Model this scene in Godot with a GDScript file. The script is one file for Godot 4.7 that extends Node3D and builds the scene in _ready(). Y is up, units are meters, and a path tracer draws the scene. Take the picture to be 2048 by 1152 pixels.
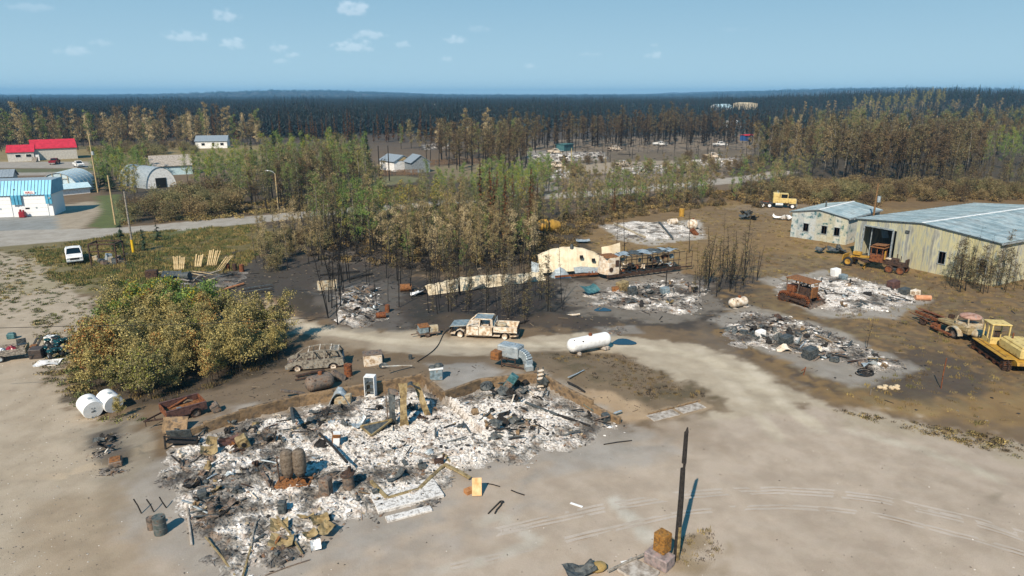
extends Node3D

const EYE := 22.0
const LENS := 1365.0
const PITCH := 15.83

class MB:
	var v := PackedVector3Array()
	var n := PackedVector3Array()
	var c := PackedColorArray()
	var col := Color(1, 1, 1)
	var xf := Transform3D()
	func tri(a: Vector3, b: Vector3, d: Vector3) -> void:
		a = xf * a
		b = xf * b
		d = xf * d
		var m := (d - a).cross(b - a).normalized()
		v.append(a); v.append(b); v.append(d)
		n.append(m); n.append(m); n.append(m)
		c.append(col); c.append(col); c.append(col)
	func quad(a: Vector3, b: Vector3, d: Vector3, e: Vector3) -> void:
		tri(a, b, d)
		tri(a, d, e)
	func otri(a: Vector3, b: Vector3, d: Vector3, out: Vector3) -> void:
		if (d - a).cross(b - a).dot(out) < 0.0:
			tri(a, d, b)
		else:
			tri(a, b, d)
	func oquad(a: Vector3, b: Vector3, d: Vector3, e: Vector3, out: Vector3) -> void:
		if (d - a).cross(b - a).dot(out) < 0.0:
			tri(a, d, b)
			tri(a, e, d)
		else:
			tri(a, b, d)
			tri(a, d, e)
	func box(p: Vector3, s: Vector3, r := Basis(), bev := 0.0) -> void:
		var h := s * 0.5
		var b: float = min(bev, min(h.x, min(h.y, h.z)) * 0.9)
		for i in 3:
			var j := (i + 1) % 3
			var k := (i + 2) % 3
			var ei := Vector3.ZERO
			var ej := Vector3.ZERO
			var ek := Vector3.ZERO
			ei[i] = 1.0
			ej[j] = 1.0
			ek[k] = 1.0
			for q in [-1.0, 1.0]:
				var f: Vector3 = ei * (h[i] * q)
				var u: Vector3 = ej * (h[j] - b)
				var w: Vector3 = ek * (h[k] - b)
				oquad(p + r * (f - u - w), p + r * (f + u - w), p + r * (f + u + w), p + r * (f - u + w), r * (ei * q))
				if b > 0.0:
					for q2 in [-1.0, 1.0]:
						var g: Vector3 = ei * (h[i] * q) + ej * ((h[j] - b) * q2)
						var g2: Vector3 = ei * ((h[i] - b) * q) + ej * (h[j] * q2)
						oquad(p + r * (g - w), p + r * (g + w), p + r * (g2 + w), p + r * (g2 - w), r * (ei * q + ej * q2))
		if b > 0.0:
			for q in 8:
				var sg := Vector3(1 if q & 1 else -1, 1 if q & 2 else -1, 1 if q & 4 else -1)
				var hb := h - Vector3(b, b, b)
				otri(p + r * (Vector3(h.x, hb.y, hb.z) * sg), p + r * (Vector3(hb.x, h.y, hb.z) * sg), p + r * (Vector3(hb.x, hb.y, h.z) * sg), r * sg)
	func bar(a: Vector3, b: Vector3, w: float, t: float, bev := 0.0, roll := 0.0) -> void:
		var d := b - a
		if d.length() < 0.0001:
			return
		var z := d.normalized()
		var x := Vector3.UP.cross(z)
		if x.length() < 0.01:
			x = Vector3.RIGHT
		x = x.normalized().rotated(z, roll)
		box((a + b) * 0.5, Vector3(w, t, d.length()), Basis(x, z.cross(x), z), bev)
	func cyl(a: Vector3, b: Vector3, ra: float, rb: float, seg := 10, caps := true) -> void:
		var z := (b - a).normalized()
		var x := (Vector3.RIGHT if absf(z.y) > 0.9 else Vector3.UP).cross(z).normalized()
		var y := z.cross(x)
		var slope := (ra - rb) / maxf((b - a).length(), 0.001)
		var p0 := Vector3.ZERO
		var q0 := Vector3.ZERO
		var n0 := Vector3.ZERO
		for i in seg + 1:
			var t := TAU * i / seg
			var e := x * cos(t) + y * sin(t)
			var p := a + e * ra
			var q := b + e * rb
			var m := (e + z * slope).normalized()
			if i > 0:
				var pts := [p0, q0, q, p0, q, p]
				var ns := [n0, n0, m, n0, m, m]
				if (q - p0).cross(q0 - p0).dot(e) < 0.0:
					pts = [p0, q, q0, p0, p, q]
					ns = [n0, m, n0, n0, m, m]
				for k in 6:
					v.append(xf * pts[k])
					n.append((xf.basis * ns[k]).normalized())
					c.append(col)
				if caps:
					if ra > 0.001:
						otri(a, p0, p, -z)
					if rb > 0.001:
						otri(b, q0, q, z)
			p0 = p
			q0 = q
			n0 = m
	func lathe(o: Vector3, bs: Basis, prof: Array, seg := 16) -> void:
		for k in prof.size() - 1:
			var a: Vector2 = prof[k]
			var b: Vector2 = prof[k + 1]
			cyl(o + bs.y * a.y, o + bs.y * b.y + bs.y * (0.0001 if is_equal_approx(a.y, b.y) else 0.0), a.x, b.x, seg, false)
	func ball(o: Vector3, r: Vector3, seg := 12) -> void:
		var rows := int(seg / 2.0)
		for j in rows:
			for i in seg:
				var q := []
				for e in [[i, j], [i, j + 1], [i + 1, j + 1], [i + 1, j]]:
					var th: float = TAU * e[0] / seg
					var ph: float = PI * e[1] / rows
					q.append(Vector3(sin(ph) * cos(th), cos(ph), sin(ph) * sin(th)))
				for t in [[0, 1, 2], [0, 2, 3]]:
					var f: Array = t
					var A: Vector3 = q[f[0]] * r
					var B: Vector3 = q[f[1]] * r
					var D: Vector3 = q[f[2]] * r
					if (D - A).cross(B - A).dot(A + B + D) < 0.0:
						f = [f[0], f[2], f[1]]
					for k in f:
						v.append(xf * (o + q[k] * r))
						n.append((xf.basis * (q[k] / r)).normalized())
						c.append(col)
	func prism(poly: PackedVector2Array, d: float, t := Transform3D()) -> void:
		var ids := Geometry2D.triangulate_polygon(poly)
		var keep := xf
		xf = xf * t
		for s in [-0.5, 0.5]:
			for k in range(0, ids.size(), 3):
				var a := poly[ids[k]]
				var b := poly[ids[k + 1]]
				var e := poly[ids[k + 2]]
				otri(Vector3(a.x, a.y, s * d), Vector3(b.x, b.y, s * d), Vector3(e.x, e.y, s * d), Vector3(0, 0, s))
		var flip := 1.0 if Geometry2D.is_polygon_clockwise(poly) else -1.0
		for k in poly.size():
			var a := poly[k]
			var b := poly[(k + 1) % poly.size()]
			var o := Vector3(a.y - b.y, b.x - a.x, 0) * flip
			oquad(Vector3(a.x, a.y, -d / 2), Vector3(b.x, b.y, -d / 2), Vector3(b.x, b.y, d / 2), Vector3(a.x, a.y, d / 2), o)
		xf = keep
	func grid(nx: int, ny: int, f: Callable) -> void:
		var pts := []
		for j in ny + 1:
			for i in nx + 1:
				pts.append(f.call(float(i) / nx, float(j) / ny))
		for j in ny:
			for i in nx:
				var k := j * (nx + 1) + i
				quad(pts[k], pts[k + nx + 1], pts[k + nx + 2], pts[k + 1])
	func mesh(m: Material) -> ArrayMesh:
		var a := []
		a.resize(Mesh.ARRAY_MAX)
		a[Mesh.ARRAY_VERTEX] = v
		a[Mesh.ARRAY_NORMAL] = n
		a[Mesh.ARRAY_COLOR] = c
		var am := ArrayMesh.new()
		am.add_surface_from_arrays(Mesh.PRIMITIVE_TRIANGLES, a)
		am.surface_set_material(0, m)
		return am

var R := RandomNumberGenerator.new()
var N := FastNoiseLite.new()
var M := {}
var counts := {}
var berm := PackedVector2Array()
var mounds := []

func rnd(a := 0.0, b := 1.0) -> float:
	return R.randf_range(a, b)

func lin(hex: String) -> Color:
	return Color(hex).srgb_to_linear()

# the point of level ground (raised by y) that a pixel of the 2048 x 1152 photograph shows
func G0(px: float, py: float, y := 0.0) -> Vector3:
	var p := deg_to_rad(PITCH)
	var vv := (576.0 - py) / LENS
	var dy := vv * cos(p) - sin(p)
	var t := (EYE - y) / maxf(-dy, 0.00005)
	return Vector3((px - 1024.0) / LENS * t, y, -(cos(p) + vv * sin(p)) * t)

func G(px: float, py: float) -> Vector3:
	var q := G0(px, py)
	for k in 4:
		q = G0(px, py, gy(q.x, q.z))
	return q

func P2(a: Array) -> PackedVector2Array:
	var o := PackedVector2Array()
	for k in range(0, a.size(), 2):
		var q := G0(a[k], a[k + 1])
		o.append(Vector2(q.x, q.z))
	return o

func seg_near(p: Vector2, line: PackedVector2Array) -> Vector3:   # distance, side, how far along
	var best := 1e9
	var side := 0.0
	var along := 0.0
	var run := 0.0
	for k in line.size() - 1:
		var a := line[k]
		var d := line[k + 1] - a
		var L := d.length()
		var t := clampf((p - a).dot(d) / (L * L), 0.0, 1.0)
		var q := p.distance_to(a + d * t)
		if q < best:
			best = q
			side = d.x * (p.y - a.y) - d.y * (p.x - a.x)
			along = run + t * L
		run += L
	return Vector3(best, side, along)

func gy(x: float, z: float) -> float:
	var h := 0.0
	if z > -62.0 and z < -36.0 and x > -40.0 and x < 22.0:
		var s := seg_near(Vector2(x, z), berm)
		if s.y < 0.0:
			h += 0.66 * (1.0 - smoothstep(1.0, 9.0, s.x)) * smoothstep(-3.0, 2.5, s.z) * (1.0 - smoothstep(29.0, 37.0, s.z))
	for m in mounds:
		var d2: float = pow((x - m.x) / m.z, 2) + pow((z - m.y) / m.w, 2)
		if d2 < 4.0:
			h += (0.9 if m.z < 5 else 1.5) * exp(-d2 * 1.6)
	if z < -560.0 and z > -1300.0 and x > 100.0:
		h += 17.0 * exp(-pow((x - 540.0) / 230.0, 2) - pow((z + 900.0) / 200.0, 2))
	if z < -1500.0:
		h += 34.0 * exp(-pow((x + 1500.0) / 650.0, 2)) * smoothstep(-3500.0, -4900.0, z)
		h += 46.0 * exp(-pow((x - 2500.0) / 900.0, 2)) * smoothstep(-3000.0, -4300.0, z)
		h += 14.0 * smoothstep(-2500.0, -4500.0, z) * (0.5 + N.get_noise_2d(x * 0.02, z * 0.02))
	return h

func inside(p: Vector2, poly: PackedVector2Array) -> bool:
	return Geometry2D.is_point_in_polygon(p, poly)

func sdist(p: Vector2, poly: PackedVector2Array) -> float:
	var best := 1e18
	var n := poly.size()
	var isin := false
	var j := n - 1
	for i in n:
		var a := poly[i]
		var b := poly[j]
		var d := b - a
		var t := clampf((p - a).dot(d) / d.length_squared(), 0.0, 1.0)
		best = minf(best, p.distance_squared_to(a + d * t))
		if (a.y > p.y) != (b.y > p.y) and p.x < (b.x - a.x) * (p.y - a.y) / (b.y - a.y) + a.x:
			isin = not isin
		j = i
	best = sqrt(best)
	return best if isin else -best

# ------------------------------------------------------------------ naming
func numbered(called: String) -> String:
	var k: int = counts.get(called, 0)
	counts[called] = k + 1
	return called if k == 0 else "%s_%03d" % [called, k]

func tag(o: Node, label: String, category: String, group := "") -> Node:
	o.set_meta("label", label)
	o.set_meta("category", category)
	if group:
		o.set_meta("group", group)
	return o

func thing(called: String, label: String, category: String, at := Vector3.ZERO, turn := 0.0, group := "") -> Node3D:
	var o := Node3D.new()
	o.name = numbered(called)
	add_child(o)
	o.position = at
	o.rotation.y = turn
	tag(o, label, category, group)
	return o

func part(called: String, b: MB, m: Material, parent: Node) -> MeshInstance3D:
	var o := MeshInstance3D.new()
	o.name = called
	o.mesh = b.mesh(m)
	parent.add_child(o, true)
	return o

func solo(called: String, b: MB, m: Material, label: String, category: String, at := Vector3.ZERO, turn := 0.0, group := "") -> MeshInstance3D:
	var o := MeshInstance3D.new()
	o.name = numbered(called)
	o.mesh = b.mesh(m)
	add_child(o)
	o.position = at
	o.rotation.y = turn
	tag(o, label, category, group)
	return o

func setting(called: String, b: MB, m: Material, kind := "structure") -> MeshInstance3D:
	var o := MeshInstance3D.new()
	o.name = called
	o.mesh = b.mesh(m)
	o.set_meta("kind", kind)
	add_child(o)
	return o

func dup(src: Node3D, at: Vector3, turn: float, label: String, group := "") -> Node3D:
	var o: Node3D = src.duplicate()
	o.name = numbered(src.get_meta("base"))
	add_child(o)
	o.position = at
	o.rotation.y = turn
	o.set_meta("label", label)
	if group:
		o.set_meta("group", group)
	return o

func scatter(called: String, mesh: Mesh, places: Array, tints: Array, label := "", category := "") -> MultiMeshInstance3D:
	var mm := MultiMesh.new()
	mm.transform_format = MultiMesh.TRANSFORM_3D
	mm.use_colors = true
	mm.mesh = mesh
	mm.instance_count = places.size()
	for i in places.size():
		mm.set_instance_transform(i, places[i])
		mm.set_instance_color(i, tints[i])
	var o := MultiMeshInstance3D.new()
	o.name = numbered(called)
	o.multimesh = mm
	o.set_meta("kind", "stuff")
	if label:
		tag(o, label, category)
	add_child(o)
	return o

# ------------------------------------------------------------------ materials
func noise_tex(freq: float, cols: Array, offs: Array, size := 256, sd := 1, kind := FastNoiseLite.TYPE_SIMPLEX_SMOOTH, oct := 6) -> NoiseTexture2D:
	var f := FastNoiseLite.new()
	f.noise_type = kind
	f.frequency = freq
	f.seed = sd
	f.fractal_octaves = oct
	f.fractal_gain = 0.62
	var g := Gradient.new()
	g.offsets = PackedFloat32Array(offs)
	var cs := PackedColorArray()
	for x in cols:
		cs.append(Color(x))
	g.colors = cs
	var t := NoiseTexture2D.new()
	t.width = size
	t.height = size
	t.seamless = true
	t.noise = f
	t.color_ramp = g
	return t

func mat(key: String, cols: Array, offs: Array, scale: float, rough := 0.8, metal := 0.0, freq := 0.02, bump := 0.0) -> StandardMaterial3D:
	var m := StandardMaterial3D.new()
	m.resource_name = key
	m.roughness = rough
	m.metallic = metal
	m.vertex_color_use_as_albedo = true
	m.cull_mode = BaseMaterial3D.CULL_DISABLED
	if cols.size() == 1:
		m.albedo_color = Color(cols[0])
	else:
		m.albedo_texture = noise_tex(freq, cols, offs, 256, key.hash() % 1000)
		m.uv1_triplanar = true
		m.uv1_scale = Vector3.ONE * scale
	if bump > 0.0:
		m.normal_enabled = true
		m.normal_texture = M.bump_tex
		m.normal_scale = bump
		m.uv1_triplanar = true
		m.uv1_scale = Vector3.ONE * scale
	M[key] = m
	return m

func make_materials() -> void:
	var f := FastNoiseLite.new()
	f.frequency = 0.03
	f.fractal_octaves = 5
	var bt := NoiseTexture2D.new()
	bt.width = 512
	bt.height = 512
	bt.seamless = true
	bt.noise = f
	bt.as_normal_map = true
	bt.bump_strength = 6.0
	M.bump_tex = bt
	M.grey_tex = noise_tex(0.02, ["8c8c8c", "c8c8c8", "ffffff"], [0.2, 0.5, 0.8], 512, 5)
	mat("plain", ["ffffff"], [], 1.0, 0.85)
	mat("leaf", ["ffffff"], [], 1.0, 0.7).backlight = Color(0.25, 0.25, 0.12)
	mat("bark", ["6e6a64", "b8b4ac", "ffffff"], [0.2, 0.5, 0.75], 0.6, 0.9)
	mat("ash", ["6e6964", "c4bfb9", "eceae7", "ffffff"], [0.14, 0.34, 0.55, 0.8], 0.7, 0.95, 0.0, 0.03, 0.9)
	mat("worn", ["8c8c8c", "d0d0d0", "ffffff"], [0.2, 0.45, 0.7], 0.45, 0.6, 0.0, 0.02)
	mat("rust", ["3b2116", "6b3a1e", "8f5428", "5d4436"], [0.2, 0.45, 0.62, 0.8], 0.5, 0.85, 0.1)
	mat("dark_rust", ["1f1712", "3c2a20", "59402f", "2c2522"], [0.2, 0.45, 0.62, 0.8], 0.5, 0.85, 0.1)
	mat("grey_rust", ["4a443f", "6e655c", "8a7562", "5c4030"], [0.2, 0.45, 0.65, 0.8], 0.5, 0.75, 0.2)
	mat("orange_rust", ["55371f", "7f522a", "976434", "574436"], [0.2, 0.45, 0.62, 0.82], 0.5, 0.85, 0.1)
	mat("char", ["0d0c0b", "1c1917", "322d29", "15130f"], [0.2, 0.45, 0.65, 0.85], 0.8, 0.9)
	mat("char_metal", ["2b3032", "474d4e", "5f6462", "3b3530"], [0.2, 0.45, 0.65, 0.8], 0.5, 0.65, 0.2)
	mat("burnt_white", ["9a8064", "cbb9a0", "ddd6ca", "c9b8a2"], [0.15, 0.4, 0.62, 0.9], 0.5, 0.7, 0.0, 0.012)
	mat("burnt_tan", ["7d6a50", "a08e70", "b3a68c", "8f938f"], [0.15, 0.42, 0.62, 0.85], 0.5, 0.75, 0.0, 0.012)
	mat("burnt_blue", ["5a666a", "72838a", "8a9aa0", "77695c"], [0.15, 0.42, 0.65, 0.9], 0.5, 0.7, 0.1, 0.012)
	mat("cream", ["b8a382", "d0c0a0", "dccfb4", "c4b496"], [0.15, 0.42, 0.65, 0.9], 0.2, 0.7, 0.0, 0.012)
	mat("tan_metal", ["5c4c33", "8b7850", "a3906a", "6d6048"], [0.2, 0.45, 0.65, 0.85], 0.4, 0.7, 0.1)
	mat("white", ["cfcdc8", "e6e5e1", "eeedea"], [0.15, 0.45, 0.8], 0.4, 0.45, 0.0, 0.012)
	mat("clean_white", ["e8e8e6"], [], 1.0, 0.5)
	mat("galv", ["7f8a8f", "a6b0b3", "bcc3c4", "8e8a82"], [0.2, 0.45, 0.65, 0.85], 0.3, 0.5, 0.4)
	mat("concrete", ["776c5f", "9c9286", "b3aba0"], [0.2, 0.5, 0.75], 0.35, 0.9, 0.0, 0.02, 0.4)
	mat("brown_concrete", ["4d4135", "7a6448", "93795a", "5d5348"], [0.2, 0.42, 0.6, 0.85], 0.25, 0.9, 0.0, 0.02, 0.4)
	mat("wood", ["8a744f", "b39c72", "c7b48c"], [0.2, 0.5, 0.75], 0.8, 0.85)
	mat("grey_wood", ["5e5850", "8a8378", "a39a8c"], [0.2, 0.5, 0.75], 0.8, 0.9)
	mat("yellow", ["7a5a24", "a87e2a", "b08a36", "8c6c32"], [0.12, 0.36, 0.7, 0.95], 0.4, 0.55, 0.0, 0.012)
	mat("pale_yellow", ["94784a", "c4ac68", "cfb878", "ac9456"], [0.12, 0.36, 0.7, 0.95], 0.4, 0.6, 0.0, 0.012)
	mat("teal", ["24474a", "3a666a", "55797a"], [0.2, 0.5, 0.8], 0.4, 0.6)
	mat("dark_teal", ["0c2b2c", "10393a", "1a4a4a"], [0.2, 0.5, 0.8], 0.4, 0.25)
	mat("black", ["161616", "202020", "2a2826"], [0.2, 0.5, 0.8], 0.8, 0.7)
	mat("roof_metal", ["87999c", "9fb0b2", "b6c2c2", "98a09e"], [0.2, 0.42, 0.62, 0.85], 0.05, 0.5, 0.2, 0.012)
	mat("shop_wall", ["8f8e88", "b2afa0", "c8c098", "9ca2a4"], [0.2, 0.42, 0.6, 0.85], 0.09, 0.6, 0.1, 0.012)
	M.shop_wall.uv1_scale = Vector3(0.3, 0.06, 0.3)
	M.roof_metal.uv1_scale = Vector3(0.10, 0.05, 0.10)
	mat("hall_blue", ["4a96b4", "5aa8c6", "62b0cc"], [0.2, 0.5, 0.8], 0.1, 0.4, 0.1)
	mat("red_roof", ["a81f2c", "c22a38", "cc3040"], [0.2, 0.5, 0.8], 0.1, 0.5)
	mat("shingle", ["6a7680", "7d8992", "8b959c"], [0.2, 0.5, 0.8], 0.4, 0.85)
	mat("red_paint", ["7a1a22", "8f2430"], [0.3, 0.7], 0.3, 0.35)
	mat("maroon", ["3e2a26", "573d37", "66483f", "4a332b"], [0.2, 0.45, 0.65, 0.85], 0.4, 0.6)
	mat("brown_wood", ["5c4326", "7a5c38", "8c6c46"], [0.2, 0.5, 0.8], 0.5, 0.85)
	mat("ochre_rust", ["5f431f", "8c6128", "a0722e", "57483a"], [0.2, 0.45, 0.65, 0.85], 0.7, 0.8, 0.1)
	mat("rib_blue", ["2b6076", "356c82"], [0.3, 0.7], 0.3, 0.4)
	mat("pale_concrete", ["8f8a84", "c4bfb8", "dedad4", "aaa59e"], [0.2, 0.42, 0.62, 0.9], 0.5, 0.9, 0.0, 0.02, 0.4)
	mat("slate_barrel", ["38423f", "4f5a59", "62605a", "5a4438"], [0.2, 0.45, 0.65, 0.85], 0.6, 0.7, 0.1)
	mat("burnt_car", ["4f4a43", "7d766a", "9c9484", "6a7276"], [0.18, 0.42, 0.62, 0.85], 0.6, 0.75, 0.1, 0.015)
	mat("dark", ["080808"], [], 1.0, 0.9)
	var gl := mat("glass", ["10181c"], [], 1.0, 0.08)
	gl.metallic_specular = 0.6
	var g := mat("ground", ["a9a6a2", "d6d4d1", "f4f3f1", "ffffff"], [0.18, 0.42, 0.6, 0.85], 0.34, 0.95, 0.0, 0.03, 0.15)
	g.albedo_texture = noise_tex(0.06, ["bcb8b2", "e2dfdb", "f4f3f1", "ffffff"], [0.12, 0.38, 0.6, 0.9], 1024, 11, FastNoiseLite.TYPE_SIMPLEX_SMOOTH, 6)
	g.uv1_world_triplanar = true
	g.detail_enabled = true
	g.detail_blend_mode = BaseMaterial3D.BLEND_MODE_MUL
	g.detail_albedo = noise_tex(0.015, ["eae8e5", "f5f4f2", "ffffff"], [0.2, 0.45, 0.7], 512, 17, FastNoiseLite.TYPE_SIMPLEX_SMOOTH, 5)
	g.detail_uv_layer = BaseMaterial3D.DETAIL_UV_2
	g.uv2_triplanar = true
	g.uv2_world_triplanar = true
	g.uv2_scale = Vector3.ONE * 0.043
	var water := mat("water", ["16303c"], [], 1.0, 0.03)
	water.metallic_specular = 0.7

# ------------------------------------------------------------------ camera, sky, sun
func _ready() -> void:
	N.frequency = 1.0
	N.fractal_octaves = 3
	N.seed = 7
	R.seed = 20
	var cam := Camera3D.new()
	cam.name = "camera"
	cam.position = Vector3(0, EYE, 0)
	cam.rotation_degrees.x = -PITCH
	cam.fov = rad_to_deg(2.0 * atan(576.0 / LENS))
	cam.near = 0.5
	cam.far = 14000.0
	add_child(cam)
	cam.current = true
	var env := Environment.new()
	env.background_mode = Environment.BG_SKY
	env.tonemap_mode = Environment.TONE_MAPPER_LINEAR
	env.tonemap_exposure = 1.3
	env.sdfgi_enabled = true
	env.ssao_enabled = true
	env.ssil_enabled = true
	env.fog_enabled = true
	env.fog_density = 0.00014
	env.fog_light_color = Color(0.58, 0.83, 1.0)
	var sm := ProceduralSkyMaterial.new()
	sm.sky_top_color = Color("2b78a6")
	sm.sky_horizon_color = Color("a6c4d1")
	sm.sky_curve = 0.15
	sm.ground_bottom_color = Color("4a4238")
	sm.ground_horizon_color = Color("8aa0ac")
	sm.sky_energy_multiplier = 1.0
	sm.sun_angle_max = 20.0
	sm.sky_cover = cloud_cover()
	sm.sky_cover_modulate = Color(1, 1, 1)
	var sky := Sky.new()
	sky.sky_material = sm
	env.sky = sky
	var we := WorldEnvironment.new()
	we.name = "world"
	we.environment = env
	add_child(we)
	var sun := DirectionalLight3D.new()
	sun.name = "sun"
	sun.light_color = Color(1.0, 0.945, 0.875)
	sun.light_energy = 1.5
	sun.light_angular_distance = 0.5
	sun.shadow_enabled = true
	sun.look_at_from_position(Vector3.ZERO, Vector3(2.9, -7.1, -7.3), Vector3.UP)
	add_child(sun)
	make_materials()
	for a in [[335, 888], [480, 842], [600, 812], [735, 788], [845, 768], [888, 805], [960, 778], [1080, 764], [1130, 795], [1185, 822], [1240, 848]]:
		var q := G0(a[0], a[1])
		berm.append(Vector2(q.x, q.z))
	for a in [[595, 612, 6.5, 3.5], [905, 640, 3.5, 1.6], [1090, 640, 4.0, 1.2]]:
		var q := G0(a[0], a[1])
		mounds.append(Vector4(q.x, q.z, a[2], a[3]))
	build_ground()
	build_all()

func cloud_cover() -> ImageTexture:
	var W := 4096
	var im := Image.create(W, W / 2, false, Image.FORMAT_RGBA8)
	im.fill(Color(0, 0, 0, 0))
	var list := []
	for a in [[705, 18, 29, 12, 1], [450, 32, 18, 10, 0.8], [370, 73, 32, 8, 0.75], [467, 88, 19, 9, 0.75], [557, 96, 15, 7, 0.6], [582, 110, 11, 5, 0.55], [562, 122, 13, 4, 0.45], [735, 70, 26, 9, 0.7], [704, 93, 31, 10, 0.8],
			[803, 89, 14, 6, 0.5], [912, 80, 19, 7, 0.7], [955, 58, 22, 5, 0.3], [1305, 110, 13, 6, 0.6], [147, 102, 22, 7, 0.55], [207, 86, 18, 5, 0.35], [60, 15, 28, 6, 0.35], [893, 118, 9, 5, 0.4], [1057, 131, 10, 4, 0.5], [1180, 108, 24, 3, 0.25], [1465, 58, 24, 4, 0.2], [1310, 90, 8, 3, 0.3]]:
		var p := deg_to_rad(PITCH)
		var vv: float = (576.0 - a[1]) / LENS
		var d := Vector3((a[0] - 1024.0) / LENS, vv * cos(p) - sin(p), -(cos(p) + vv * sin(p))).normalized()
		list.append([atan2(d.x, -d.z), asin(d.y), a[2] / LENS, a[3] / LENS, a[4]])
	for k in 110:   # the rest of the sky goes on with the same kind of small clouds
		var az := rnd(0.72, TAU - 0.72)
		list.append([az, rnd(0.05, 0.32), rnd(0.008, 0.024), rnd(0.003, 0.008), rnd(0.3, 0.9)])
	for e in list:
		var u: float = fposmod(e[0] / TAU, 1.0) * W
		var w: float = (0.5 - e[1] / PI) * W / 2
		var hw: float = e[2] / TAU * W * 1.5
		var hh: float = e[3] / PI * W / 2 * 1.6
		for y in range(int(w - hh) - 1, int(w + hh) + 2):
			for x in range(int(u - hw) - 1, int(u + hw) + 2):
				var fx := (x - u) / hw
				var fy := (y - w) / hh
				var s := 1.0 - fx * fx - (fy * fy * (1.0 if fy < 0 else 2.2))
				s += 0.75 * N.get_noise_2d(x * 0.09 + 31.0 * e[4], y * 0.16) - 0.25
				var al := smoothstep(0.0, 0.75, s) * float(e[4])
				if al > 0.004:
					var up := clampf(0.75 - fy * 0.35, 0.4, 1.0)
					var was := im.get_pixel(posmod(x, W), y)
					if al * 0.34 > was.a:
						im.set_pixel(posmod(x, W), y, Color(1.0, 0.93 * lerpf(0.9, 1.0, up), 0.88 * lerpf(0.85, 1.0, up), al * 0.21 * up))
	return ImageTexture.create_from_image(im)

# ------------------------------------------------------------------ ground
func axis(core0: float, core1: float, step: float, grow: float, far0: float, far1: float) -> PackedFloat32Array:
	var o := PackedFloat32Array()
	var x := core0
	var s := step
	while x > far0:
		s *= grow
		x -= s
		o.append(x)
	o.reverse()
	x = core0
	while x < core1:
		o.append(x)
		x += step
	s = step
	while x < far1:
		o.append(x)
		s *= grow
		x += s
	o.append(x)
	return o

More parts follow.
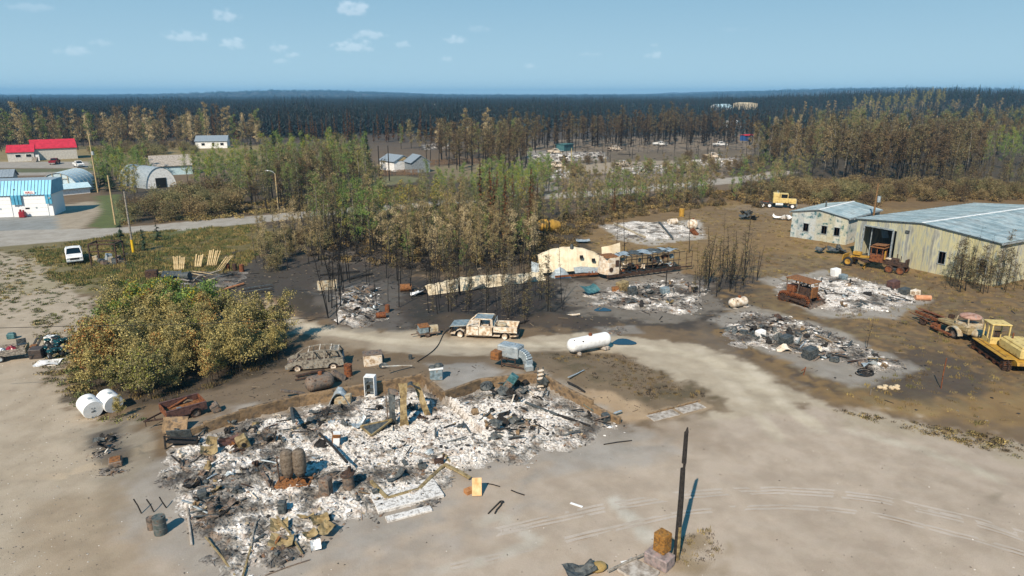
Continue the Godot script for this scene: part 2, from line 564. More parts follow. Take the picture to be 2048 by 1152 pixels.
func build_ground() -> void:
	var xs := axis(-60, 62, 0.32, 1.045, -9000, 9000)
	var zs := PackedFloat32Array()   # distances in front of the camera
	var zz := -30.0
	while zz < 26.0:
		zs.append(zz)
		zz += 4.0
	while zz < 76.0:
		zs.append(zz)
		zz += 0.27
	while zz < 140.0:
		zs.append(zz)
		zz += 0.5
	var st := 0.5
	while zz < 9000.0:
		zs.append(zz)
		st *= 1.03
		zz += st
	var W := xs.size()
	var Hh := zs.size()
	var cols := PackedColorArray()
	cols.resize(W * Hh)
	var big := PackedFloat32Array()
	var small := PackedFloat32Array()
	big.resize(W * Hh)
	small.resize(W * Hh)
	var dirt := lin("75624a")
	var scorched := lin("3a332a")
	for j in Hh:
		for i in W:
			var k := j * W + i
			var a := N.get_noise_2d(xs[i] * 0.07, zs[j] * 0.07)
			var b := N.get_noise_2d(xs[i] * 0.5 + 40.0, zs[j] * 0.5)
			big[k] = a
			small[k] = b
			cols[k] = dirt.lerp(scorched, smoothstep(170.0, 420.0, zs[j]) * 0.8 + 0.2 * a)
	for L in ground_layers():
		var poly := P2(L[0])
		var colr := lin(L[1])
		var soft: float = L[2] * 0.55
		var amp: float = L[3]
		var op: float = L[4]
		var x0 := 1e9
		var x1 := -1e9
		var z0 := 1e9
		var z1 := -1e9
		for p in poly:
			x0 = minf(x0, p.x); x1 = maxf(x1, p.x); z0 = minf(z0, -p.y); z1 = maxf(z1, -p.y)
		var pad := soft + amp * 1.2
		var i0 := xs.bsearch(x0 - pad)
		var i1 := mini(xs.bsearch(x1 + pad) + 1, W)
		var j0 := zs.bsearch(z0 - pad)
		var j1 := mini(zs.bsearch(z1 + pad) + 1, Hh)
		for j in range(j0, j1):
			for i in range(i0, i1):
				var k := j * W + i
				var d := sdist(Vector2(xs[i], -zs[j]), poly) + big[k] * amp + small[k] * amp * 0.8
				if d > -soft:
					var t := smoothstep(-soft, soft, d) * op
					if L.size() > 5:
						t *= smoothstep(L[5] - 0.25, L[5] + 0.25, small[k] * 0.7 + big[k] * 0.6)
					cols[k] = cols[k].lerp(colr, t)
	for L in ground_tracks().slice(3):
		var line := P2(L[0])
		var pts := smooth_line(line, 6)
		var colr := lin(L[1])
		var wd: float = L[2] * 1.3
		for p in pts:
			var i0 := xs.bsearch(p.x - wd * 1.5)
			var i1 := mini(xs.bsearch(p.x + wd * 1.5) + 1, W)
			var j0 := zs.bsearch(-p.y - wd * 1.5)
			var j1 := mini(zs.bsearch(-p.y + wd * 1.5) + 1, Hh)
			for j in range(j0, j1):
				for i in range(i0, i1):
					var k := j * W + i
					var d := Vector2(xs[i], -zs[j]).distance_to(p) / wd
					if d < 1.5:
						cols[k] = cols[k].lerp(colr, minf(L[3] * 1.35, 1.0) * (1.0 - smoothstep(0.3, 1.5, d)) * clampf(0.7 + small[k], 0.2, 1.0))
	var V := PackedVector3Array()
	var Nn := PackedVector3Array()
	var ix := PackedInt32Array()
	V.resize(W * Hh)
	Nn.resize(W * Hh)
	for j in Hh:
		for i in W:
			var k := j * W + i
			var x := xs[i]
			var z := -zs[j]
			V[k] = Vector3(x, gy(x, z) + small[k] * 0.03, z)
			cols[k] = cols[k] * (1.0 + 0.05 * small[k] + 0.08 * big[k])
	for j in Hh:
		for i in W:
			var k := j * W + i
			var a := V[k - 1] if i > 0 else V[k]
			var b := V[k + 1] if i < W - 1 else V[k]
			var c := V[k - W] if j > 0 else V[k]
			var d := V[k + W] if j < Hh - 1 else V[k]
			Nn[k] = (c - d).cross(b - a).normalized()
	ix.resize((W - 1) * (Hh - 1) * 6)
	var q := 0
	for j in Hh - 1:
		for i in W - 1:
			var k := j * W + i
			ix[q] = k; ix[q + 1] = k + W; ix[q + 2] = k + W + 1
			ix[q + 3] = k; ix[q + 4] = k + W + 1; ix[q + 5] = k + 1
			q += 6
	var arr := []
	arr.resize(Mesh.ARRAY_MAX)
	arr[Mesh.ARRAY_VERTEX] = V
	arr[Mesh.ARRAY_NORMAL] = Nn
	arr[Mesh.ARRAY_COLOR] = cols
	arr[Mesh.ARRAY_INDEX] = ix
	var am := ArrayMesh.new()
	am.add_surface_from_arrays(Mesh.PRIMITIVE_TRIANGLES, arr)
	am.surface_set_material(0, M.ground)
	var o := MeshInstance3D.new()
	o.name = "ground"
	o.mesh = am
	o.set_meta("kind", "structure")
	add_child(o)
	for L in ground_tracks().slice(0, 3):
		var pts := smooth_line(P2(L[0]), 2.0)
		for pair in 2:
			var b := MB.new()
			b.col = lin(L[1])
			var prev := []
			for k in pts.size() - 1:
				var d := (pts[k + 1] - pts[k]).normalized()
				var s := Vector2(-d.y, d.x)
				var c := pts[k] + s * (0.30 * pair + 0.02 * N.get_noise_2d(k * 0.1, pair * 9.0))
				var w := 0.095 + 0.05 * N.get_noise_2d(k * 0.21, pair * 30.0)
				var row := []
				for e in [c - s * w, c + s * w]:
					row.append(Vector3(e.x, gy(e.x, e.y) + 0.03 * N.get_noise_2d(e.x * 0.5 + 40.0, e.y * 0.5) + 0.008, e.y))
				if prev.size() and w > 0.0:
					b.oquad(prev[0], prev[1], row[1], row[0], Vector3.UP)
				prev = row
			setting("tyre_track" if not has_node("tyre_track") else "tyre_track_%03d" % get_child_count(), b, M.ground)

func smooth_line(line: PackedVector2Array, per_m: float) -> PackedVector2Array:
	var cv := Curve2D.new()
	for k in line.size():
		var t := Vector2.ZERO
		if k > 0 and k < line.size() - 1:
			t = (line[k + 1] - line[k - 1]) / 6.0
		cv.add_point(line[k], -t, t)
	var o := PackedVector2Array()
	var L := cv.get_baked_length()
	var n := int(L * per_m) + 2
	for k in n:
		o.append(cv.sample_baked(L * k / (n - 1)))
	return o

# polygon in photo pixels on the ground, colour, softness and raggedness in metres, strength, optional patchiness
func ground_layers() -> Array:
	return [
		[[1050, 300, 1560, 255, 2300, 262, 2400, 345, 1520, 345, 1130, 345], "5a4c3a", 4, 4, 0.85],
		[[1010, 285, 1500, 262, 1560, 345, 1200, 372, 1030, 352], "8f7e68", 4, 3, 0.85],
		[[1010, 285, 1500, 262, 1560, 345, 1200, 372, 1030, 352], "4a4032", 2, 5, 0.8, 0.1],
		[[1030, 308, 1480, 300, 1480, 318, 1050, 325], "6a5c46", 2, 2, 0.7],
		[[-400, 295, 540, 290, 560, 320, 420, 330, -400, 330], "8f8055", 3, 3, 0.9],
		[[-400, 322, 190, 324, 185, 336, -400, 338], "a59f96", 1.5, 1, 0.95],
		[[-400, 338, 190, 337, 200, 345, -400, 350], "5f6440", 1.5, 1, 0.9],
		[[-400, 346, 178, 344, 178, 350, -400, 355], "a59f96", 1, 0.6, 0.9],
		[[200, 380, 520, 360, 900, 330, 1130, 380, 1000, 425, 640, 420, 400, 440, 250, 452], "3f3729", 3, 3, 0.85],
		[[840, 335, 1000, 325, 1040, 350, 900, 365], "8d7f60", 3, 2, 0.8],
		[[640, 365, 800, 352, 860, 360, 700, 380], "8a8a60", 2, 2, 0.6],
		# the brown field and the burnt ground
		[[1130, 480, 1250, 430, 1480, 395, 2048, 430, 3000, 520, 3000, 950, 2300, 905, 1800, 832, 1640, 805, 1500, 722, 1400, 685, 1380, 620, 1360, 560], "8a7049", 2.5, 3, 1.0],
		[[1440, 345, 1520, 290, 2300, 270, 3000, 300, 3000, 390, 1560, 395], "463d2c", 4, 5, 0.9],
		[[1440, 380, 3000, 380, 3000, 470, 2000, 420, 1520, 440, 1420, 420], "7a6038", 3, 4, 0.8],
		[[1240, 430, 1420, 410, 1560, 440, 1500, 500, 1300, 470], "7d6748", 2, 3, 0.7],
		[[1500, 500, 2100, 590, 2100, 760, 1900, 800, 1600, 760, 1400, 690, 1380, 600], "54463a", 2.5, 4, 0.85, -0.1],
		[[440, 585, 520, 520, 640, 480, 840, 550, 1360, 545, 1520, 560, 1480, 640, 1250, 655, 1040, 668, 800, 664, 600, 640], "26221e", 1.0, 2, 0.75, 0.05],
		[[1380, 560, 1520, 560, 2100, 620, 2100, 780, 1700, 800, 1480, 700, 1380, 660], "3a322a", 0.8, 2, 0.5, 0.12],
		[[1130, 490, 1480, 400, 2048, 430, 2100, 860, 1800, 820, 1500, 700], "9a8458", 0.8, 2, 0.5, 0.15],
		[[640, 420, 1100, 400, 1180, 440, 1160, 520, 1000, 545, 820, 560, 640, 520, 520, 500, 520, 450], "43392a", 2.5, 3, 0.95],
		[[440, 585, 520, 520, 640, 480, 840, 550, 1140, 560, 1360, 545, 1520, 560, 1460, 600, 1480, 640, 1400, 665, 1250, 655, 1040, 668, 800, 664, 660, 640, 600, 640, 540, 612], "473f36", 2, 3, 1.0],
		[[820, 560, 1130, 570, 1150, 625, 1050, 655, 840, 640], "2e2a25", 1.5, 2.5, 0.85],
		[[440, 590, 540, 570, 660, 590, 670, 625, 600, 635, 540, 612], "3b362f", 1.0, 1.0, 0.8],
		[[1400, 640, 1500, 720, 1640, 800, 1500, 790, 1380, 700], "766857", 2, 2, 0.7],
		[[1820, 690, 1960, 720, 1960, 790, 1800, 790, 1720, 760], "4e443a", 1.5, 1.5, 0.8],
		[[-300, 540, 60, 470, 240, 468, 500, 440, 560, 470, 480, 540, 330, 580, 190, 596, 60, 590, -300, 640], "7c724e", 2.0, 2.5, 0.95],
		[[110, 480, 240, 468, 520, 445, 540, 480, 470, 530, 300, 560, 140, 560], "6d6238", 1.5, 2, 0.9],
		[[200, 470, 420, 455, 420, 475, 240, 490], "5a6336", 1, 1.5, 0.7],
		[[180, 515, 280, 500, 330, 520, 260, 545, 180, 540], "33302a", 0.8, 1.2, 0.9],
		[[300, 560, 480, 500, 560, 520, 560, 590, 440, 590, 330, 580], "453e35", 1, 1.5, 0.9],
		# pale gravel
		[[-1200, 1500, -700, 600, -200, 530, 0, 500, 90, 520, 120, 570, 210, 598, 190, 650, 140, 720, 130, 800, 200, 835, 310, 870, 330, 1200, 330, 1500], "b5a793", 1.2, 1.8, 0.95],
		[[-300, 500, 0, 492, 120, 500, 130, 560, 60, 590, -300, 600], "8d8460", 1.5, 2.0, 0.55, 0.0],
		[[200, 1600, 250, 1000, 600, 900, 1240, 866, 1420, 806, 1640, 805, 1800, 835, 2100, 885, 2600, 960, 4200, 1600], "b6a796", 1.2, 1.5, 1.0],
		[[1350, 1090, 1400, 1075, 1450, 1090, 1440, 1140, 1360, 1140], "8a7757", 0.8, 0.8, 0.7, 0.0],
		[[1960, 985, 2010, 985, 2010, 1010, 1970, 1012], "857a68", 0.4, 0.4, 0.6],
		[[640, 1060, 800, 1040, 1060, 960, 1100, 1010, 900, 1120, 700, 1152], "a59d94", 2.0, 1.5, 0.6, 0.0],
		[[525, 612, 600, 640, 790, 666, 1040, 671, 1250, 668, 1390, 690, 1500, 725, 1660, 810, 1420, 850, 1330, 760, 1230, 710, 1050, 706, 850, 722, 690, 690, 590, 665], "b8ab96", 1.0, 1.2, 0.95],
		[[640, 672, 720, 668, 760, 690, 700, 705, 640, 695], "8d7d68", 0.8, 0.8, 0.7],
		[[300, 835, 420, 760, 600, 690, 720, 722, 860, 728, 1000, 722, 1060, 762, 900, 770, 850, 765, 700, 785, 480, 835, 340, 880], "7d6c57", 1.2, 1.2, 0.95],
		[[140, 800, 160, 690, 330, 650, 590, 680, 600, 720, 520, 755, 330, 812, 240, 815], "4a4031", 1.0, 1.2, 0.95],
		[[1000, 730, 1090, 705, 1240, 706, 1330, 745, 1420, 790, 1440, 822, 1330, 842, 1230, 822, 1130, 785], "7d6c55", 1.0, 1.4, 0.95],
		[[1080, 712, 1230, 708, 1330, 748, 1420, 795, 1300, 800, 1150, 750], "5a4f37", 1.0, 1.4, 0.75, 0.05],
		[[1150, 790, 1220, 785, 1330, 830, 1260, 850, 1190, 830], "b89f80", 0.8, 0.6, 0.9],
		[[1290, 825, 1400, 800, 1425, 815, 1340, 842], "ab977c", 0.3, 0.2, 0.8],
		[[1260, 850, 1420, 838, 1440, 900, 1300, 890], "8a7862", 1.5, 1.2, 0.5],
		[[150, 860, 260, 830, 330, 880, 320, 1000, 230, 1040, 190, 960], "8d8474", 1.5, 1.5, 0.7],
		[[170, 880, 250, 850, 270, 930, 200, 930], "4c4640", 0.6, 0.8, 0.8],
		[[60, 1000, 290, 960, 320, 1200, 60, 1300], "9c8a72", 2.0, 1.5, 0.6],
		[[1640, 812, 1800, 838, 2100, 890, 2400, 960, 2100, 960, 1900, 890, 1700, 850], "a3977f", 1.5, 1.5, 0.6],
		# soot and ash halo
		[[270, 980, 340, 870, 480, 840, 845, 775, 1080, 765, 1260, 845, 1340, 880, 1130, 925, 930, 970, 900, 1030, 690, 1090, 560, 1180, 400, 1180, 300, 1080], "a09990", 1.6, 1.6, 0.8],
		[[850, 740, 960, 735, 1000, 760, 960, 785, 890, 795], "9c9892", 0.6, 0.6, 0.85],
		[[1130, 905, 1340, 880, 1360, 905, 1230, 935, 1000, 975], "a39d95", 1.0, 0.8, 0.7],
		[[640, 560, 790, 560, 790, 660, 650, 660], "6d6862", 1.2, 2.0, 0.55],
		[[1130, 570, 1420, 550, 1450, 620, 1340, 650, 1150, 630], "857d72", 1.5, 2.2, 0.75],
		[[1420, 640, 1480, 610, 1640, 650, 1850, 740, 1700, 770, 1560, 720], "9a948b", 1.2, 1.0, 0.9],
		[[1520, 560, 1660, 540, 1860, 600, 1800, 640, 1640, 635], "a39d94", 1.0, 1.0, 0.9],
		[[1200, 450, 1400, 440, 1410, 475, 1300, 492, 1230, 480], "b3aca2", 1.0, 1.0, 0.95],
		[[1200, 540, 1370, 540, 1370, 556, 1240, 580, 1190, 572], "8f877c", 0.8, 0.8, 0.8],
		[[1190, 655, 1270, 650, 1290, 668, 1220, 672], "8b867f", 0.5, 0.5, 0.8],
		# hall yard and roads
		[[100, 415, 170, 402, 205, 404, 200, 430, 165, 458, 112, 462], "a79a86", 0.8, 0.8, 1.0],
		[[178, 452, 205, 420, 190, 392, 240, 388, 262, 440, 240, 458, 200, 460], "5c6634", 0.8, 0.8, 1.0],
		[[-300, 432, 110, 426, 116, 462, -300, 470], "8f9290", 0.5, 0.3, 1.0],
		[[-600, 480, -300, 468, 0, 462, 220, 456, 300, 450, 440, 437, 560, 427, 640, 420, 800, 408, 900, 400, 960, 402, 800, 418, 640, 432, 560, 441, 440, 454, 300, 466, 110, 484, 0, 494, -600, 520], "aaa49a", 0.7, 0.6, 1.0],
		[[1090, 388, 1200, 380, 1330, 368, 1480, 353, 1560, 340, 1600, 344, 1500, 364, 1340, 378, 1200, 393, 1090, 398], "ada498", 0.8, 0.6, 1.0],
		[[1110, 330, 1300, 322, 1470, 318, 1470, 332, 1280, 345, 1130, 348], "a99a85", 1.5, 1.2, 0.9],
		[[1040, 348, 1150, 342, 1170, 354, 1060, 362], "b5b0aa", 1.0, 1.0, 0.9],
		[[1220, 338, 1330, 332, 1345, 345, 1240, 350], "b5b0aa", 1.0, 1.0, 0.8],
		[[1360, 325, 1470, 318, 1480, 330, 1360, 336], "b9b6b2", 1.0, 1.0, 0.8],
		[[1050, 300, 1210, 305, 1210, 322, 1060, 318], "9f9a92", 1.0, 1.0, 0.7],
		[[1000, 365, 1090, 352, 1120, 380, 1010, 395], "a39a8e", 1.5, 1.5, 0.7],
		[[1440, 418, 1600, 396, 1640, 412, 1580, 440], "8a7860", 1.0, 1.0, 0.7],
		[[640, 505, 700, 500, 740, 520, 660, 535], "6f675d", 1.0, 1.0, 0.7],
	]

func ground_tracks() -> Array:
	var pale := "beb3a6"
	return [
		[[980, 1060, 1200, 1010, 1350, 985, 1560, 975, 1760, 992, 1950, 1035, 2100, 1080], pale, 0.16, 0.6],
		[[980, 1066, 1200, 1018, 1350, 992, 1560, 981, 1760, 999, 1950, 1044, 2100, 1092], pale, 0.14, 0.5],
		[[900, 1130, 1200, 1060, 1350, 1025, 1560, 1010, 1760, 1028, 1950, 1075, 2100, 1120], pale, 0.16, 0.6],
		[[1230, 1000, 1300, 1080], "c8c2b6", 0.35, 0.5],
		[[1500, 730, 1560, 800, 1640, 860], "c9bda8", 0.5, 0.35],
		[[1400, 700, 1480, 790, 1560, 880], "c4b8a4", 0.4, 0.3],
		[[880, 1140, 1075, 1085, 1000, 1030, 960, 1045], "bdb5a8", 0.3, 0.4],
		[[1700, 860, 1850, 900, 2000, 960], "c4baa8", 0.4, 0.3],
		[[600, 650, 760, 680, 1000, 690, 1250, 690, 1420, 720, 1520, 780], "c8bca6", 0.5, 0.4],
	]

# ------------------------------------------------------------------ vegetation
var protos := {}

func leaf(b: MB, p: Vector3, s: float, c: Color) -> void:
	var u := Vector3(rnd(-1, 1), rnd(-1, 1), rnd(-1, 1)).normalized()
	var w := u.cross(Vector3(rnd(-1, 1), rnd(-1, 1), rnd(-1, 1))).normalized()
	b.col = c * 1.25
	b.tri(p - u * s * 0.5, p + w * s * 0.75, p + u * s * 0.5)

func tone(pal: Array, spread := 0.25) -> Color:
	var c: Color = pal[R.randi() % pal.size()]
	return c * rnd(1.0 - spread, 1.0 + spread)

func pals(hexes: Array) -> Array:
	return hexes.map(func(h): return lin(h))

# a broad-leaved tree: bent tapered trunk with limbs, and a crown of leaf clusters round the limbs
func broadleaf(called: String, h: float, cr: float, bare: float, per: int, size: float, leaves: Array, trunk_low: String, trunk_top: String, limbs := 11, thick := 1.0, stems := 1) -> Node3D:
	var o := Node3D.new()
	o.set_meta("base", called)
	var t := MB.new()
	var k := MB.new()
	for s in stems:
		var lean := Vector3(rnd(-0.05, 0.05), 0, rnd(-0.05, 0.05)) * h
		var at := Vector3.ZERO
		var hh := h
		if stems > 1:
			at = Vector3(rnd(-1, 1), 0, rnd(-1, 1)) * cr * 0.55
			lean = at * rnd(0.2, 0.7)
			hh = h * rnd(0.6, 1.0)
		var pts := []
		for i in 5:
			var f := i / 4.0
			pts.append(at + Vector3(lean.x * f * f + rnd(-0.04, 0.04) * i * 0.5, hh * f, lean.z * f * f + rnd(-0.04, 0.04) * i * 0.5))
		var r0 := 0.0115 * hh * thick
		for i in 4:
			t.col = lin(trunk_low).lerp(lin(trunk_top), clampf(i / 2.0, 0, 1))
			t.cyl(pts[i], pts[i + 1], r0 * (1.0 - 0.22 * i), r0 * (1.0 - 0.22 * (i + 1)) + 0.006, 6, false)
		for q in limbs:
			var f := lerpf(bare, 0.97, (q + rnd()) / limbs)
			var seg := clampi(int(f * 4), 0, 3)
			var p: Vector3 = pts[seg].lerp(pts[seg + 1], f * 4 - seg)
			var a := rnd(0, TAU)
			var reach := cr * rnd(0.55, 1.15) * (1.0 - 0.62 * pow((f - bare) / (1.0 - bare), 1.5))
			var tip := p + Vector3(cos(a) * reach, reach * rnd(0.35, 1.0), sin(a) * reach)
			t.col = lin(trunk_top).lerp(lin(trunk_low), 0.4)
			t.cyl(p, tip, r0 * 0.3, 0.012, 3, false)
			var dark := rnd(0.72, 1.15)
			for e in [0.45, 0.75, 1.0]:
				var c := p.lerp(tip, e)
				var rr := cr * rnd(0.22, 0.42)
				for l in int(per * rnd(0.6, 1.3)):
					var d := Vector3(R.randfn(), R.randfn() * 0.85, R.randfn()) * rr * 0.6
					leaf(k, c + d, size * rnd(0.6, 1.3), tone(leaves, 0.12) * dark)
	part("trunk", t, M.bark, o)
	if k.v.size():
		part("crown", k, M.leaf, o)
	return o

# a conifer: straight trunk, whorls of drooping needled branches
func conifer(called: String, h: float, cr: float, bare: float, leaves: Array, trunk: String, dense := 1.0) -> Node3D:
	var o := Node3D.new()
	o.set_meta("base", called)
	var t := MB.new()
	t.col = lin(trunk)
	t.cyl(Vector3.ZERO, Vector3(rnd(-0.1, 0.1), h, rnd(-0.1, 0.1)), h * 0.013, 0.015, 6, false)
	var k := MB.new()
	var levels := int(h * 1.9)
	for i in levels:
		var f := lerpf(bare, 0.99, float(i) / levels)
		var reach := cr * pow(1.0 - f, 0.75) + 0.12
		var nb := int(rnd(5, 8) * dense) + 1
		for q in nb:
			if rnd() > dense:
				continue
			var a := rnd(0, TAU)
			var d := Vector3(cos(a), 0, sin(a))
			var L := reach * rnd(0.6, 1.15)
			var p0 := Vector3(0, h * f + rnd(-0.2, 0.2), 0)
			var tip := p0 + d * L + Vector3(0, -L * rnd(0.1, 0.4), 0)
			t.cyl(p0, tip, 0.025, 0.006, 3, false)
			var shade := rnd(0.7, 1.2)
			for l in 5:
				var e := (l + 0.6) / 5.0
				var c := p0.lerp(tip, e)
				var side := Vector3(-d.z, 0, d.x) * L * 0.24 * (1.2 - e)
				k.col = tone(leaves, 0.25) * shade
				k.tri(c - side, c + d * L * 0.22 + Vector3(0, -0.05, 0), c + side)
				k.tri(c - side * 0.6 + Vector3(0, -0.2, 0), c + Vector3(0, 0.12, 0), c + side * 0.6 + Vector3(0, -0.2, 0))
	part("trunk", t, M.bark, o)
	part("crown", k, M.leaf, o)
	return o

# a burnt standing trunk with stubs of branches
func snag(called: String, h: float, thick: float, twigs: int, c0: String, c1: String, reach := 0.9) -> Node3D:
	var o := Node3D.new()
	o.set_meta("base", called)
	var t := MB.new()
	var lean := Vector3(rnd(-0.05, 0.05), 0, rnd(-0.05, 0.05)) * h
	var pts := []
	for i in 5:
		var f := i / 4.0
		pts.append(Vector3(lean.x * f * f + rnd(-0.03, 0.03) * i, h * f, lean.z * f * f + rnd(-0.03, 0.03) * i))
	for i in 4:
		t.col = lin(c0).lerp(lin(c1), i / 3.0)
		t.cyl(pts[i], pts[i + 1], thick * (1.0 - 0.2 * i), thick * (1.0 - 0.2 * (i + 1)), 6, i == 3)
	part("trunk", t, M.bark, o)
	var k := MB.new()
	k.col = lin(c1)
	for q in twigs:
		var f := rnd(0.25, 1.0)
		var seg := clampi(int(f * 4), 0, 3)
		var p: Vector3 = pts[seg].lerp(pts[seg + 1], f * 4 - seg)
		var a := rnd(0, TAU)
		var L := reach * rnd(0.35, 1.1) * (1.2 - f * 0.6)
		var tip := p + Vector3(cos(a) * L, L * rnd(-0.1, 0.9), sin(a) * L)
		k.cyl(p, tip, 0.028, 0.008, 3, false)
		if L > 0.5:
			k.cyl(p.lerp(tip, 0.6), p.lerp(tip, 0.6) + Vector3(rnd(-0.4, 0.4), rnd(0.0, 0.5), rnd(-0.4, 0.4)) * L, 0.014, 0.006, 3, false)
	part("branch", k, M.bark, o).set_meta("kind", "stuff")
	return o

func bush_mesh(n: int, r: float, h: float, size: float, bright := 1.0) -> ArrayMesh:
	var b := MB.new()
	b.col = Color(0.16, 0.13, 0.1)
	for q in 7:
		var a := rnd(0, TAU)
		b.cyl(Vector3.ZERO, Vector3(cos(a) * r * 0.6, h * rnd(0.5, 0.9), sin(a) * r * 0.6), 0.02, 0.008, 3, false)
	for q in n:
		var a := rnd(0, TAU)
		var rr := sqrt(rnd()) * r
		leaf(b, Vector3(cos(a) * rr, h * rnd(0.1, 1.0) * (1.0 - 0.5 * rr / r), sin(a) * rr), size * rnd(0.6, 1.3), Color(1, 1, 1) * rnd(0.55, 1.2) * bright)
	return b.mesh(M.leaf)

func grass_mesh(n: int, h: float, r: float) -> ArrayMesh:
	var b := MB.new()
	for q in n:
		var p := Vector3(rnd(-r, r), 0, rnd(-r, r))
		var a := rnd(0, TAU)
		var s := Vector3(cos(a), 0, sin(a)) * 0.035
		b.col = Color(1, 1, 1) * rnd(0.7, 1.2)
		b.tri(p - s, p + Vector3(rnd(-0.2, 0.2), rnd(0.5, 1.0), rnd(-0.2, 0.2)) * h * 1.0, p + s)
	return b.mesh(M.leaf)

func make_protos() -> void:
	var tan_leaves := pals(["8f7d52", "80704a", "9c8a60", "665838", "75663f"])
	var olive := pals(["6a6640", "777046", "585636", "80754c"])
	var green := pals(["4f6a2a", "5f7a30", "45602c", "748438"])
	var yellow := pals(["a08a20", "8f8424", "7a7c2a"])
	var pale_tan := pals(["a8966e", "b8a680", "947f58"])
	var gold := pals(["9c8c52", "90824a", "a8995e", "786c3e", "867a46"])
	var brown := pals(["5c4a30", "695638", "4a3c28", "74623f"])
	var darkb := pals(["463826", "54432c", "352c20", "5e4c30"])
	var grass_g := pals(["2c3f26", "35482a", "3f5230", "26371f"])
	var rusty := pals(["7a4c26", "8a5a2e", "65401f", "5a3d22"])
	protos.scorched_aspen = []
	protos.brown_aspen = []
	protos.green_aspen = []
	protos.young_aspen = []
	protos.autumn_tree = []
	protos.yellow_aspen = []
	protos.dark_poplar = []
	protos.thicket_shrub = []
	protos.green_shrub = []
	protos.dark_shrub = []
	protos.spruce_tree = []
	protos.rusty_spruce = []
	protos.burnt_spruce = []
	protos.burnt_snag = []
	protos.pale_snag = []
	protos.charred_aspen = []
	protos.tan_aspen = []
	protos.young_spruce = []
	var deep := pals(["4a4428", "565030", "3e3a24", "625a36"])
	var mixes := [tan_leaves, tan_leaves + olive, olive, olive + green.slice(0, 2), green + olive, yellow.slice(1) + olive, brown + tan_leaves, deep, deep + green.slice(2, 3), green]
	for i in 10:
		protos.scorched_aspen.append(broadleaf("scorched_aspen", rnd(8.5, 11), rnd(0.95, 1.45), rnd(0.18, 0.4), 38, 0.14, mixes[i], "26221e" if i % 2 else "4a443c", ["8f8a7c", "4a443c", "b5afa2"][i % 3], 13))
		protos.young_aspen.append(broadleaf("young_aspen", rnd(4.5, 6.5), rnd(0.6, 0.95), 0.2, 22, 0.13, mixes[i], "6b6456", "8a8472", 10))
		protos.thicket_shrub.append(broadleaf("thicket_shrub", rnd(3.8, 5.6), rnd(0.8, 1.15), 0.28, 50, 0.125, [gold, gold + olive, olive + gold, gold + pals(["8a5a2a", "96642e"]), olive + yellow.slice(2)][i % 5], "3a322a", "6e6450", 7, 0.75, 4))
		protos.burnt_snag.append(snag("burnt_snag", rnd(5, 10), rnd(0.035, 0.085), int(rnd(10, 34)), "14110f", "221e1b", rnd(0.6, 1.3)))
	for i in 8:
		protos.brown_aspen.append(broadleaf("brown_aspen", rnd(11, 15.5), rnd(1.4, 2.1), rnd(0.26, 0.42), 40, 0.2, [brown, brown + olive, olive, darkb + brown, darkb, tan_leaves + brown, olive + green.slice(0, 1), darkb + olive.slice(0, 2)][i], "5a544a" if i % 2 else "2c2824", "b3ada0" if i % 3 else "4a443c", 14))
		protos.autumn_tree.append(broadleaf("autumn_tree", rnd(10, 15.5), rnd(1.5, 2.3), 0.2, 38, 0.26, [brown + tan_leaves, pale_tan, olive + tan_leaves, brown, pale_tan + tan_leaves, green + olive, darkb + brown, tan_leaves + olive][i], "3a342c", "8f887c", 14))
	for i in 6:
		protos.charred_aspen.append(broadleaf("charred_aspen", rnd(5, 8), rnd(0.7, 1.1), 0.15, 11, 0.12, darkb + olive.slice(2), "171412", "2a2520", 24, 0.7))
		protos.tan_aspen.append(broadleaf("tan_aspen", rnd(7.0, 10), rnd(0.85, 1.35), 0.25, 30, 0.135, [tan_leaves, pale_tan, pale_tan + tan_leaves, brown + tan_leaves, tan_leaves.slice(0, 3) + brown, tan_leaves + olive.slice(0, 1)][i], "2e2a25", ["8f8a7c", "4a443c"][i % 2], 13))
		protos.young_spruce.append(conifer("young_spruce", rnd(3.4, 4.4), rnd(1.2, 1.6), 0.02, grass_g + pals(["3a4f42"]), "3a332a"))
		protos.green_aspen.append(broadleaf("green_aspen", rnd(9, 12), rnd(1.2, 1.7), 0.22, 44, 0.165, [green + olive.slice(0, 1), green + olive.slice(0, 2), green + yellow][i % 3], "6a665c", "b0aa9e", 14))
		protos.spruce_tree.append(conifer("spruce_tree", rnd(10, 13), rnd(1.5, 2.0), 0.05, grass_g, "3a332a"))
		protos.dark_poplar.append(broadleaf("dark_poplar", rnd(11, 15), rnd(1.4, 2.0), 0.33, 38, 0.22, [darkb, darkb + brown.slice(0, 2), darkb + olive.slice(2)][i % 3], "1c1916", "2e2923", 13, 1.1))
	for i in 4:
		protos.yellow_aspen.append(broadleaf("yellow_aspen", rnd(9, 11), 1.6, 0.2, 24, 0.24, yellow + olive, "6a665c", "a8a498", 13))
		protos.green_shrub.append(broadleaf("green_shrub", rnd(4.2, 5.6), 1.3, 0.12, 34, 0.16, [green, green + yellow][i % 2], "4a443a", "6e6450", 8, 0.8, 3))
		protos.dark_shrub.append(broadleaf("dark_shrub", rnd(3.5, 4.8), 1.9, 0.1, 44, 0.16, [brown + olive, darkb + brown, olive, tan_leaves + brown][i], "3a322a", "5e5646", 9, 0.9, 4))
		protos.rusty_spruce.append(conifer("rusty_spruce", rnd(9, 13), 1.5, 0.1, rusty + brown, "2a241e", 0.9))
		protos.burnt_spruce.append(conifer("burnt_spruce", rnd(11, 14), 1.5, 0.12, darkb.slice(0, 3) + pals(["2a241c", "332b20"]), "171412", 0.75))
		protos.pale_snag.append(snag("pale_snag", rnd(7, 10), 0.06, 18, "4a443a", "9a9282", 1.1))

var taken := {}

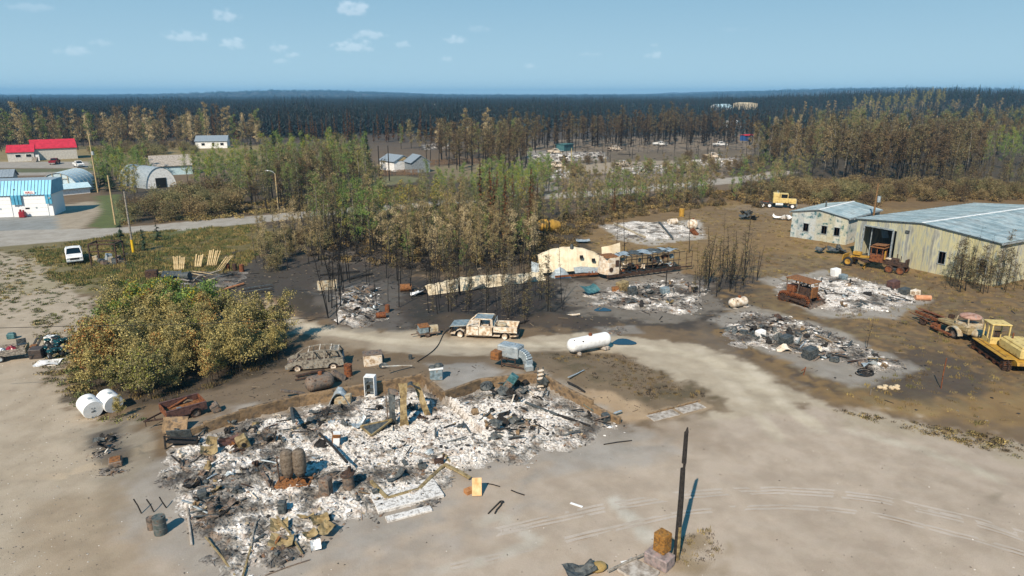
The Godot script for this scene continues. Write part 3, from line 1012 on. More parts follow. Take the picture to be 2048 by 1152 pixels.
func spots(poly: PackedVector2Array, n: int, gap: float) -> Array:
	var box := Rect2(poly[0], Vector2.ZERO)
	for p in poly:
		box = box.expand(p)
	var o := []
	for tries in n * 14:
		if o.size() >= n:
			break
		var p := Vector2(rnd(box.position.x, box.end.x), rnd(box.position.y, box.end.y))
		if not inside(p, poly):
			continue
		var cell := Vector2i((p / gap).floor())
		var ok := true
		for dx in [-1, 0, 1]:
			for dz in [-1, 0, 1]:
				for w in taken.get(Vector3i(cell.x + dx, cell.y + dz, int(gap * 10)), []):
					if p.distance_to(w) < gap:
						ok = false
		if ok:
			var key := Vector3i(cell.x, cell.y, int(gap * 10))
			if not taken.has(key):
				taken[key] = []
			taken[key].append(p)
			o.append(p)
	return o

const KIND := {
	"scorched_aspen": ["aspen", "aspen tree"], "tan_aspen": ["scorched aspen", "aspen tree"], "young_aspen": ["thin young aspen", "aspen tree"],
	"brown_aspen": ["scorched aspen", "aspen tree"], "green_aspen": ["aspen", "aspen tree"], "yellow_aspen": ["aspen", "aspen tree"],
	"autumn_tree": ["broad leafed tree", "tree"], "dark_poplar": ["poplar with black trunk", "poplar tree"],
	"thicket_shrub": ["many stemmed shrub", "shrub"], "green_shrub": ["leafy shrub", "shrub"], "dark_shrub": ["bushy shrub", "shrub"],
	"spruce_tree": ["spruce", "spruce tree"], "young_spruce": ["small bushy spruce", "spruce tree"], "rusty_spruce": ["scorched spruce", "spruce tree"], "burnt_spruce": ["thin crowned spruce", "spruce tree"],
	"charred_aspen": ["charred aspen with few leaves", "aspen tree"], "burnt_snag": ["bare burnt trunk", "burnt trunk"], "pale_snag": ["bare dead trunk", "dead tree"],
}
const HUES := {
	"scorched_aspen": ["tan", "tan and olive", "olive", "olive green", "green and olive", "yellow green", "brown", "dark olive", "deep green", "green"],
	"young_aspen": ["tan", "tan and olive", "olive", "olive green", "green and olive", "yellow green", "brown", "dark olive", "deep green", "green"],
	"tan_aspen": ["tan", "pale tan", "cream tan", "brown and tan", "dull tan", "olive tan"],
	"thicket_shrub": ["golden tan", "golden olive", "olive", "reddish tan", "yellow olive"],
	"brown_aspen": ["brown", "brown and olive", "olive", "dark brown", "blackish brown", "tan and brown", "olive green", "dark olive"],
	"autumn_tree": ["brown", "tan", "olive", "dark brown", "brown and tan", "dull green", "blackish brown", "tan and olive"],
	"charred_aspen": ["black"], "green_aspen": ["green", "olive green", "yellow green"], "yellow_aspen": ["yellow"], "dark_poplar": ["blackish brown", "dark brown", "dark olive"],
	"green_shrub": ["green", "yellow green"], "dark_shrub": ["brown and olive", "dark brown", "olive", "tan and brown"], "spruce_tree": ["dark green"], "young_spruce": ["blue green"],
	"rusty_spruce": ["rust brown"], "burnt_spruce": ["blackened"], "burnt_snag": ["black"], "pale_snag": ["pale grey"],
}

func grow(kind: String, poly: Array, n: int, gap: float, where: String, lo := 0.75, hi := 1.15) -> void:
	var set_: Array = protos[kind]
	for p in spots(P2(poly), n, gap):
		var s := rnd(lo, hi)
		var f := (s - lo) / maxf(hi - lo, 0.001)
		var word: String = "tall " if f > 0.7 else ("short " if f < 0.3 else "")
		var pick := R.randi() % set_.size()
		var hue: String = HUES[kind][pick % HUES[kind].size()]
		plant(kind, Vector3(p.x, gy(p.x, p.y) - 0.05, p.y), s, word + hue + " " + KIND[kind][0] + " " + where, kind.replace("_", " ") + " " + where, pick)

func plant(kind: String, at: Vector3, s: float, label: String, group := "", pick := 0) -> Node3D:
	var set_: Array = protos[kind]
	var o := dup(set_[pick], at, rnd(0, TAU), label, group)
	o.set_meta("category", KIND[kind][1])
	o.scale = Vector3.ONE * s
	var tilt := 0.07 if kind.ends_with("snag") else 0.025
	o.rotation.x = R.randfn() * tilt
	o.rotation.z = R.randfn() * tilt
	return o

func build_vegetation() -> void:
	make_protos()
	# the thicket beside the yard
	var th := [186, 785, 180, 720, 235, 664, 340, 654, 480, 662, 575, 690, 568, 716, 505, 748, 345, 795, 255, 798]
	grow("thicket_shrub", th, 100, 1.3, "in the thicket beside the rusty trailer box", 0.55, 1.12)
	plant("thicket_shrub", G(240, 836), 0.4, "small shrub with reddish tan leaves in front of the fallen tank")
	grow("green_shrub", [190, 690, 225, 655, 330, 640, 420, 648, 400, 668, 230, 690], 20, 1.6, "at the back of the thicket by the gravel", 0.8, 1.1)
	# trees this side of the road
	grow("tan_aspen", [515, 470, 620, 450, 660, 500, 640, 545, 560, 560, 510, 530], 34, 1.7, "above the scrap boards by the burnt yard", 0.45, 0.75)
	grow("dark_shrub", [500, 500, 560, 470, 640, 500, 620, 540, 540, 550], 8, 3.0, "above the scrap boards by the burnt yard", 0.5, 0.8)
	var mid := [600, 455, 760, 430, 900, 415, 1060, 430, 1100, 470, 1060, 525, 940, 545, 840, 545, 780, 520, 640, 500]
	grow("scorched_aspen", [600, 455, 700, 435, 760, 430, 770, 515, 640, 500], 52, 1.9, "in the tall end of the scorched wood", 0.6, 1.12)
	grow("tan_aspen", [740, 480, 900, 470, 1080, 478, 1060, 528, 940, 548, 840, 548, 760, 522], 75, 1.7, "in the scorched wood just above the collapsed trailer", 0.5, 0.9)
	grow("scorched_aspen", [760, 430, 900, 418, 1060, 430, 1100, 470, 1060, 500, 940, 500, 840, 500, 770, 490], 85, 1.9, "in the scorched wood above the collapsed trailer", 0.45, 0.82)
	grow("young_aspen", [760, 470, 900, 450, 1090, 470, 1060, 530, 940, 550, 840, 550, 770, 520], 60, 1.9, "in the scorched wood above the collapsed trailer", 0.7, 1.1)
	grow("burnt_snag", mid, 50, 1.9, "in the scorched wood above the collapsed trailer", 0.6, 1.1)
	grow("pale_snag", mid, 44, 1.9, "in the scorched wood above the collapsed trailer", 0.5, 0.95)
	grow("rusty_spruce", [950, 440, 1070, 430, 1080, 490, 1000, 510], 11, 3.5, "in the scorched wood by the yellow drum", 0.7, 1.05)
	grow("green_aspen", [850, 390, 1010, 370, 1080, 395, 1060, 420, 880, 420], 38, 2.6, "just below the road ahead of the mixed wood", 0.5, 0.8)
	grow("scorched_aspen", [820, 395, 1060, 385, 1100, 410, 1060, 430, 840, 425], 26, 2.6, "between the road and the scorched wood", 0.4, 0.7)
	grow("yellow_aspen", [640, 440, 800, 425, 1040, 420, 1080, 440, 900, 470, 700, 460], 12, 4, "scattered through the scorched wood", 0.45, 0.8)
	grow("burnt_snag", [590, 480, 700, 440, 740, 470, 720, 520, 640, 530], 30, 1.6, "standing close together by the burnt yard", 0.9, 1.35)
	# the strip across the road
	var strip := [470, 425, 520, 395, 640, 360, 720, 358, 745, 385, 730, 404, 640, 415, 520, 430]
	grow("scorched_aspen", strip, 74, 2.0, "across the road behind the street lamp", 0.8, 1.25)
	grow("dark_poplar", strip, 22, 3.0, "across the road behind the street lamp", 0.6, 0.85)
	grow("burnt_snag", [560, 425, 720, 405, 760, 404, 750, 415, 600, 432], 34, 1.7, "along the road edge behind the street lamp", 0.8, 1.4)
	grow("green_aspen", [370, 362, 470, 345, 540, 350, 540, 395, 400, 395], 42, 2.6, "beside the white arched shed", 0.6, 0.95)
	grow("spruce_tree", [500, 350, 600, 340, 640, 352, 560, 372], 9, 3.5, "across the road behind the street lamp", 0.7, 1.1)
	grow("yellow_aspen", [235, 392, 280, 385, 290, 400, 250, 405], 6, 2.5, "before the white arched shed", 0.5, 0.75)
	grow("green_aspen", [520, 345, 660, 335, 740, 345, 700, 360, 540, 372], 44, 2.8, "beyond the road beside the white garage", 0.7, 1.15)
	grow("spruce_tree", [660, 335, 730, 330, 745, 345, 680, 350], 7, 3.5, "beside the white garage", 0.9, 1.35)
	grow("young_spruce", [185, 365, 235, 360, 240, 382, 195, 388], 6, 2.6, "between the hoop greenhouse and the arched shed", 1.0, 2.0)
	grow("green_aspen", [190, 358, 300, 350, 300, 372, 200, 382], 34, 1.8, "between the hoop greenhouse and the arched shed", 0.6, 0.95)
	grow("dark_shrub", [250, 425, 380, 400, 480, 405, 480, 425, 380, 440, 260, 446], 26, 2.4, "along the far road edge beyond the poles", 0.8, 1.3)
	grow("dark_shrub", [380, 385, 500, 370, 520, 395, 400, 400], 16, 2.6, "on the dry grass behind the street lamp", 0.5, 0.9)
	for q in [[243, 497, 1.15, "tallest small spruce beside the yellow footed pole"], [228, 500, 0.7, "low bushy spruce between the charred hut and the yellow footed pole"], [290, 501, 0.85, "small blue green spruce alone on the grass past the pole"], [316, 482, 0.75, "small round topped spruce by the road edge"]]:
		plant("young_spruce", G(q[0], q[1]), q[2], q[3], "", int(q[0]) % 6)
	# back tree lines
	grow("autumn_tree", [-200, 296, 0, 292, 300, 282, 520, 284, 520, 292, 250, 300, -200, 306], 130, 3.6, "in the tree line behind the red roofed hall", 0.8, 1.3)
	grow("rusty_spruce", [-100, 280, 300, 276, 520, 276, 900, 280, 900, 285, 500, 284, -100, 292], 85, 5, "in the far scorched row before the burnt forest", 0.8, 1.35)
	grow("dark_shrub", [180, 305, 380, 298, 400, 312, 200, 320], 36, 3.5, "along the dry field behind the arched shed", 0.8, 1.2)
	grow("autumn_tree", [800, 298, 900, 288, 1010, 284, 1060, 300, 1000, 330, 880, 306], 56, 3.6, "beyond the dark shed and the rail fence", 0.7, 1.1)
	grow("dark_poplar", [850, 328, 880, 308, 1000, 312, 1010, 340, 930, 350], 34, 4, "beyond the dark shed and the rail fence", 0.7, 1.1)
	grow("dark_poplar", [960, 345, 1040, 315, 1060, 330, 1020, 360], 26, 2.8, "beside the burnt lots", 0.7, 1.1)
	grow("dark_poplar", [1000, 290, 1250, 272, 1500, 268, 1520, 285, 1240, 292, 1010, 310], 120, 4.5, "among the burnt house lots", 0.75, 1.2)
	grow("burnt_spruce", [1000, 285, 1250, 266, 1540, 262, 1540, 290, 1240, 296, 1010, 306], 95, 4, "among the burnt house lots", 0.8, 1.25)
	grow("burnt_snag", [1060, 290, 1500, 280, 1530, 320, 1300, 330, 1100, 320], 70, 4, "standing on the burnt house lots", 1.0, 1.6)
	grow("dark_shrub", [1030, 350, 1100, 325, 1300, 322, 1500, 310, 1540, 345, 1300, 352, 1120, 372], 46, 4, "along the edges of the burnt lots", 0.4, 0.8)
	grow("young_aspen", [1040, 365, 1130, 345, 1300, 345, 1480, 330, 1500, 350, 1250, 365, 1100, 385], 70, 2.6, "between the burnt lots and the gravel road", 0.6, 1.1)
	grow("green_aspen", [1000, 385, 1060, 360, 1110, 372, 1100, 395, 1040, 410], 26, 2.2, "beside the burnt lots above the yellow drum", 0.5, 0.8)
	# bush strip before the gravel road
	var bs := [1090, 440, 1140, 400, 1250, 385, 1400, 372, 1440, 385, 1400, 410, 1230, 430, 1120, 455]
	grow("young_aspen", bs, 150, 1.8, "in the brush strip below the gravel road", 0.7, 1.25)
	grow("rusty_spruce", [1200, 425, 1250, 420, 1250, 428, 1210, 432], 2, 3, "in the brush strip below the gravel road", 0.4, 0.5)
	grow("young_aspen", [1440, 385, 1560, 340, 1640, 345, 1560, 395, 1480, 420], 50, 2.2, "along the brushy edge behind the tractor unit", 0.8, 1.4)
	# big wood behind the shops
	var rw := [1490, 345, 1560, 318, 1700, 300, 1900, 296, 2000, 300, 1960, 345, 1900, 365, 1700, 362, 1560, 362]
	grow("brown_aspen", rw, 165, 2.6, "in the wood behind the metal shops", 0.8, 1.2)
	grow("dark_poplar", [1640, 350, 1900, 325, 1960, 340, 1900, 372, 1700, 368], 60, 2.8, "in the wood behind the metal shops", 0.85, 1.15)
	grow("burnt_spruce", [1480, 335, 1560, 300, 1960, 280, 1960, 300, 1600, 325], 50, 4, "in the wood behind the metal shops", 0.8, 1.2)
	grow("brown_aspen", [1480, 330, 1560, 300, 1750, 280, 2080, 282, 2150, 300, 1960, 318, 1700, 322, 1540, 345], 90, 3.2, "in the back of the wood beyond the metal shops", 0.75, 1.15)
	grow("spruce_tree", [1480, 325, 1560, 296, 1700, 275, 2000, 275, 2000, 310, 1600, 335], 34, 4.5, "in the back of the wood beyond the metal shops", 0.8, 1.25)
	grow("charred_aspen", [1700, 372, 1860, 350, 2048, 350, 2200, 370, 2200, 400, 2048, 400, 1800, 400], 80, 2.0, "in the scorched brush behind the metal shops", 0.6, 1.1)
	grow("brown_aspen", [1820, 372, 1900, 350, 2100, 352, 2200, 385, 2048, 398, 1860, 392], 40, 2.6, "in the scorched brush behind the metal shops", 0.3, 0.5)
	grow("pale_snag", [1640, 345, 1960, 320, 2040, 340, 1900, 366, 1700, 362], 60, 2.6, "in the wood behind the metal shops", 0.9, 1.5)
	grow("green_aspen", [1880, 318, 2080, 305, 2200, 320, 2100, 340, 1920, 338], 46, 3.2, "behind the big metal shop among pale trunks", 0.8, 1.15)
	grow("autumn_tree", [1500, 255, 1700, 236, 1980, 232, 2100, 245, 1980, 270, 1560, 285], 130, 5, "in the grey wood below the yellow hilltop trees", 0.7, 1.15)
	grow("yellow_aspen", [1690, 231, 1880, 225, 1900, 233, 1720, 238], 46, 6, "on the far rise above the grey wood", 1.0, 1.6)
	grow("spruce_tree", [1880, 222, 2100, 222, 2100, 236, 1900, 236], 40, 7, "on the far edge of the valley", 0.9, 1.5)
	grow("dark_shrub", [1440, 395, 1560, 372, 1700, 376, 1950, 378, 2200, 385, 2200, 420, 2048, 402, 1800, 404, 1740, 416, 1600, 406], 90, 2.2, "in the scorched brush behind the metal shops", 0.5, 1.0)
	# burnt trunks in the yard
	var sn := [850, 640, 860, 575, 960, 560, 1090, 570, 1140, 600, 1130, 645, 1060, 650, 950, 645]
	grow("burnt_snag", sn, 48, 0.9, "below the collapsed trailer by the burnt pickup", 0.3, 1.05)
	grow("pale_snag", [960, 640, 1020, 610, 1060, 640, 1010, 650], 18, 0.4, "in the thin clump behind the burnt pickup", 0.4, 0.75)
	grow("burnt_snag", [860, 572, 1060, 530, 1120, 560, 1000, 590, 880, 600], 18, 1.1, "in front of the collapsed trailer", 0.5, 1.15)
	grow("burnt_snag", [1370, 600, 1385, 560, 1460, 545, 1500, 560, 1480, 590, 1420, 600], 24, 0.9, "beside the burnt camper frame", 0.3, 0.95)
	grow("burnt_snag", [1400, 560, 1500, 530, 1520, 560, 1460, 590], 16, 1.2, "beside the burnt camper frame", 0.5, 0.9)
	grow("burnt_snag", [655, 640, 660, 570, 700, 550, 705, 570, 680, 660], 20, 0.7, "beside the heap of burnt scrap", 0.7, 1.2)
	grow("burnt_snag", [700, 580, 800, 540, 860, 560, 830, 600, 770, 640], 12, 2.0, "beside the heap of burnt scrap", 0.6, 1.1)
	grow("charred_aspen", [1880, 576, 1925, 556, 1985, 566, 2060, 572, 2050, 585, 1940, 590], 30, 0.8, "against the corner of the big metal shop", 0.45, 0.95)
	grow("charred_aspen", sn, 24, 1.2, "below the collapsed trailer by the burnt pickup", 0.35, 0.9)
	grow("charred_aspen", [1385, 590, 1400, 550, 1500, 530, 1520, 560, 1470, 590], 26, 1.2, "beside the burnt camper frame", 0.35, 0.9)
	grow("burnt_snag", [1900, 580, 1925, 560, 1985, 566, 1990, 585, 1940, 590], 5, 0.9, "against the corner of the big metal shop", 0.4, 0.8)
	for a in [[1378, 506, 1.0], [1248, 520, 1.15], [1232, 520, 1.0], [772, 360, 1.1]]:
		plant("burnt_snag", G(a[0], a[1]), a[2], "lone bare black trunk standing near the burnt camper frame", "lone black trunks")
	plant("burnt_snag", G(1733, 700), 0.45, "burnt shrub of upright black stems beside the ash bed")
	build_ground_cover()

func cover(meshes: Array, poly: Array, n: int, pal: Array, lo: float, hi: float, name_: String, label: String, avoid := []) -> void:
	var pp := P2(poly)
	var box := Rect2(pp[0], Vector2.ZERO)
	for p in pp:
		box = box.expand(p)
	var places := []
	var tints := []
	for q in meshes.size():
		places.append([])
		tints.append([])
	var made := 0
	for tries in n * 12:
		if made >= n:
			break
		var p := Vector2(rnd(box.position.x, box.end.x), rnd(box.position.y, box.end.y))
		if not inside(p, pp) or N.get_noise_2d(p.x * 0.16, p.y * 0.16) < rnd(-0.5, 0.3):
			continue
		var q := R.randi() % meshes.size()
		var s := rnd(lo, hi)
		places[q].append(Transform3D(Basis(Vector3.UP, rnd(0, TAU)).scaled(Vector3(s, s * rnd(0.7, 1.2), s)), Vector3(p.x, gy(p.x, p.y) - 0.04, p.y)))
		tints[q].append(tone(pal, 0.2))
		made += 1
	for q in meshes.size():
		scatter(name_, meshes[q], places[q], tints[q], label, "plants")

func build_ground_cover() -> void:
	var bush := [bush_mesh(120, 0.9, 1.2, 0.24), bush_mesh(90, 0.7, 1.5, 0.22)]
	var low := [bush_mesh(60, 0.6, 0.6, 0.18)]
	var tuft := [grass_mesh(26, 0.34, 0.3), grass_mesh(22, 0.22, 0.35)]
	var weed := [bush_mesh(26, 0.3, 0.16, 0.10)]
	var browns := pals(["6b5836", "7d683c", "54452c", "8a7444", "5c5230"])
	var straw := pals(["8f7d48", "7a6c3c", "a08c54", "6a6436"])
	var greens := pals(["56602e", "4a5a2c", "6a6a34"])
	var darks := pals(["2e2a24", "3a332a", "241f1a", "4a3f30"])
	cover(bush, [1440, 390, 1560, 360, 2200, 372, 2300, 420, 2048, 404, 1800, 404, 1740, 418, 1590, 408, 1500, 420], 1500, browns, 0.6, 1.3, "undergrowth", "brown scorched brush growing thick behind the metal shops")
	cover(bush, [600, 460, 900, 415, 1110, 440, 1110, 500, 1040, 535, 840, 545, 640, 520, 540, 480], 800, browns + darks, 0.5, 1.1, "undergrowth", "scorched brush under the trees of the wood")
	cover(bush, [1060, 470, 1130, 430, 1260, 395, 1440, 380, 1450, 412, 1240, 438, 1160, 480, 1130, 520, 1060, 535], 650, browns, 0.5, 1.1, "undergrowth", "brown brush below the gravel road")
	cover(low, [240, 450, 480, 405, 820, 370, 900, 395, 640, 420, 440, 440], 700, browns + straw, 0.7, 1.8, "undergrowth", "dry brush across the road")
	cover(bush, [1030, 350, 1480, 322, 1530, 350, 1300, 372, 1120, 380], 200, browns + straw, 0.4, 0.9, "undergrowth", "brown brush on the burnt lots")
	cover(tuft, [60, 500, 240, 468, 500, 450, 560, 470, 480, 540, 330, 580, 230, 590, 110, 560], 5200, straw + greens, 0.7, 1.6, "grass", "dry grass round the burnt frame")
	cover(weed, [-150, 500, 90, 500, 220, 580, 120, 590, 0, 610, -150, 600], 900, greens + straw, 0.6, 1.6, "weeds", "sparse weeds on the gravel")
	cover(weed, [60, 640, 170, 600, 160, 800, 300, 850, 200, 850, 80, 760], 420, straw + greens, 0.6, 1.5, "weeds", "sparse weeds beside the thicket")
	cover(weed, [-20, 560, 200, 600, 180, 650, -20, 640], 120, greens, 0.6, 1.4, "weeds", "scattered weeds on the pale yard")
	cover(tuft, [1130, 490, 1480, 400, 1560, 440, 2048, 560, 2200, 800, 2048, 870, 1800, 820, 1640, 780, 1840, 740, 1560, 560], 2600, straw + browns, 0.4, 1.0, "grass", "sparse dead grass on the brown field")
	cover(weed, [1640, 812, 1800, 838, 2048, 880, 2048, 920, 1850, 870, 1700, 830], 220, straw + browns, 0.5, 1.2, "weeds", "sparse dead weeds at the gravel edge")
	cover(tuft, [1340, 1080, 1420, 1060, 1440, 1110, 1350, 1140], 70, straw + darks, 0.3, 0.7, "grass", "dead grass round the foot of the burnt pole")
	cover(tuft, [1080, 712, 1230, 708, 1330, 748, 1420, 795, 1300, 800, 1150, 750], 420, browns + darks, 0.3, 0.7, "grass", "scorched grass behind the ash bed")
	cover(tuft, [165, 795, 150, 720, 215, 662, 480, 662, 588, 690, 510, 750, 335, 805], 700, darks + browns, 0.5, 1.2, "grass", "dark grass under the thicket")
	cover(low, [150, 790, 140, 720, 200, 660, 215, 690, 180, 800], 120, straw + greens, 0.5, 1.1, "undergrowth", "low brush at the thicket edge")
	# the burnt forest that runs to the horizon
	var clumps := []
	for q in 4:
		var b := MB.new()
		for t in 20:
			var p := Vector3(rnd(-11, 11), 0, rnd(-11, 11))
			var h := rnd(7, 14)
			var dead := rnd() < 0.3
			b.col = lin("241f1b") if dead else tone(pals(["10282c", "142e2e", "0e2226", "1a2c2a", "262420"]), 0.2)
			b.cyl(p, p + Vector3(rnd(-0.3, 0.3), h, rnd(-0.3, 0.3)), 0.16, 0.03, 3, false)
			for k in (6 if dead else 13):
				var f := rnd(0.12, 0.98)
				var ang := rnd(0, TAU)
				var L := rnd(1.1, 2.1) * (1.08 - f) * (0.6 if dead else 1.0)
				var c := p + Vector3(0, h * f, 0)
				var sd := Vector3(-sin(ang), 0, cos(ang)) * L * 0.45
				b.tri(c + Vector3(0, 0.7, 0), c + Vector3(cos(ang) * L, -0.5, sin(ang) * L) + sd, c + Vector3(cos(ang) * L, -0.5, sin(ang) * L) - sd)
		clumps.append(b.mesh(M.leaf))
	var places := [[], [], [], []]
	var tints := [[], [], [], []]
	for band in [[390, 700, 2300], [700, 1500, 7000], [1500, 3200, 9000], [3200, 6200, 12000]]:
		for k in band[2]:
			var d: float = sqrt(rnd(pow(band[0], 2), pow(band[1], 2)))
			var a := rnd(-0.82, 0.82)
			var x := sin(a) * d
			var z := -cos(a) * d
			if d < 900 and x > d * 0.0 - 20 and N.get_noise_2d(x * 0.004, z * 0.004) > -0.6 and (d < 560 or x > d * 0.15):
				if rnd() < 0.75:
					continue
			var q := R.randi() % 4
			var s := rnd(0.7, 1.15)
			if rnd() < 0.05:
				s *= 1.4
			places[q].append(Transform3D(Basis(Vector3.UP, rnd(0, TAU)).scaled(Vector3(1, s, 1)), Vector3(x, gy(x, z), z)))
			tints[q].append(Color(1, 1, 1) * rnd(0.7, 1.3))
	for q in 4:
		scatter("burnt_forest", clumps[q], places[q], tints[q], "dark burnt spruce forest stretching to the horizon", "forest")

# ------------------------------------------------------------------ vehicles and machines
func V2(a: Array) -> PackedVector2Array:
	var o := PackedVector2Array()
	for k in range(0, a.size(), 2):
		o.append(Vector2(a[k], a[k + 1]))
	return o

func arch(x: float, y: float, r: float) -> Array:   # a wheel arch, from +x to -x
	var o := []
	for k in 7:
		var t := PI * k / 6.0
		o += [x + cos(t) * r, y + sin(t) * r]
	return o

func wheel(o: Node3D, at: Vector3, r: float, w: float, tyre: Material, rim: Material, rr := 0.6) -> void:
	var b := MB.new()
	b.xf.origin = at
	b.lathe(Vector3(0, 0, -w / 2), Basis(Vector3.RIGHT, Vector3(0, 0, 1), Vector3.UP), [Vector2(r * rr, 0), Vector2(r * 0.9, 0), Vector2(r, w * 0.2), Vector2(r, w * 0.8), Vector2(r * 0.9, w), Vector2(r * rr, w)], 16)
	var t := part("wheel", b, tyre, o)
	var c := MB.new()
	c.xf.origin = at
	c.lathe(Vector3(0, 0, -w / 2), Basis(Vector3.RIGHT, Vector3(0, 0, 1), Vector3.UP), [Vector2(0.001, w * 0.3), Vector2(r * rr * 0.5, w * 0.15), Vector2(r * rr, w * 0.05), Vector2(r * rr, w * 0.95), Vector2(r * rr * 0.5, w * 0.85), Vector2(0.001, w * 0.7)], 12)
	part("rim", c, rim, t)

func face(pt: Vector3, to: Vector3) -> float:   # the turn that points local +x from pt to to
	return atan2(-(to.z - pt.z), to.x - pt.x)

func one(m: Callable, mt: Material, called: String, o: Node) -> MeshInstance3D:
	var b := MB.new()
	m.call(b)
	return part(called, b, mt, o)

# crew cab pickup; front towards +x
func pickup(called: String, label: String, at: Vector3, turn: float, paint: Material, hood_m: Material, burnt: bool, group := "") -> Node3D:
	var o := thing(called, label, "pickup truck", at, turn, group)
	var drop := -0.14 if burnt else 0.0
	if burnt:
		o.scale = Vector3(1.0, 1.1, 1.03)
	var prof := [3.2, 0.5, 3.2, 0.98, 3.08, 1.12, 1.62, 1.24, -0.92, 1.22, -0.92, 0.78, -3.15, 0.78, -3.15, 0.48]
	var a2 := arch(-2.02, 0.42, 0.48)
	a2.reverse()
	var bottom := [-2.5, 0.42, -2.4, 0.7, -2.02, 0.9, -1.65, 0.7, -1.55, 0.42, 1.75, 0.38, 1.85, 0.7, 2.22, 0.9, 2.6, 0.7, 2.72, 0.45]
	one(func(b: MB):
		b.xf.origin.y = drop
		b.prism(V2(prof + bottom), 1.9), paint, "body", o)
	one(func(b: MB):
		b.xf.origin.y = drop
		b.prism(V2([1.62, 1.245, 3.09, 1.125, 3.2, 1.02, 3.24, 1.03, 3.13, 1.16, 1.62, 1.285]), 1.7), hood_m, "hood", o)
	# bed
	for s in [-1, 1]:
		one(func(b: MB):
			b.xf.origin.y = drop
			b.prism(V2([-0.98, 0.8, -0.98, 1.24, -3.18, 1.24, -3.18, 0.8]), 0.09, Transform3D(Basis(), Vector3(0, 0, s * 0.93)))
			b.box(Vector3(-2.08, 1.25, s * 0.93), Vector3(2.2, 0.05, 0.13), Basis(), 0.015)
			b.box(Vector3(-2.05, 0.96, s * 0.99), Vector3(1.25, 0.09, 0.06), Basis(), 0.02), paint, "bed_side", o)
	one(func(b: MB):
		b.xf.origin.y = drop
		b.box(Vector3(-3.19, 1.0, 0), Vector3(0.07, 0.5, 1.8), Basis(), 0.02), M.dark_rust if burnt else paint, "tailgate", o)
	one(func(b: MB):
		b.xf.origin.y = drop
		b.box(Vector3(-1.0, 1.05, 0), Vector3(0.06, 0.45, 1.78)), paint, "bed_bulkhead", o)
	# cab
	one(func(b: MB):
		b.xf.origin.y = drop
		for s in [-1.0, 1.0]:
			var z: float = s * 0.93
			var zr: float = s * 0.78
			b.bar(Vector3(1.55, 1.22, z), Vector3(0.78, 1.86, zr), 0.09, 0.1)
			b.bar(Vector3(0.38, 1.2, z), Vector3(0.32, 1.86, zr), 0.12, 0.08)
			b.bar(Vector3(-0.82, 1.2, z), Vector3(-0.74, 1.86, zr), 0.2, 0.1)
			b.bar(Vector3(0.8, 1.86, zr), Vector3(-0.78, 1.87, zr), 0.1, 0.09)
		b.bar(Vector3(-0.88, 1.25, -0.9), Vector3(-0.88, 1.25, 0.9), 0.1, 0.1), paint, "cab_frame", o)
	one(func(b: MB):
		b.xf.origin.y = drop
		b.grid(6, 4, func(u, v): return Vector3(lerpf(0.82, -0.8, u), 1.92 - 0.05 * pow(v * 2 - 1, 2) - (0.09 * sin(u * PI) * sin(v * PI) if burnt else 0.0), lerpf(-0.82, 0.82, v)))
		b.box(Vector3(0.0, 1.86, 0.8), Vector3(1.6, 0.05, 0.05))
		b.box(Vector3(0.0, 1.86, -0.8), Vector3(1.6, 0.05, 0.05)), hood_m if burnt else paint, "roof", o)
	if burnt:
		one(func(b: MB):
			b.xf.origin.y = drop
			b.box(Vector3(0.5, 1.05, 0.4), Vector3(0.15, 0.8, 0.5), Basis(Vector3(0, 0, 1), 0.2))
			b.box(Vector3(0.5, 1.05, -0.4), Vector3(0.15, 0.8, 0.5), Basis(Vector3(0, 0, 1), 0.2))
			b.box(Vector3(-0.5, 1.05, 0), Vector3(0.15, 0.8, 1.3), Basis(Vector3(0, 0, 1), 0.2))
			b.box(Vector3(0.4, 0.98, 0), Vector3(2.2, 0.3, 1.6)), M.dark_rust, "seat_frame", o)
		one(func(b: MB):
			b.xf.origin.y = drop
			for s in [-0.86, 0.86]:
				b.cyl(Vector3(-1.06, 1.2, s), Vector3(-1.06, 1.7, s), 0.03, 0.03, 6)
			b.cyl(Vector3(-1.06, 1.7, -0.86), Vector3(-1.06, 1.7, 0.86), 0.03, 0.03, 6), M.galv, "rack", o)
	else:
		one(func(b: MB):
			b.xf.origin.y = drop
			b.oquad(Vector3(1.5, 1.24, -0.84), Vector3(1.5, 1.24, 0.84), Vector3(0.8, 1.84, 0.74), Vector3(0.8, 1.84, -0.74), Vector3(1, 1, 0)), M.glass, "windscreen", o)
		for s in [-1.0, 1.0]:
			for q in [[1.3, 0.44, 0.72], [0.3, -0.74, 0.3]]:
				one(func(b: MB):
					b.oquad(Vector3(q[0], 1.24, s * 0.92), Vector3(q[1], 1.24, s * 0.92), Vector3(minf(q[1], q[2]), 1.82, s * 0.79), Vector3(q[2], 1.82, s * 0.79), Vector3(0, 0, s)), M.glass, "window", o)
		one(func(b: MB): b.oquad(Vector3(-0.89, 1.24, -0.8), Vector3(-0.89, 1.24, 0.8), Vector3(-0.8, 1.84, 0.72), Vector3(-0.8, 1.84, -0.72), Vector3(-1, 0, 0)), M.glass, "rear_window", o)
	for s in [-1.0, 1.0]:
		for q in [[0.46, 1.58], [-0.84, 0.42]]:
			one(func(b: MB):
				b.xf.origin.y = drop
				b.box(Vector3((q[0] + q[1]) / 2, 0.83, s * 0.955), Vector3(q[1] - q[0], 0.74, 0.03), Basis(), 0.012)
				b.box(Vector3(q[0] + 0.12, 1.0, s * 0.975), Vector3(0.16, 0.04, 0.03)), paint, "door", o)
		one(func(b: MB):
			b.xf.origin.y = drop
			b.box(Vector3(3.17, 0.9, s * 0.75), Vector3(0.12, 0.2, 0.3), Basis(), 0.03), M.dark if burnt else M.galv, "headlight", o)
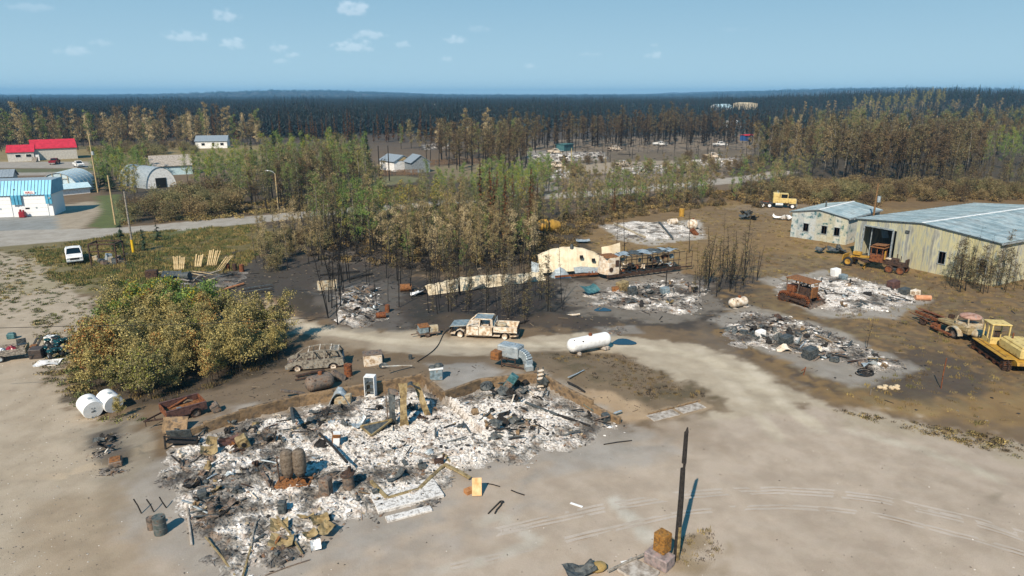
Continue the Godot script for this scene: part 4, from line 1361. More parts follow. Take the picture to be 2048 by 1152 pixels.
		for x in [2.22, -2.02]:
			if burnt:
				wheel(o, Vector3(x, 0.27, s * 0.82), 0.28, 0.24, M.grey_rust, M.burnt_white, 0.85)
			else:
				wheel(o, Vector3(x, 0.39, s * 0.84), 0.39, 0.26, M.black, M.galv)
	one(func(b: MB):
		b.xf.origin.y = drop
		b.box(Vector3(3.2, 0.88, 0), Vector3(0.06, 0.3, 1.1), Basis(), 0.02), M.dark_rust if burnt else M.black, "grille", o)
	one(func(b: MB):
		b.xf.origin.y = drop
		b.box(Vector3(3.26, 0.58, 0), Vector3(0.14, 0.18, 1.9), Basis(), 0.04)
		b.box(Vector3(-3.25, 0.52, 0), Vector3(0.12, 0.16, 1.8), Basis(), 0.04), M.grey_rust if burnt else M.galv, "bumper", o)
	return o

func burnt_van(at: Vector3, turn: float) -> void:
	var o := thing("burnt_minivan", "burnt out pale minivan shell with empty windows beside the thicket", "car", at, turn)
	var prof := [2.35, 0.32, 2.4, 0.62, 2.1, 0.8, 1.35, 0.98, -2.2, 1.05, -2.3, 0.4, -1.85, 0.3, -1.75, 0.52, -1.42, 0.68, -1.1, 0.52, -1.0, 0.25, 1.0, 0.25, 1.1, 0.52, 1.43, 0.68, 1.76, 0.52, 1.86, 0.3]
	for s in [-1, 1]:
		one(func(b: MB): b.prism(V2(prof), 0.07, Transform3D(Basis(), Vector3(0, 0, s * 0.88))), M.burnt_car, "side_panel", o)
		one(func(b: MB):
			var z: float = s * 0.88
			var zr: float = s * 0.68
			var rail := [Vector3(1.6, 0.95, z), Vector3(1.05, 1.36, zr + (z - zr) * 0.4), Vector3(0.5, 1.6, zr), Vector3(-0.4, 1.72, zr), Vector3(-1.3, 1.68, zr), Vector3(-1.9, 1.55, zr), Vector3(-2.25, 1.05, z)]
			for k in 6:
				b.bar(rail[k], rail[k + 1], 0.07, 0.08, 0.01)
			b.bar(Vector3(0.22, 1.0, z), Vector3(0.15, 1.62, zr), 0.09, 0.06)
			b.bar(Vector3(-0.75, 1.0, z), Vector3(-0.75, 1.62, zr), 0.1, 0.06)
			b.bar(Vector3(-2.2, 1.02, z), Vector3(-1.9, 1.62, zr), 0.13, 0.08), M.burnt_car, "pillar_frame", o)
		for x in [1.43, -1.42]:
			wheel(o, Vector3(x, 0.24, s * 0.78), 0.25, 0.2, M.grey_rust, M.burnt_white, 0.85)
	one(func(b: MB):
		for q in [[0.5, 1.6], [-0.4, 1.72], [-1.3, 1.68], [-1.9, 1.55]]:
			b.bar(Vector3(q[0], q[1], -0.68), Vector3(q[0], q[1], 0.68), 0.06, 0.1), M.burnt_white, "roof_rail", o)
	one(func(b: MB): b.grid(5, 3, func(u, v): return Vector3(lerpf(-1.15, -1.9, u), 1.6 + 0.03 * sin(v * PI) - 0.05 * sin(u * 9), lerpf(-0.66, 0.66, v))), M.burnt_car, "roof", o)
	one(func(b: MB):
		b.box(Vector3(0, 0.28, 0), Vector3(4.2, 0.06, 1.7))
		b.box(Vector3(1.45, 0.9, 0), Vector3(0.1, 0.12, 1.7)), M.dark_rust, "floor_pan", o)
	one(func(b: MB):
		b.box(Vector3(1.9, 0.55, 0.1), Vector3(0.6, 0.4, 0.7), Basis(Vector3.UP, 0.2), 0.08)
		b.cyl(Vector3(1.7, 0.75, -0.5), Vector3(1.9, 0.8, -0.2), 0.12, 0.1, 8)
		b.box(Vector3(2.2, 0.5, 0), Vector3(0.12, 0.4, 1.4), Basis(Vector3(0, 0, 1), 0.2)), M.grey_rust, "engine", o)
	for q in [[0.5, 0.38], [0.5, -0.38], [-0.6, 0.38], [-0.6, -0.38], [-1.5, 0.0]]:
		one(func(b: MB):
			b.box(Vector3(q[0], 0.55, q[1]), Vector3(0.5, 0.08, 0.5))
			b.bar(Vector3(q[0] - 0.22, 0.55, q[1] - 0.2), Vector3(q[0] - 0.4, 1.2, q[1] - 0.2), 0.04, 0.04)
			b.bar(Vector3(q[0] - 0.22, 0.55, q[1] + 0.2), Vector3(q[0] - 0.4, 1.2, q[1] + 0.2), 0.04, 0.04)
			b.bar(Vector3(q[0] - 0.4, 1.2, q[1] - 0.2), Vector3(q[0] - 0.4, 1.2, q[1] + 0.2), 0.04, 0.04), M.dark_rust, "seat_frame", o)
	one(func(b: MB): b.box(Vector3(-2.22, 0.75, 0), Vector3(0.06, 0.55, 1.65), Basis(Vector3(0, 0, 1), -0.1), 0.02), M.burnt_blue, "tailgate", o)

func track(o: Node3D, z: float, L: float, h: float, w: float, m: Material, drum: Material) -> void:
	var r := h / 2
	var path := PackedVector3Array()
	for k in 9:
		var t := PI / 2 - PI * k / 8
		path.append(Vector3(L / 2 - r + cos(t) * r, r + sin(t) * r, z))
	for k in 9:
		var t := -PI / 2 - PI * k / 8
		path.append(Vector3(-L / 2 + r + cos(t) * r, r + sin(t) * r, z))
	var t := one(func(b: MB):
		for k in path.size():
			b.bar(path[k], path[(k + 1) % path.size()], 0.07, w), m, "track_belt", o)
	var pads := MB.new()
	for k in path.size():
		var a := path[k]
		var e := path[(k + 1) % path.size()]
		var n := int(a.distance_to(e) / 0.22) + 1
		for q in n:
			var p := a.lerp(e, (q + 0.5) / n)
			var d := (e - a).normalized()
			pads.box(p + Vector3(-d.y, d.x, 0) * 0.06, Vector3(0.07, 0.1, w + 0.06), Basis(d, Vector3(-d.y, d.x, 0), Vector3(0, 0, 1)))
	part("track_pads", pads, m, t).set_meta("kind", "stuff")
	for k in 5:
		one(func(b: MB):
			var x: float = lerpf(-L / 2 + r, L / 2 - r, k / 4.0)
			var rr: float = r * 0.85 if k == 0 or k == 4 else r * 0.55
			b.cyl(Vector3(x, r if k == 0 or k == 4 else rr + 0.05, z - w * 0.35), Vector3(x, r if k == 0 or k == 4 else rr + 0.05, z + w * 0.35), rr, rr, 14), drum, "roller", o)
	one(func(b: MB): b.box(Vector3(0, r * 0.95, z), Vector3(L - h * 1.2, h * 0.22, w * 0.75), Basis(), 0.03), drum, "track_frame", o)

func build_machines() -> void:
	var p := G(970, 671)
	pickup("burnt_pickup", "burnt out tan and white crew cab pickup sitting on bare rims by the lane", p, face(p, G(908, 668)), M.burnt_white, M.burnt_blue, true)
	one(func(b: MB): b.ball(Vector3(-1.6, 1.02, 0.1), Vector3(0.55, 0.2, 0.5), 10), M.burnt_tan, "bed_debris", get_node("burnt_pickup"))
	p = G(150, 521)
	pickup("white_pickup", "white pickup truck facing the yard on the grass beside the burnt frame", p, face(p, G(157, 560)), M.white, M.white, false)
	p = G(158, 334)
	pickup("white_pickup", "white pickup truck parked before the red roofed hall", p, face(p, G(172, 338)), M.white, M.white, false)
	p = G(110, 328)
	pickup("red_truck", "small dark red vehicle parked against the red roofed hall", p, face(p, G(122, 324)), M.red_paint, M.red_paint, false)
	p = G(633, 734)
	burnt_van(p, face(p, G(590, 738)))
	# utility trailer made of a pickup box
	p = G(368, 832)
	var o := thing("trailer_box", "rusted maroon pickup box trailer with open bed beside the thicket", "trailer", p, face(p, G(415, 818)))
	for s in [-1, 1]:
		one(func(b: MB):
			b.prism(V2([-1.25, 0.45, -1.25, 1.0, 1.3, 1.02, 1.34, 0.5, 0.98, 0.45, 0.9, 0.65, 0.58, 0.8, 0.26, 0.65, 0.18, 0.45]), 0.1, Transform3D(Basis(), Vector3(0, 0, s * 0.88)))
			b.box(Vector3(0.02, 1.02, s * 0.88), Vector3(2.6, 0.05, 0.14), Basis(), 0.015)
			b.prism(V2([0.98, 0.5, 0.98, 0.68, 0.8, 0.86, 0.36, 0.86, 0.2, 0.68, 0.2, 0.5, 0.26, 0.65, 0.58, 0.8, 0.9, 0.65]), 0.1, Transform3D(Basis(), Vector3(0, 0, s * 0.95))), M.maroon, "side_panel", o)
		wheel(o, Vector3(0.58, 0.33, s * 0.78), 0.34, 0.2, M.dark_rust, M.grey_rust)
	one(func(b: MB): b.box(Vector3(0, 0.56, 0), Vector3(2.5, 0.05, 1.7)), M.orange_rust, "floor_panel", o)
	one(func(b: MB): b.box(Vector3(-1.25, 0.78, 0), Vector3(0.06, 0.5, 1.7)), M.rust, "front_panel", o)
	one(func(b: MB): b.box(Vector3(1.3, 0.78, 0), Vector3(0.06, 0.48, 1.7)), M.rust, "tailgate", o)
	one(func(b: MB):
		b.bar(Vector3(-1.2, 0.45, 0.6), Vector3(-2.5, 0.4, 0), 0.08, 0.1)
		b.bar(Vector3(-1.2, 0.45, -0.6), Vector3(-2.5, 0.4, 0), 0.08, 0.1)
		b.bar(Vector3(-2.4, 0.4, 0), Vector3(-2.4, 0.0, 0), 0.05, 0.05)
		b.bar(Vector3(-1.8, 0.4, -0.3), Vector3(-1.8, 0.4, 0.3), 0.06, 0.06), M.dark_rust, "drawbar", o)
	one(func(b: MB): b.bar(Vector3(-0.8, 0.6, -0.6), Vector3(0.5, 1.0, -0.7), 0.2, 0.02), M.rust, "loose_sheet", o)
	# propane tanks
	gas_tank("propane_tank", "long white propane tank lying by the dirt lane", G(1136, 709), G(1218, 695), 0.62, 0.22, M.white, M.rust, M.concrete)
	gas_tank("rusty_propane_tank", "big rust brown tank lying behind the foundation wall", G(612, 787), G(668, 772), 0.6, 0.05, M.grey_rust, M.rust, M.concrete)
	gas_tank("scorched_propane_tank", "scorched pinkish tank lying beyond the ash bed of black scraps", G(1459, 618), G(1492, 612), 0.5, 0.12, M.burnt_white, M.rust, M.concrete)
	poly_tank(G(183, 831), 0.0, "white round tank with blue lettering fallen beside the thicket, clear of leaves")
	poly_tank(G(222, 820), 0.1, "white round tank lying half hidden by thicket leaves")
	# generator
	p = G(857, 671)
	o = thing("burnt_generator", "burnt generator on a small trailer frame before the burnt pickup", "generator", p, face(p, G(880, 668)))
	one(func(b: MB):
		b.box(Vector3(0, 0.35, 0), Vector3(2.1, 0.1, 1.0))
		b.bar(Vector3(-1.0, 0.35, 0), Vector3(-1.7, 0.3, 0), 0.08, 0.08)
		for x in [-0.9, 0.7]:
			for z in [-0.4, 0.4]:
				b.bar(Vector3(x, 0.0, z), Vector3(x, 0.35, z), 0.07, 0.07), M.grey_rust, "frame", o)
	one(func(b: MB): b.box(Vector3(-0.5, 0.72, 0.0), Vector3(0.9, 0.62, 0.85), Basis(), 0.04), M.burnt_blue, "cabinet", o)
	one(func(b: MB): b.box(Vector3(-0.45, 1.06, 0.0), Vector3(1.0, 0.05, 0.95), Basis(Vector3(1, 0, 0), 0.1)), M.orange_rust, "lid", o)
	one(func(b: MB):
		b.cyl(Vector3(0.1, 0.7, 0), Vector3(0.9, 0.7, 0), 0.33, 0.3, 12)
		b.box(Vector3(0.5, 0.5, 0), Vector3(0.8, 0.2, 0.6)), M.burnt_tan, "engine", o)
	for s in [-0.5, 0.5]:
		wheel(o, Vector3(-0.2, 0.25, s), 0.25, 0.12, M.dark_rust, M.grey_rust)
	grader()
	dozer()
	flatbed()
	carrier()
	tractor_unit()
	# mixer drum
	p = G(1096, 466)
	o = thing("mixer_drum", "yellow concrete mixer drum with charred underside at the wood edge", "mixer drum", p, face(p, G(1140, 462)))
	one(func(b: MB):
		var ax := Vector3(1, -0.12, 0).normalized()
		b.lathe(Vector3(-2.3, 1.5, 0), Basis(Vector3(0, 0, 1), ax, ax.cross(Vector3(0, 0, 1))), [Vector2(0.01, 0), Vector2(0.55, 0.02), Vector2(0.95, 0.9), Vector2(1.15, 1.9), Vector2(1.15, 2.9), Vector2(0.85, 4.2), Vector2(0.3, 4.5), Vector2(0.01, 4.5)], 20), M.yellow, "drum", o)
	one(func(b: MB):
		var ax := Vector3(1, -0.12, 0).normalized()
		b.lathe(Vector3(-0.5, 1.3, 0), Basis(Vector3(0, 0, 1), ax, ax.cross(Vector3(0, 0, 1))), [Vector2(1.15, 0), Vector2(1.22, 0.02), Vector2(1.22, 0.18), Vector2(1.15, 0.2)], 20), M.dark_rust, "drum_ring", o)
	one(func(b: MB):
		for z in [-0.5, 0.5]:
			b.bar(Vector3(-2.6, 0.35, z), Vector3(2.8, 0.3, z), 0.12, 0.25)
			b.bar(Vector3(1.9, 0.3, z), Vector3(2.1, 1.2, z * 0.6), 0.12, 0.12)
			b.bar(Vector3(-1.9, 0.3, z), Vector3(-1.9, 0.8, z * 0.8), 0.12, 0.12), M.char_metal, "frame", o)
	# ATVs and the load trailer at the yard edge
	for k in 2:
		p = G([116, 108][k], [694, 712][k])
		atv(p, face(p, G([142, 124][k], [700, 724][k])), ["dark green quad bike nose to the thicket, farther of the pair", "dark green quad bike nearer the white sheet, of the pair"][k])
	p = G(22, 717)
	o = thing("utility_trailer", "small timber sided trailer heaped with belongings on the gravel", "trailer", p, face(p, G(52, 713)))
	one(func(b: MB): b.box(Vector3(-0.4, 0.55, 0), Vector3(3.4, 0.08, 1.7)), M.grey_wood, "floor_panel", o)
	for k in 3:
		for s in [-0.86, 0.86]:
			one(func(b: MB): b.box(Vector3(-0.4, 0.68 + k * 0.16, s), Vector3(3.4, 0.14, 0.04), Basis(), 0.01), M.grey_wood, "side_board", o)
	one(func(b: MB): b.box(Vector3(1.3, 0.82, 0), Vector3(0.05, 0.5, 1.7)), M.wood, "end_board", o)
	one(func(b: MB):
		b.bar(Vector3(1.3, 0.5, 0.6), Vector3(2.5, 0.35, 0.9), 0.08, 0.1)
		b.bar(Vector3(1.3, 0.5, 1.4), Vector3(2.5, 0.35, 0.9), 0.06, 0.06), M.char_metal, "drawbar", o)
	for s in [-0.8, 0.8]:
		wheel(o, Vector3(-0.6, 0.32, s), 0.32, 0.18, M.black, M.galv)
	var base := p
	var tr := Basis(Vector3.UP, o.rotation.y)
	var put := func(x: float, y: float, z: float) -> Vector3: return base + tr * Vector3(x, y, z)
	cargo_drum("white_drum", put.call(-0.6, 0.62, 0.3), "white plastic drum lying on the loaded trailer", M.white)
	var bb := MB.new()
	bb.grid(7, 7, func(u, v): return Vector3(lerpf(-0.55, 0.55, u), 0.5 * sin(u * PI) * sin(v * PI) + 0.05 * sin(u * 17 + v * 9), lerpf(-0.5, 0.5, v)))
	solo("red_bag", bb, M.red_paint, "crumpled red bag among the belongings on the loaded trailer", "bag", put.call(0.1, 0.62, -0.2), 0.4)
	bb = MB.new()
	bb.box(Vector3(0, 0.45, 0), Vector3(0.5, 0.9, 0.7), Basis(), 0.02)
	solo("orange_cabinet", bb, M.orange_rust, "orange brown wooden cabinet standing at the trailer end", "cabinet", put.call(1.75, 0.0, -0.1), o.rotation.y)
	bb = MB.new()
	for x in [-0.3, 0.3]:
		bb.bar(Vector3(x, 0, 0.3), Vector3(x, 0.9, 0.2), 0.04, 0.04)
		bb.bar(Vector3(x, 0, -0.3), Vector3(x, 0.5, -0.2), 0.04, 0.04)
	bb.box(Vector3(0, 0.5, 0), Vector3(0.7, 0.06, 0.6))
	bb.box(Vector3(0, 0.85, 0.22), Vector3(0.7, 0.4, 0.05))
	solo("folding_chair", bb, M.char_metal, "dark metal chair riding on the loaded trailer", "chair", put.call(0.9, 0.6, -0.3), 0.7)
	bb = MB.new()
	bb.box(Vector3(0, 0.25, 0), Vector3(0.7, 0.5, 0.5), Basis(), 0.06)
	bb.box(Vector3(0, 0.53, 0), Vector3(0.5, 0.08, 0.3), Basis(), 0.02)
	solo("teal_cooler", bb, M.teal, "teal cool box on the gravel behind the loaded trailer", "cool box", G(24, 677), 0.3)
	bb = MB.new()
	bb.box(Vector3(0, 0.2, 0), Vector3(0.8, 0.4, 0.5), Basis(), 0.05)
	solo("blue_crate", bb, mat("blue_plastic", ["0e3a5c", "15507c"], [0.3, 0.7], 0.5, 0.4), "dark blue crate at the near corner of the loaded trailer", "crate", put.call(-1.4, 0.6, 0.6), 0.2)
	bb = MB.new()
	bb.grid(6, 8, func(u, v): return Vector3(lerpf(-0.95, 0.95, u), 0.06 + 0.10 * sin(u * 7) * sin(v * 5) + 0.05 * v, lerpf(-0.75, 0.75, v)))
	bb.box(Vector3(0, 0.02, 0), Vector3(1.8, 0.04, 1.4))
	solo("white_sheet", bb, M.white, "white crumpled sheet lying on the gravel by the quad bikes", "sheet", G(97, 726), 0.25)
	bb = MB.new()
	bb.box(Vector3(0, 0.45, 0), Vector3(1.0, 0.9, 0.9), Basis(Vector3(1, 0, 0), 0.08), 0.04)
	solo("black_box", bb, mat("brown_plastic", ["3a322e", "4c423c"], [0.3, 0.7], 0.5, 0.6), "dark brown box standing between the trailer and the quad bikes", "box", G(76, 715), 0.2)
	bb = MB.new()
	bb.box(Vector3(0, 0.3, 0), Vector3(0.9, 0.6, 0.7), Basis(), 0.03)
	solo("white_box", bb, M.white, "white box behind the quad bikes", "box", G(103, 684), 0.1)
	bb = MB.new()
	bb.bar(Vector3(-0.5, 0.05, 0.3), Vector3(0.1, 0.9, -0.3), 0.22, 0.05)
	bb.bar(Vector3(-0.15, 0.05, 0.35), Vector3(0.45, 0.95, -0.25), 0.22, 0.05)
	solo("loading_ramp", bb, M.black, "black folding ramp leaning beside the brown box", "ramp", G(76, 696), 0.6)

func cargo_drum(called: String, at: Vector3, label: String, m: Material) -> void:
	var b := MB.new()
	b.cyl(Vector3(-0.45, 0.28, 0.15), Vector3(0.35, 0.28, -0.1), 0.28, 0.28, 16)
	b.cyl(Vector3(0.35, 0.28, -0.1), Vector3(0.42, 0.28, -0.12), 0.2, 0.14, 12)
	solo(called, b, m, label, "drum", at, -0.5)

func gas_tank(called: String, label: String, a: Vector3, e: Vector3, r: float, up: float, m: Material, cap: Material, foot: Material) -> void:
	var o := thing(called, label, "tank", (a + e) / 2, face(a, e))
	var L := a.distance_to(e)
	var prof := []
	for k in 6:
		var t := PI / 2 * k / 5
		prof.append(Vector2(maxf(sin(t) * r, 0.002), r * 0.75 * (1.0 - cos(t))))
	for k in 6:
		var t := PI / 2 * k / 5
		prof.append(Vector2(maxf(cos(t) * r, 0.002), L - r * 0.75 * (1.0 - sin(t))))
	one(func(b: MB): b.lathe(Vector3(-L / 2, r + up, 0), Basis(Vector3(0, 0, 1), Vector3(1, 0, 0), Vector3(0, 1, 0)), prof, 24), m, "shell", o)
	one(func(b: MB):
		b.cyl(Vector3(0.1, up + r * 1.98, 0), Vector3(0.1, up + r * 2 + 0.16, 0), 0.17, 0.17, 12)
		b.ball(Vector3(0.1, up + r * 2 + 0.16, 0), Vector3(0.17, 0.07, 0.17), 10), cap, "valve_cover", o)
	one(func(b: MB):
		b.box(Vector3(-L * 0.22, up + r * 1.62, r * 0.78), Vector3(0.16, 0.12, 0.02), Basis(Vector3(1, 0, 0), -0.6))
		b.box(Vector3(-L * 0.4, up + r * 1.9, r * 0.45), Vector3(0.1, 0.1, 0.02), Basis(Vector3(1, 0, 0), -1.0)), M.dark_rust, "plate", o)
	one(func(b: MB):
		for x in [-L * 0.2, L * 0.22]:
			b.cyl(Vector3(x - 0.02, r + up, 0), Vector3(x + 0.02, r + up, 0), r * 1.006, r * 1.006, 24, false), m, "weld_seam", o)
	if up > 0.08:
		for x in [-L * 0.28, L * 0.3, L * 0.36]:
			one(func(b: MB):
				b.box(Vector3(x, up * 0.6, 0.12), Vector3(0.3, up * 1.3, 1.0), Basis(Vector3.UP, x * 0.2), 0.04), foot, "block", o)

func poly_tank(at: Vector3, turn: float, label: String) -> void:
	var o := thing("white_tank", label, "tank", at, turn)
	o.scale = Vector3.ONE * 0.74
	var ax := Vector3(0.74, -0.14, 0.66).normalized()
	var bs := Basis(ax.cross(Vector3.UP).normalized(), ax, ax.cross(Vector3.UP).normalized().cross(ax))
	var c := Vector3(0, 0.98, 0)
	one(func(b: MB): b.lathe(c - ax * 0.9, bs, [Vector2(0.01, 0), Vector2(0.86, 0.0), Vector2(0.92, 0.06), Vector2(0.92, 1.72), Vector2(0.86, 1.8), Vector2(0.01, 1.8)], 28), M.white, "shell", o)
	var side := bs.x
	var upv := side.cross(ax).normalized()
	if upv.y < 0:
		upv = -upv
	one(func(b: MB):
		b.box(c + ax * 0.905 + upv * -0.15, Vector3(0.36, 0.09, 0.03), Basis(side, upv, ax))
		for q in [[-0.12, 0.18], [0.12, 0.2], [-0.05, 0.0]]:
			b.box(c + ax * 0.905 + side * q[0] + upv * q[1], Vector3(0.1, 0.05, 0.03), Basis(side, upv, ax)), M.dark, "end_fitting", o)
	one(func(b: MB): b.box(c + upv * 0.95 + ax * 0.2, Vector3(0.3, 0.12, 0.3), Basis(side, upv, ax), 0.02), M.galv, "hatch", o)
	var blue: StandardMaterial3D = M.get("blue_ink") if M.has("blue_ink") else mat("blue_ink", ["1c3f8f"], [], 1.0, 0.5)
	one(func(b: MB):
		var s2 := -side
		for q in [[-0.35, 0.4], [-0.05, 0.4], [0.1, 0.12]]:
			var n: Vector3 = (s2 * 0.8 + upv * 0.6).normalized()
			var tang := ax.cross(n).normalized()
			b.box(c + n * 0.925 + ax * q[0], Vector3(0.07, q[1], 0.012), Basis(ax, tang, n))
			if q[1] < 0.3:
				b.box(c + n * 0.925 + ax * q[0] + tang * 0.16, Vector3(0.2, 0.07, 0.012), Basis(ax, tang, n)), blue, "lettering", o)

func atv(at: Vector3, turn: float, label: String) -> void:
	var o := thing("quad_bike", label, "quad bike", at, turn, "quad bikes by the thicket")
	one(func(b: MB):
		b.box(Vector3(0.1, 0.62, 0), Vector3(1.3, 0.22, 0.32), Basis(), 0.08)
		b.ball(Vector3(0.62, 0.78, 0), Vector3(0.42, 0.16, 0.3), 12), M.dark_teal, "body", o)
	for s in [-1, 1]:
		one(func(b: MB): b.ball(Vector3(0.68, 0.72, s * 0.42), Vector3(0.42, 0.15, 0.24), 12), M.dark_teal, "front_fender", o)
		one(func(b: MB): b.ball(Vector3(-0.62, 0.74, s * 0.42), Vector3(0.42, 0.14, 0.24), 12), M.dark_teal, "rear_fender", o)
		for x in [0.66, -0.62]:
			wheel(o, Vector3(x, 0.31, s * 0.46), 0.31, 0.26, M.black, M.galv, 0.5)
	one(func(b: MB): b.box(Vector3(-0.25, 0.82, 0), Vector3(0.75, 0.14, 0.34), Basis(), 0.06), M.black, "seat", o)
	one(func(b: MB):
		b.bar(Vector3(0.3, 0.8, 0), Vector3(0.22, 1.08, 0), 0.06, 0.06)
		b.cyl(Vector3(0.2, 1.08, -0.42), Vector3(0.2, 1.08, 0.42), 0.025, 0.025, 6), M.black, "handlebar", o)
	for x in [0.75, -0.75]:
		one(func(b: MB):
			for z in [-0.36, 0.0, 0.36]:
				b.bar(Vector3(x - 0.28, 0.93, z), Vector3(x + 0.28, 0.93, z), 0.025, 0.025)
			for q in [-0.28, 0.28]:
				b.bar(Vector3(x + q, 0.93, -0.38), Vector3(x + q, 0.93, 0.38), 0.025, 0.025), M.black, "rack", o)

func grader() -> void:
	var a := G(1702, 530)
	var e := G(1806, 548)
	var o := thing("road_grader", "burnt yellow road grader parked across the big metal shop doorway", "grader", (a + e) / 2, face(e, a))
	# local +x is the yellow front
	one(func(b: MB):
		b.bar(Vector3(3.2, 1.3, 0), Vector3(0.6, 1.5, 0), 0.3, 0.3, 0.03)
		b.bar(Vector3(3.2, 1.3, 0), Vector3(3.6, 0.75, 0), 0.3, 0.3, 0.03), M.yellow, "frame_beam", o)
	for s in [-1, 1]:
		wheel(o, Vector3(3.35, 0.62, s * 0.85), 0.62, 0.36, M.black, M.yellow, 0.6)
		for x in [-3.1, -1.75]:
			wheel(o, Vector3(x, 0.52, s * 0.85), 0.52, 0.3, M.dark_rust, M.rust, 0.75)
	one(func(b: MB): b.box(Vector3(3.35, 0.75, 0), Vector3(0.25, 0.25, 1.6), Basis(), 0.04), M.yellow, "front_axle", o)
	one(func(b: MB): b.box(Vector3(2.6, 1.75, 0), Vector3(1.0, 0.45, 0.7), Basis(), 0.05), M.yellow, "front_housing", o)
	one(func(b: MB): b.box(Vector3(4.05, 1.1, 0), Vector3(0.12, 0.8, 2.0), Basis(Vector3(0, 0, 1), 0.12), 0.04), M.yellow, "front_blade", o)
	one(func(b: MB): b.grid(1, 5, func(u, v): return Vector3(1.4 + 0.25 * sin(v * PI) + (u - 0.5) * 2.6 * 0.35, 0.15 + v * 0.6, (u - 0.5) * 3.2)), M.yellow, "mouldboard", o)
	one(func(b: MB):
		b.cyl(Vector3(1.3, 0.85, 0), Vector3(1.3, 0.95, 0), 0.75, 0.75, 16)
		b.bar(Vector3(1.3, 0.9, 0.5), Vector3(3.2, 1.1, 0), 0.12, 0.12)
		b.bar(Vector3(1.3, 0.9, -0.5), Vector3(3.2, 1.1, 0), 0.12, 0.12), M.dark_rust, "circle_drive", o)
	one(func(b: MB):
		b.box(Vector3(0.0, 1.55, 0), Vector3(1.6, 0.9, 1.5), Basis(), 0.04)
		for x in [-0.7, 0.0, 0.7]:
			for z in [-0.68, 0.68]:
				b.bar(Vector3(x, 1.9, z), Vector3(x, 2.95, z), 0.1, 0.1), M.rust, "cab", o)
	one(func(b: MB):
		b.box(Vector3(0, 3.0, 0), Vector3(1.8, 0.12, 1.7), Basis(Vector3(0, 0, 1), 0.03), 0.03)
		b.box(Vector3(-0.1, 3.28, 0.1), Vector3(1.6, 0.1, 1.5), Basis(Vector3(0, 0, 1), -0.05), 0.03), M.orange_rust, "cab_roof", o)
	one(func(b: MB): b.cyl(Vector3(0.1, 1.7, 0.78), Vector3(0.1, 1.7, 0.82), 0.3, 0.3, 12), M.dark_rust, "steering_gear", o)
	one(func(b: MB):
		b.box(Vector3(-2.2, 1.15, 0), Vector3(2.8, 0.5, 0.9), Basis(), 0.05)
		b.box(Vector3(-1.9, 1.55, 0), Vector3(1.3, 0.5, 0.6), Basis(), 0.08)
		b.box(Vector3(-3.5, 1.45, 0), Vector3(0.18, 0.95, 1.0), Basis(), 0.03)
		b.cyl(Vector3(-2.2, 1.7, 0.2), Vector3(-2.2, 2.4, 0.2), 0.06, 0.06, 8)
		b.cyl(Vector3(-2.7, 1.5, 0.1), Vector3(-2.7, 2.2, 0.1), 0.05, 0.05, 8)
		b.cyl(Vector3(-1.4, 1.6, 0.45), Vector3(-2.4, 1.6, 0.45), 0.2, 0.2, 10), M.dark_rust, "engine", o)
	for s in [-1, 1]:
		one(func(b: MB): b.bar(Vector3(-1.75, 0.55, s * 0.62), Vector3(-3.1, 0.55, s * 0.62), 0.14, 0.35, 0.03), M.char_metal, "tandem_case", o)
	for q in [[-0.95, 1.5, 0.45], [-1.2, 1.62, 0.1], [-1.5, 1.68, -0.2], [1.0, 1.75, 0.25]]:
		one(func(b: MB): b.ball(Vector3(q[0], q[1], q[2]), Vector3(0.26, 0.17, 0.22), 8), M.burnt_white, "white_tank_part", o)
	one(func(b: MB):
		b.bar(Vector3(-1.0, 1.6, -0.6), Vector3(-1.0, 2.7, -0.6), 0.14, 0.14), M.yellow, "post", o)

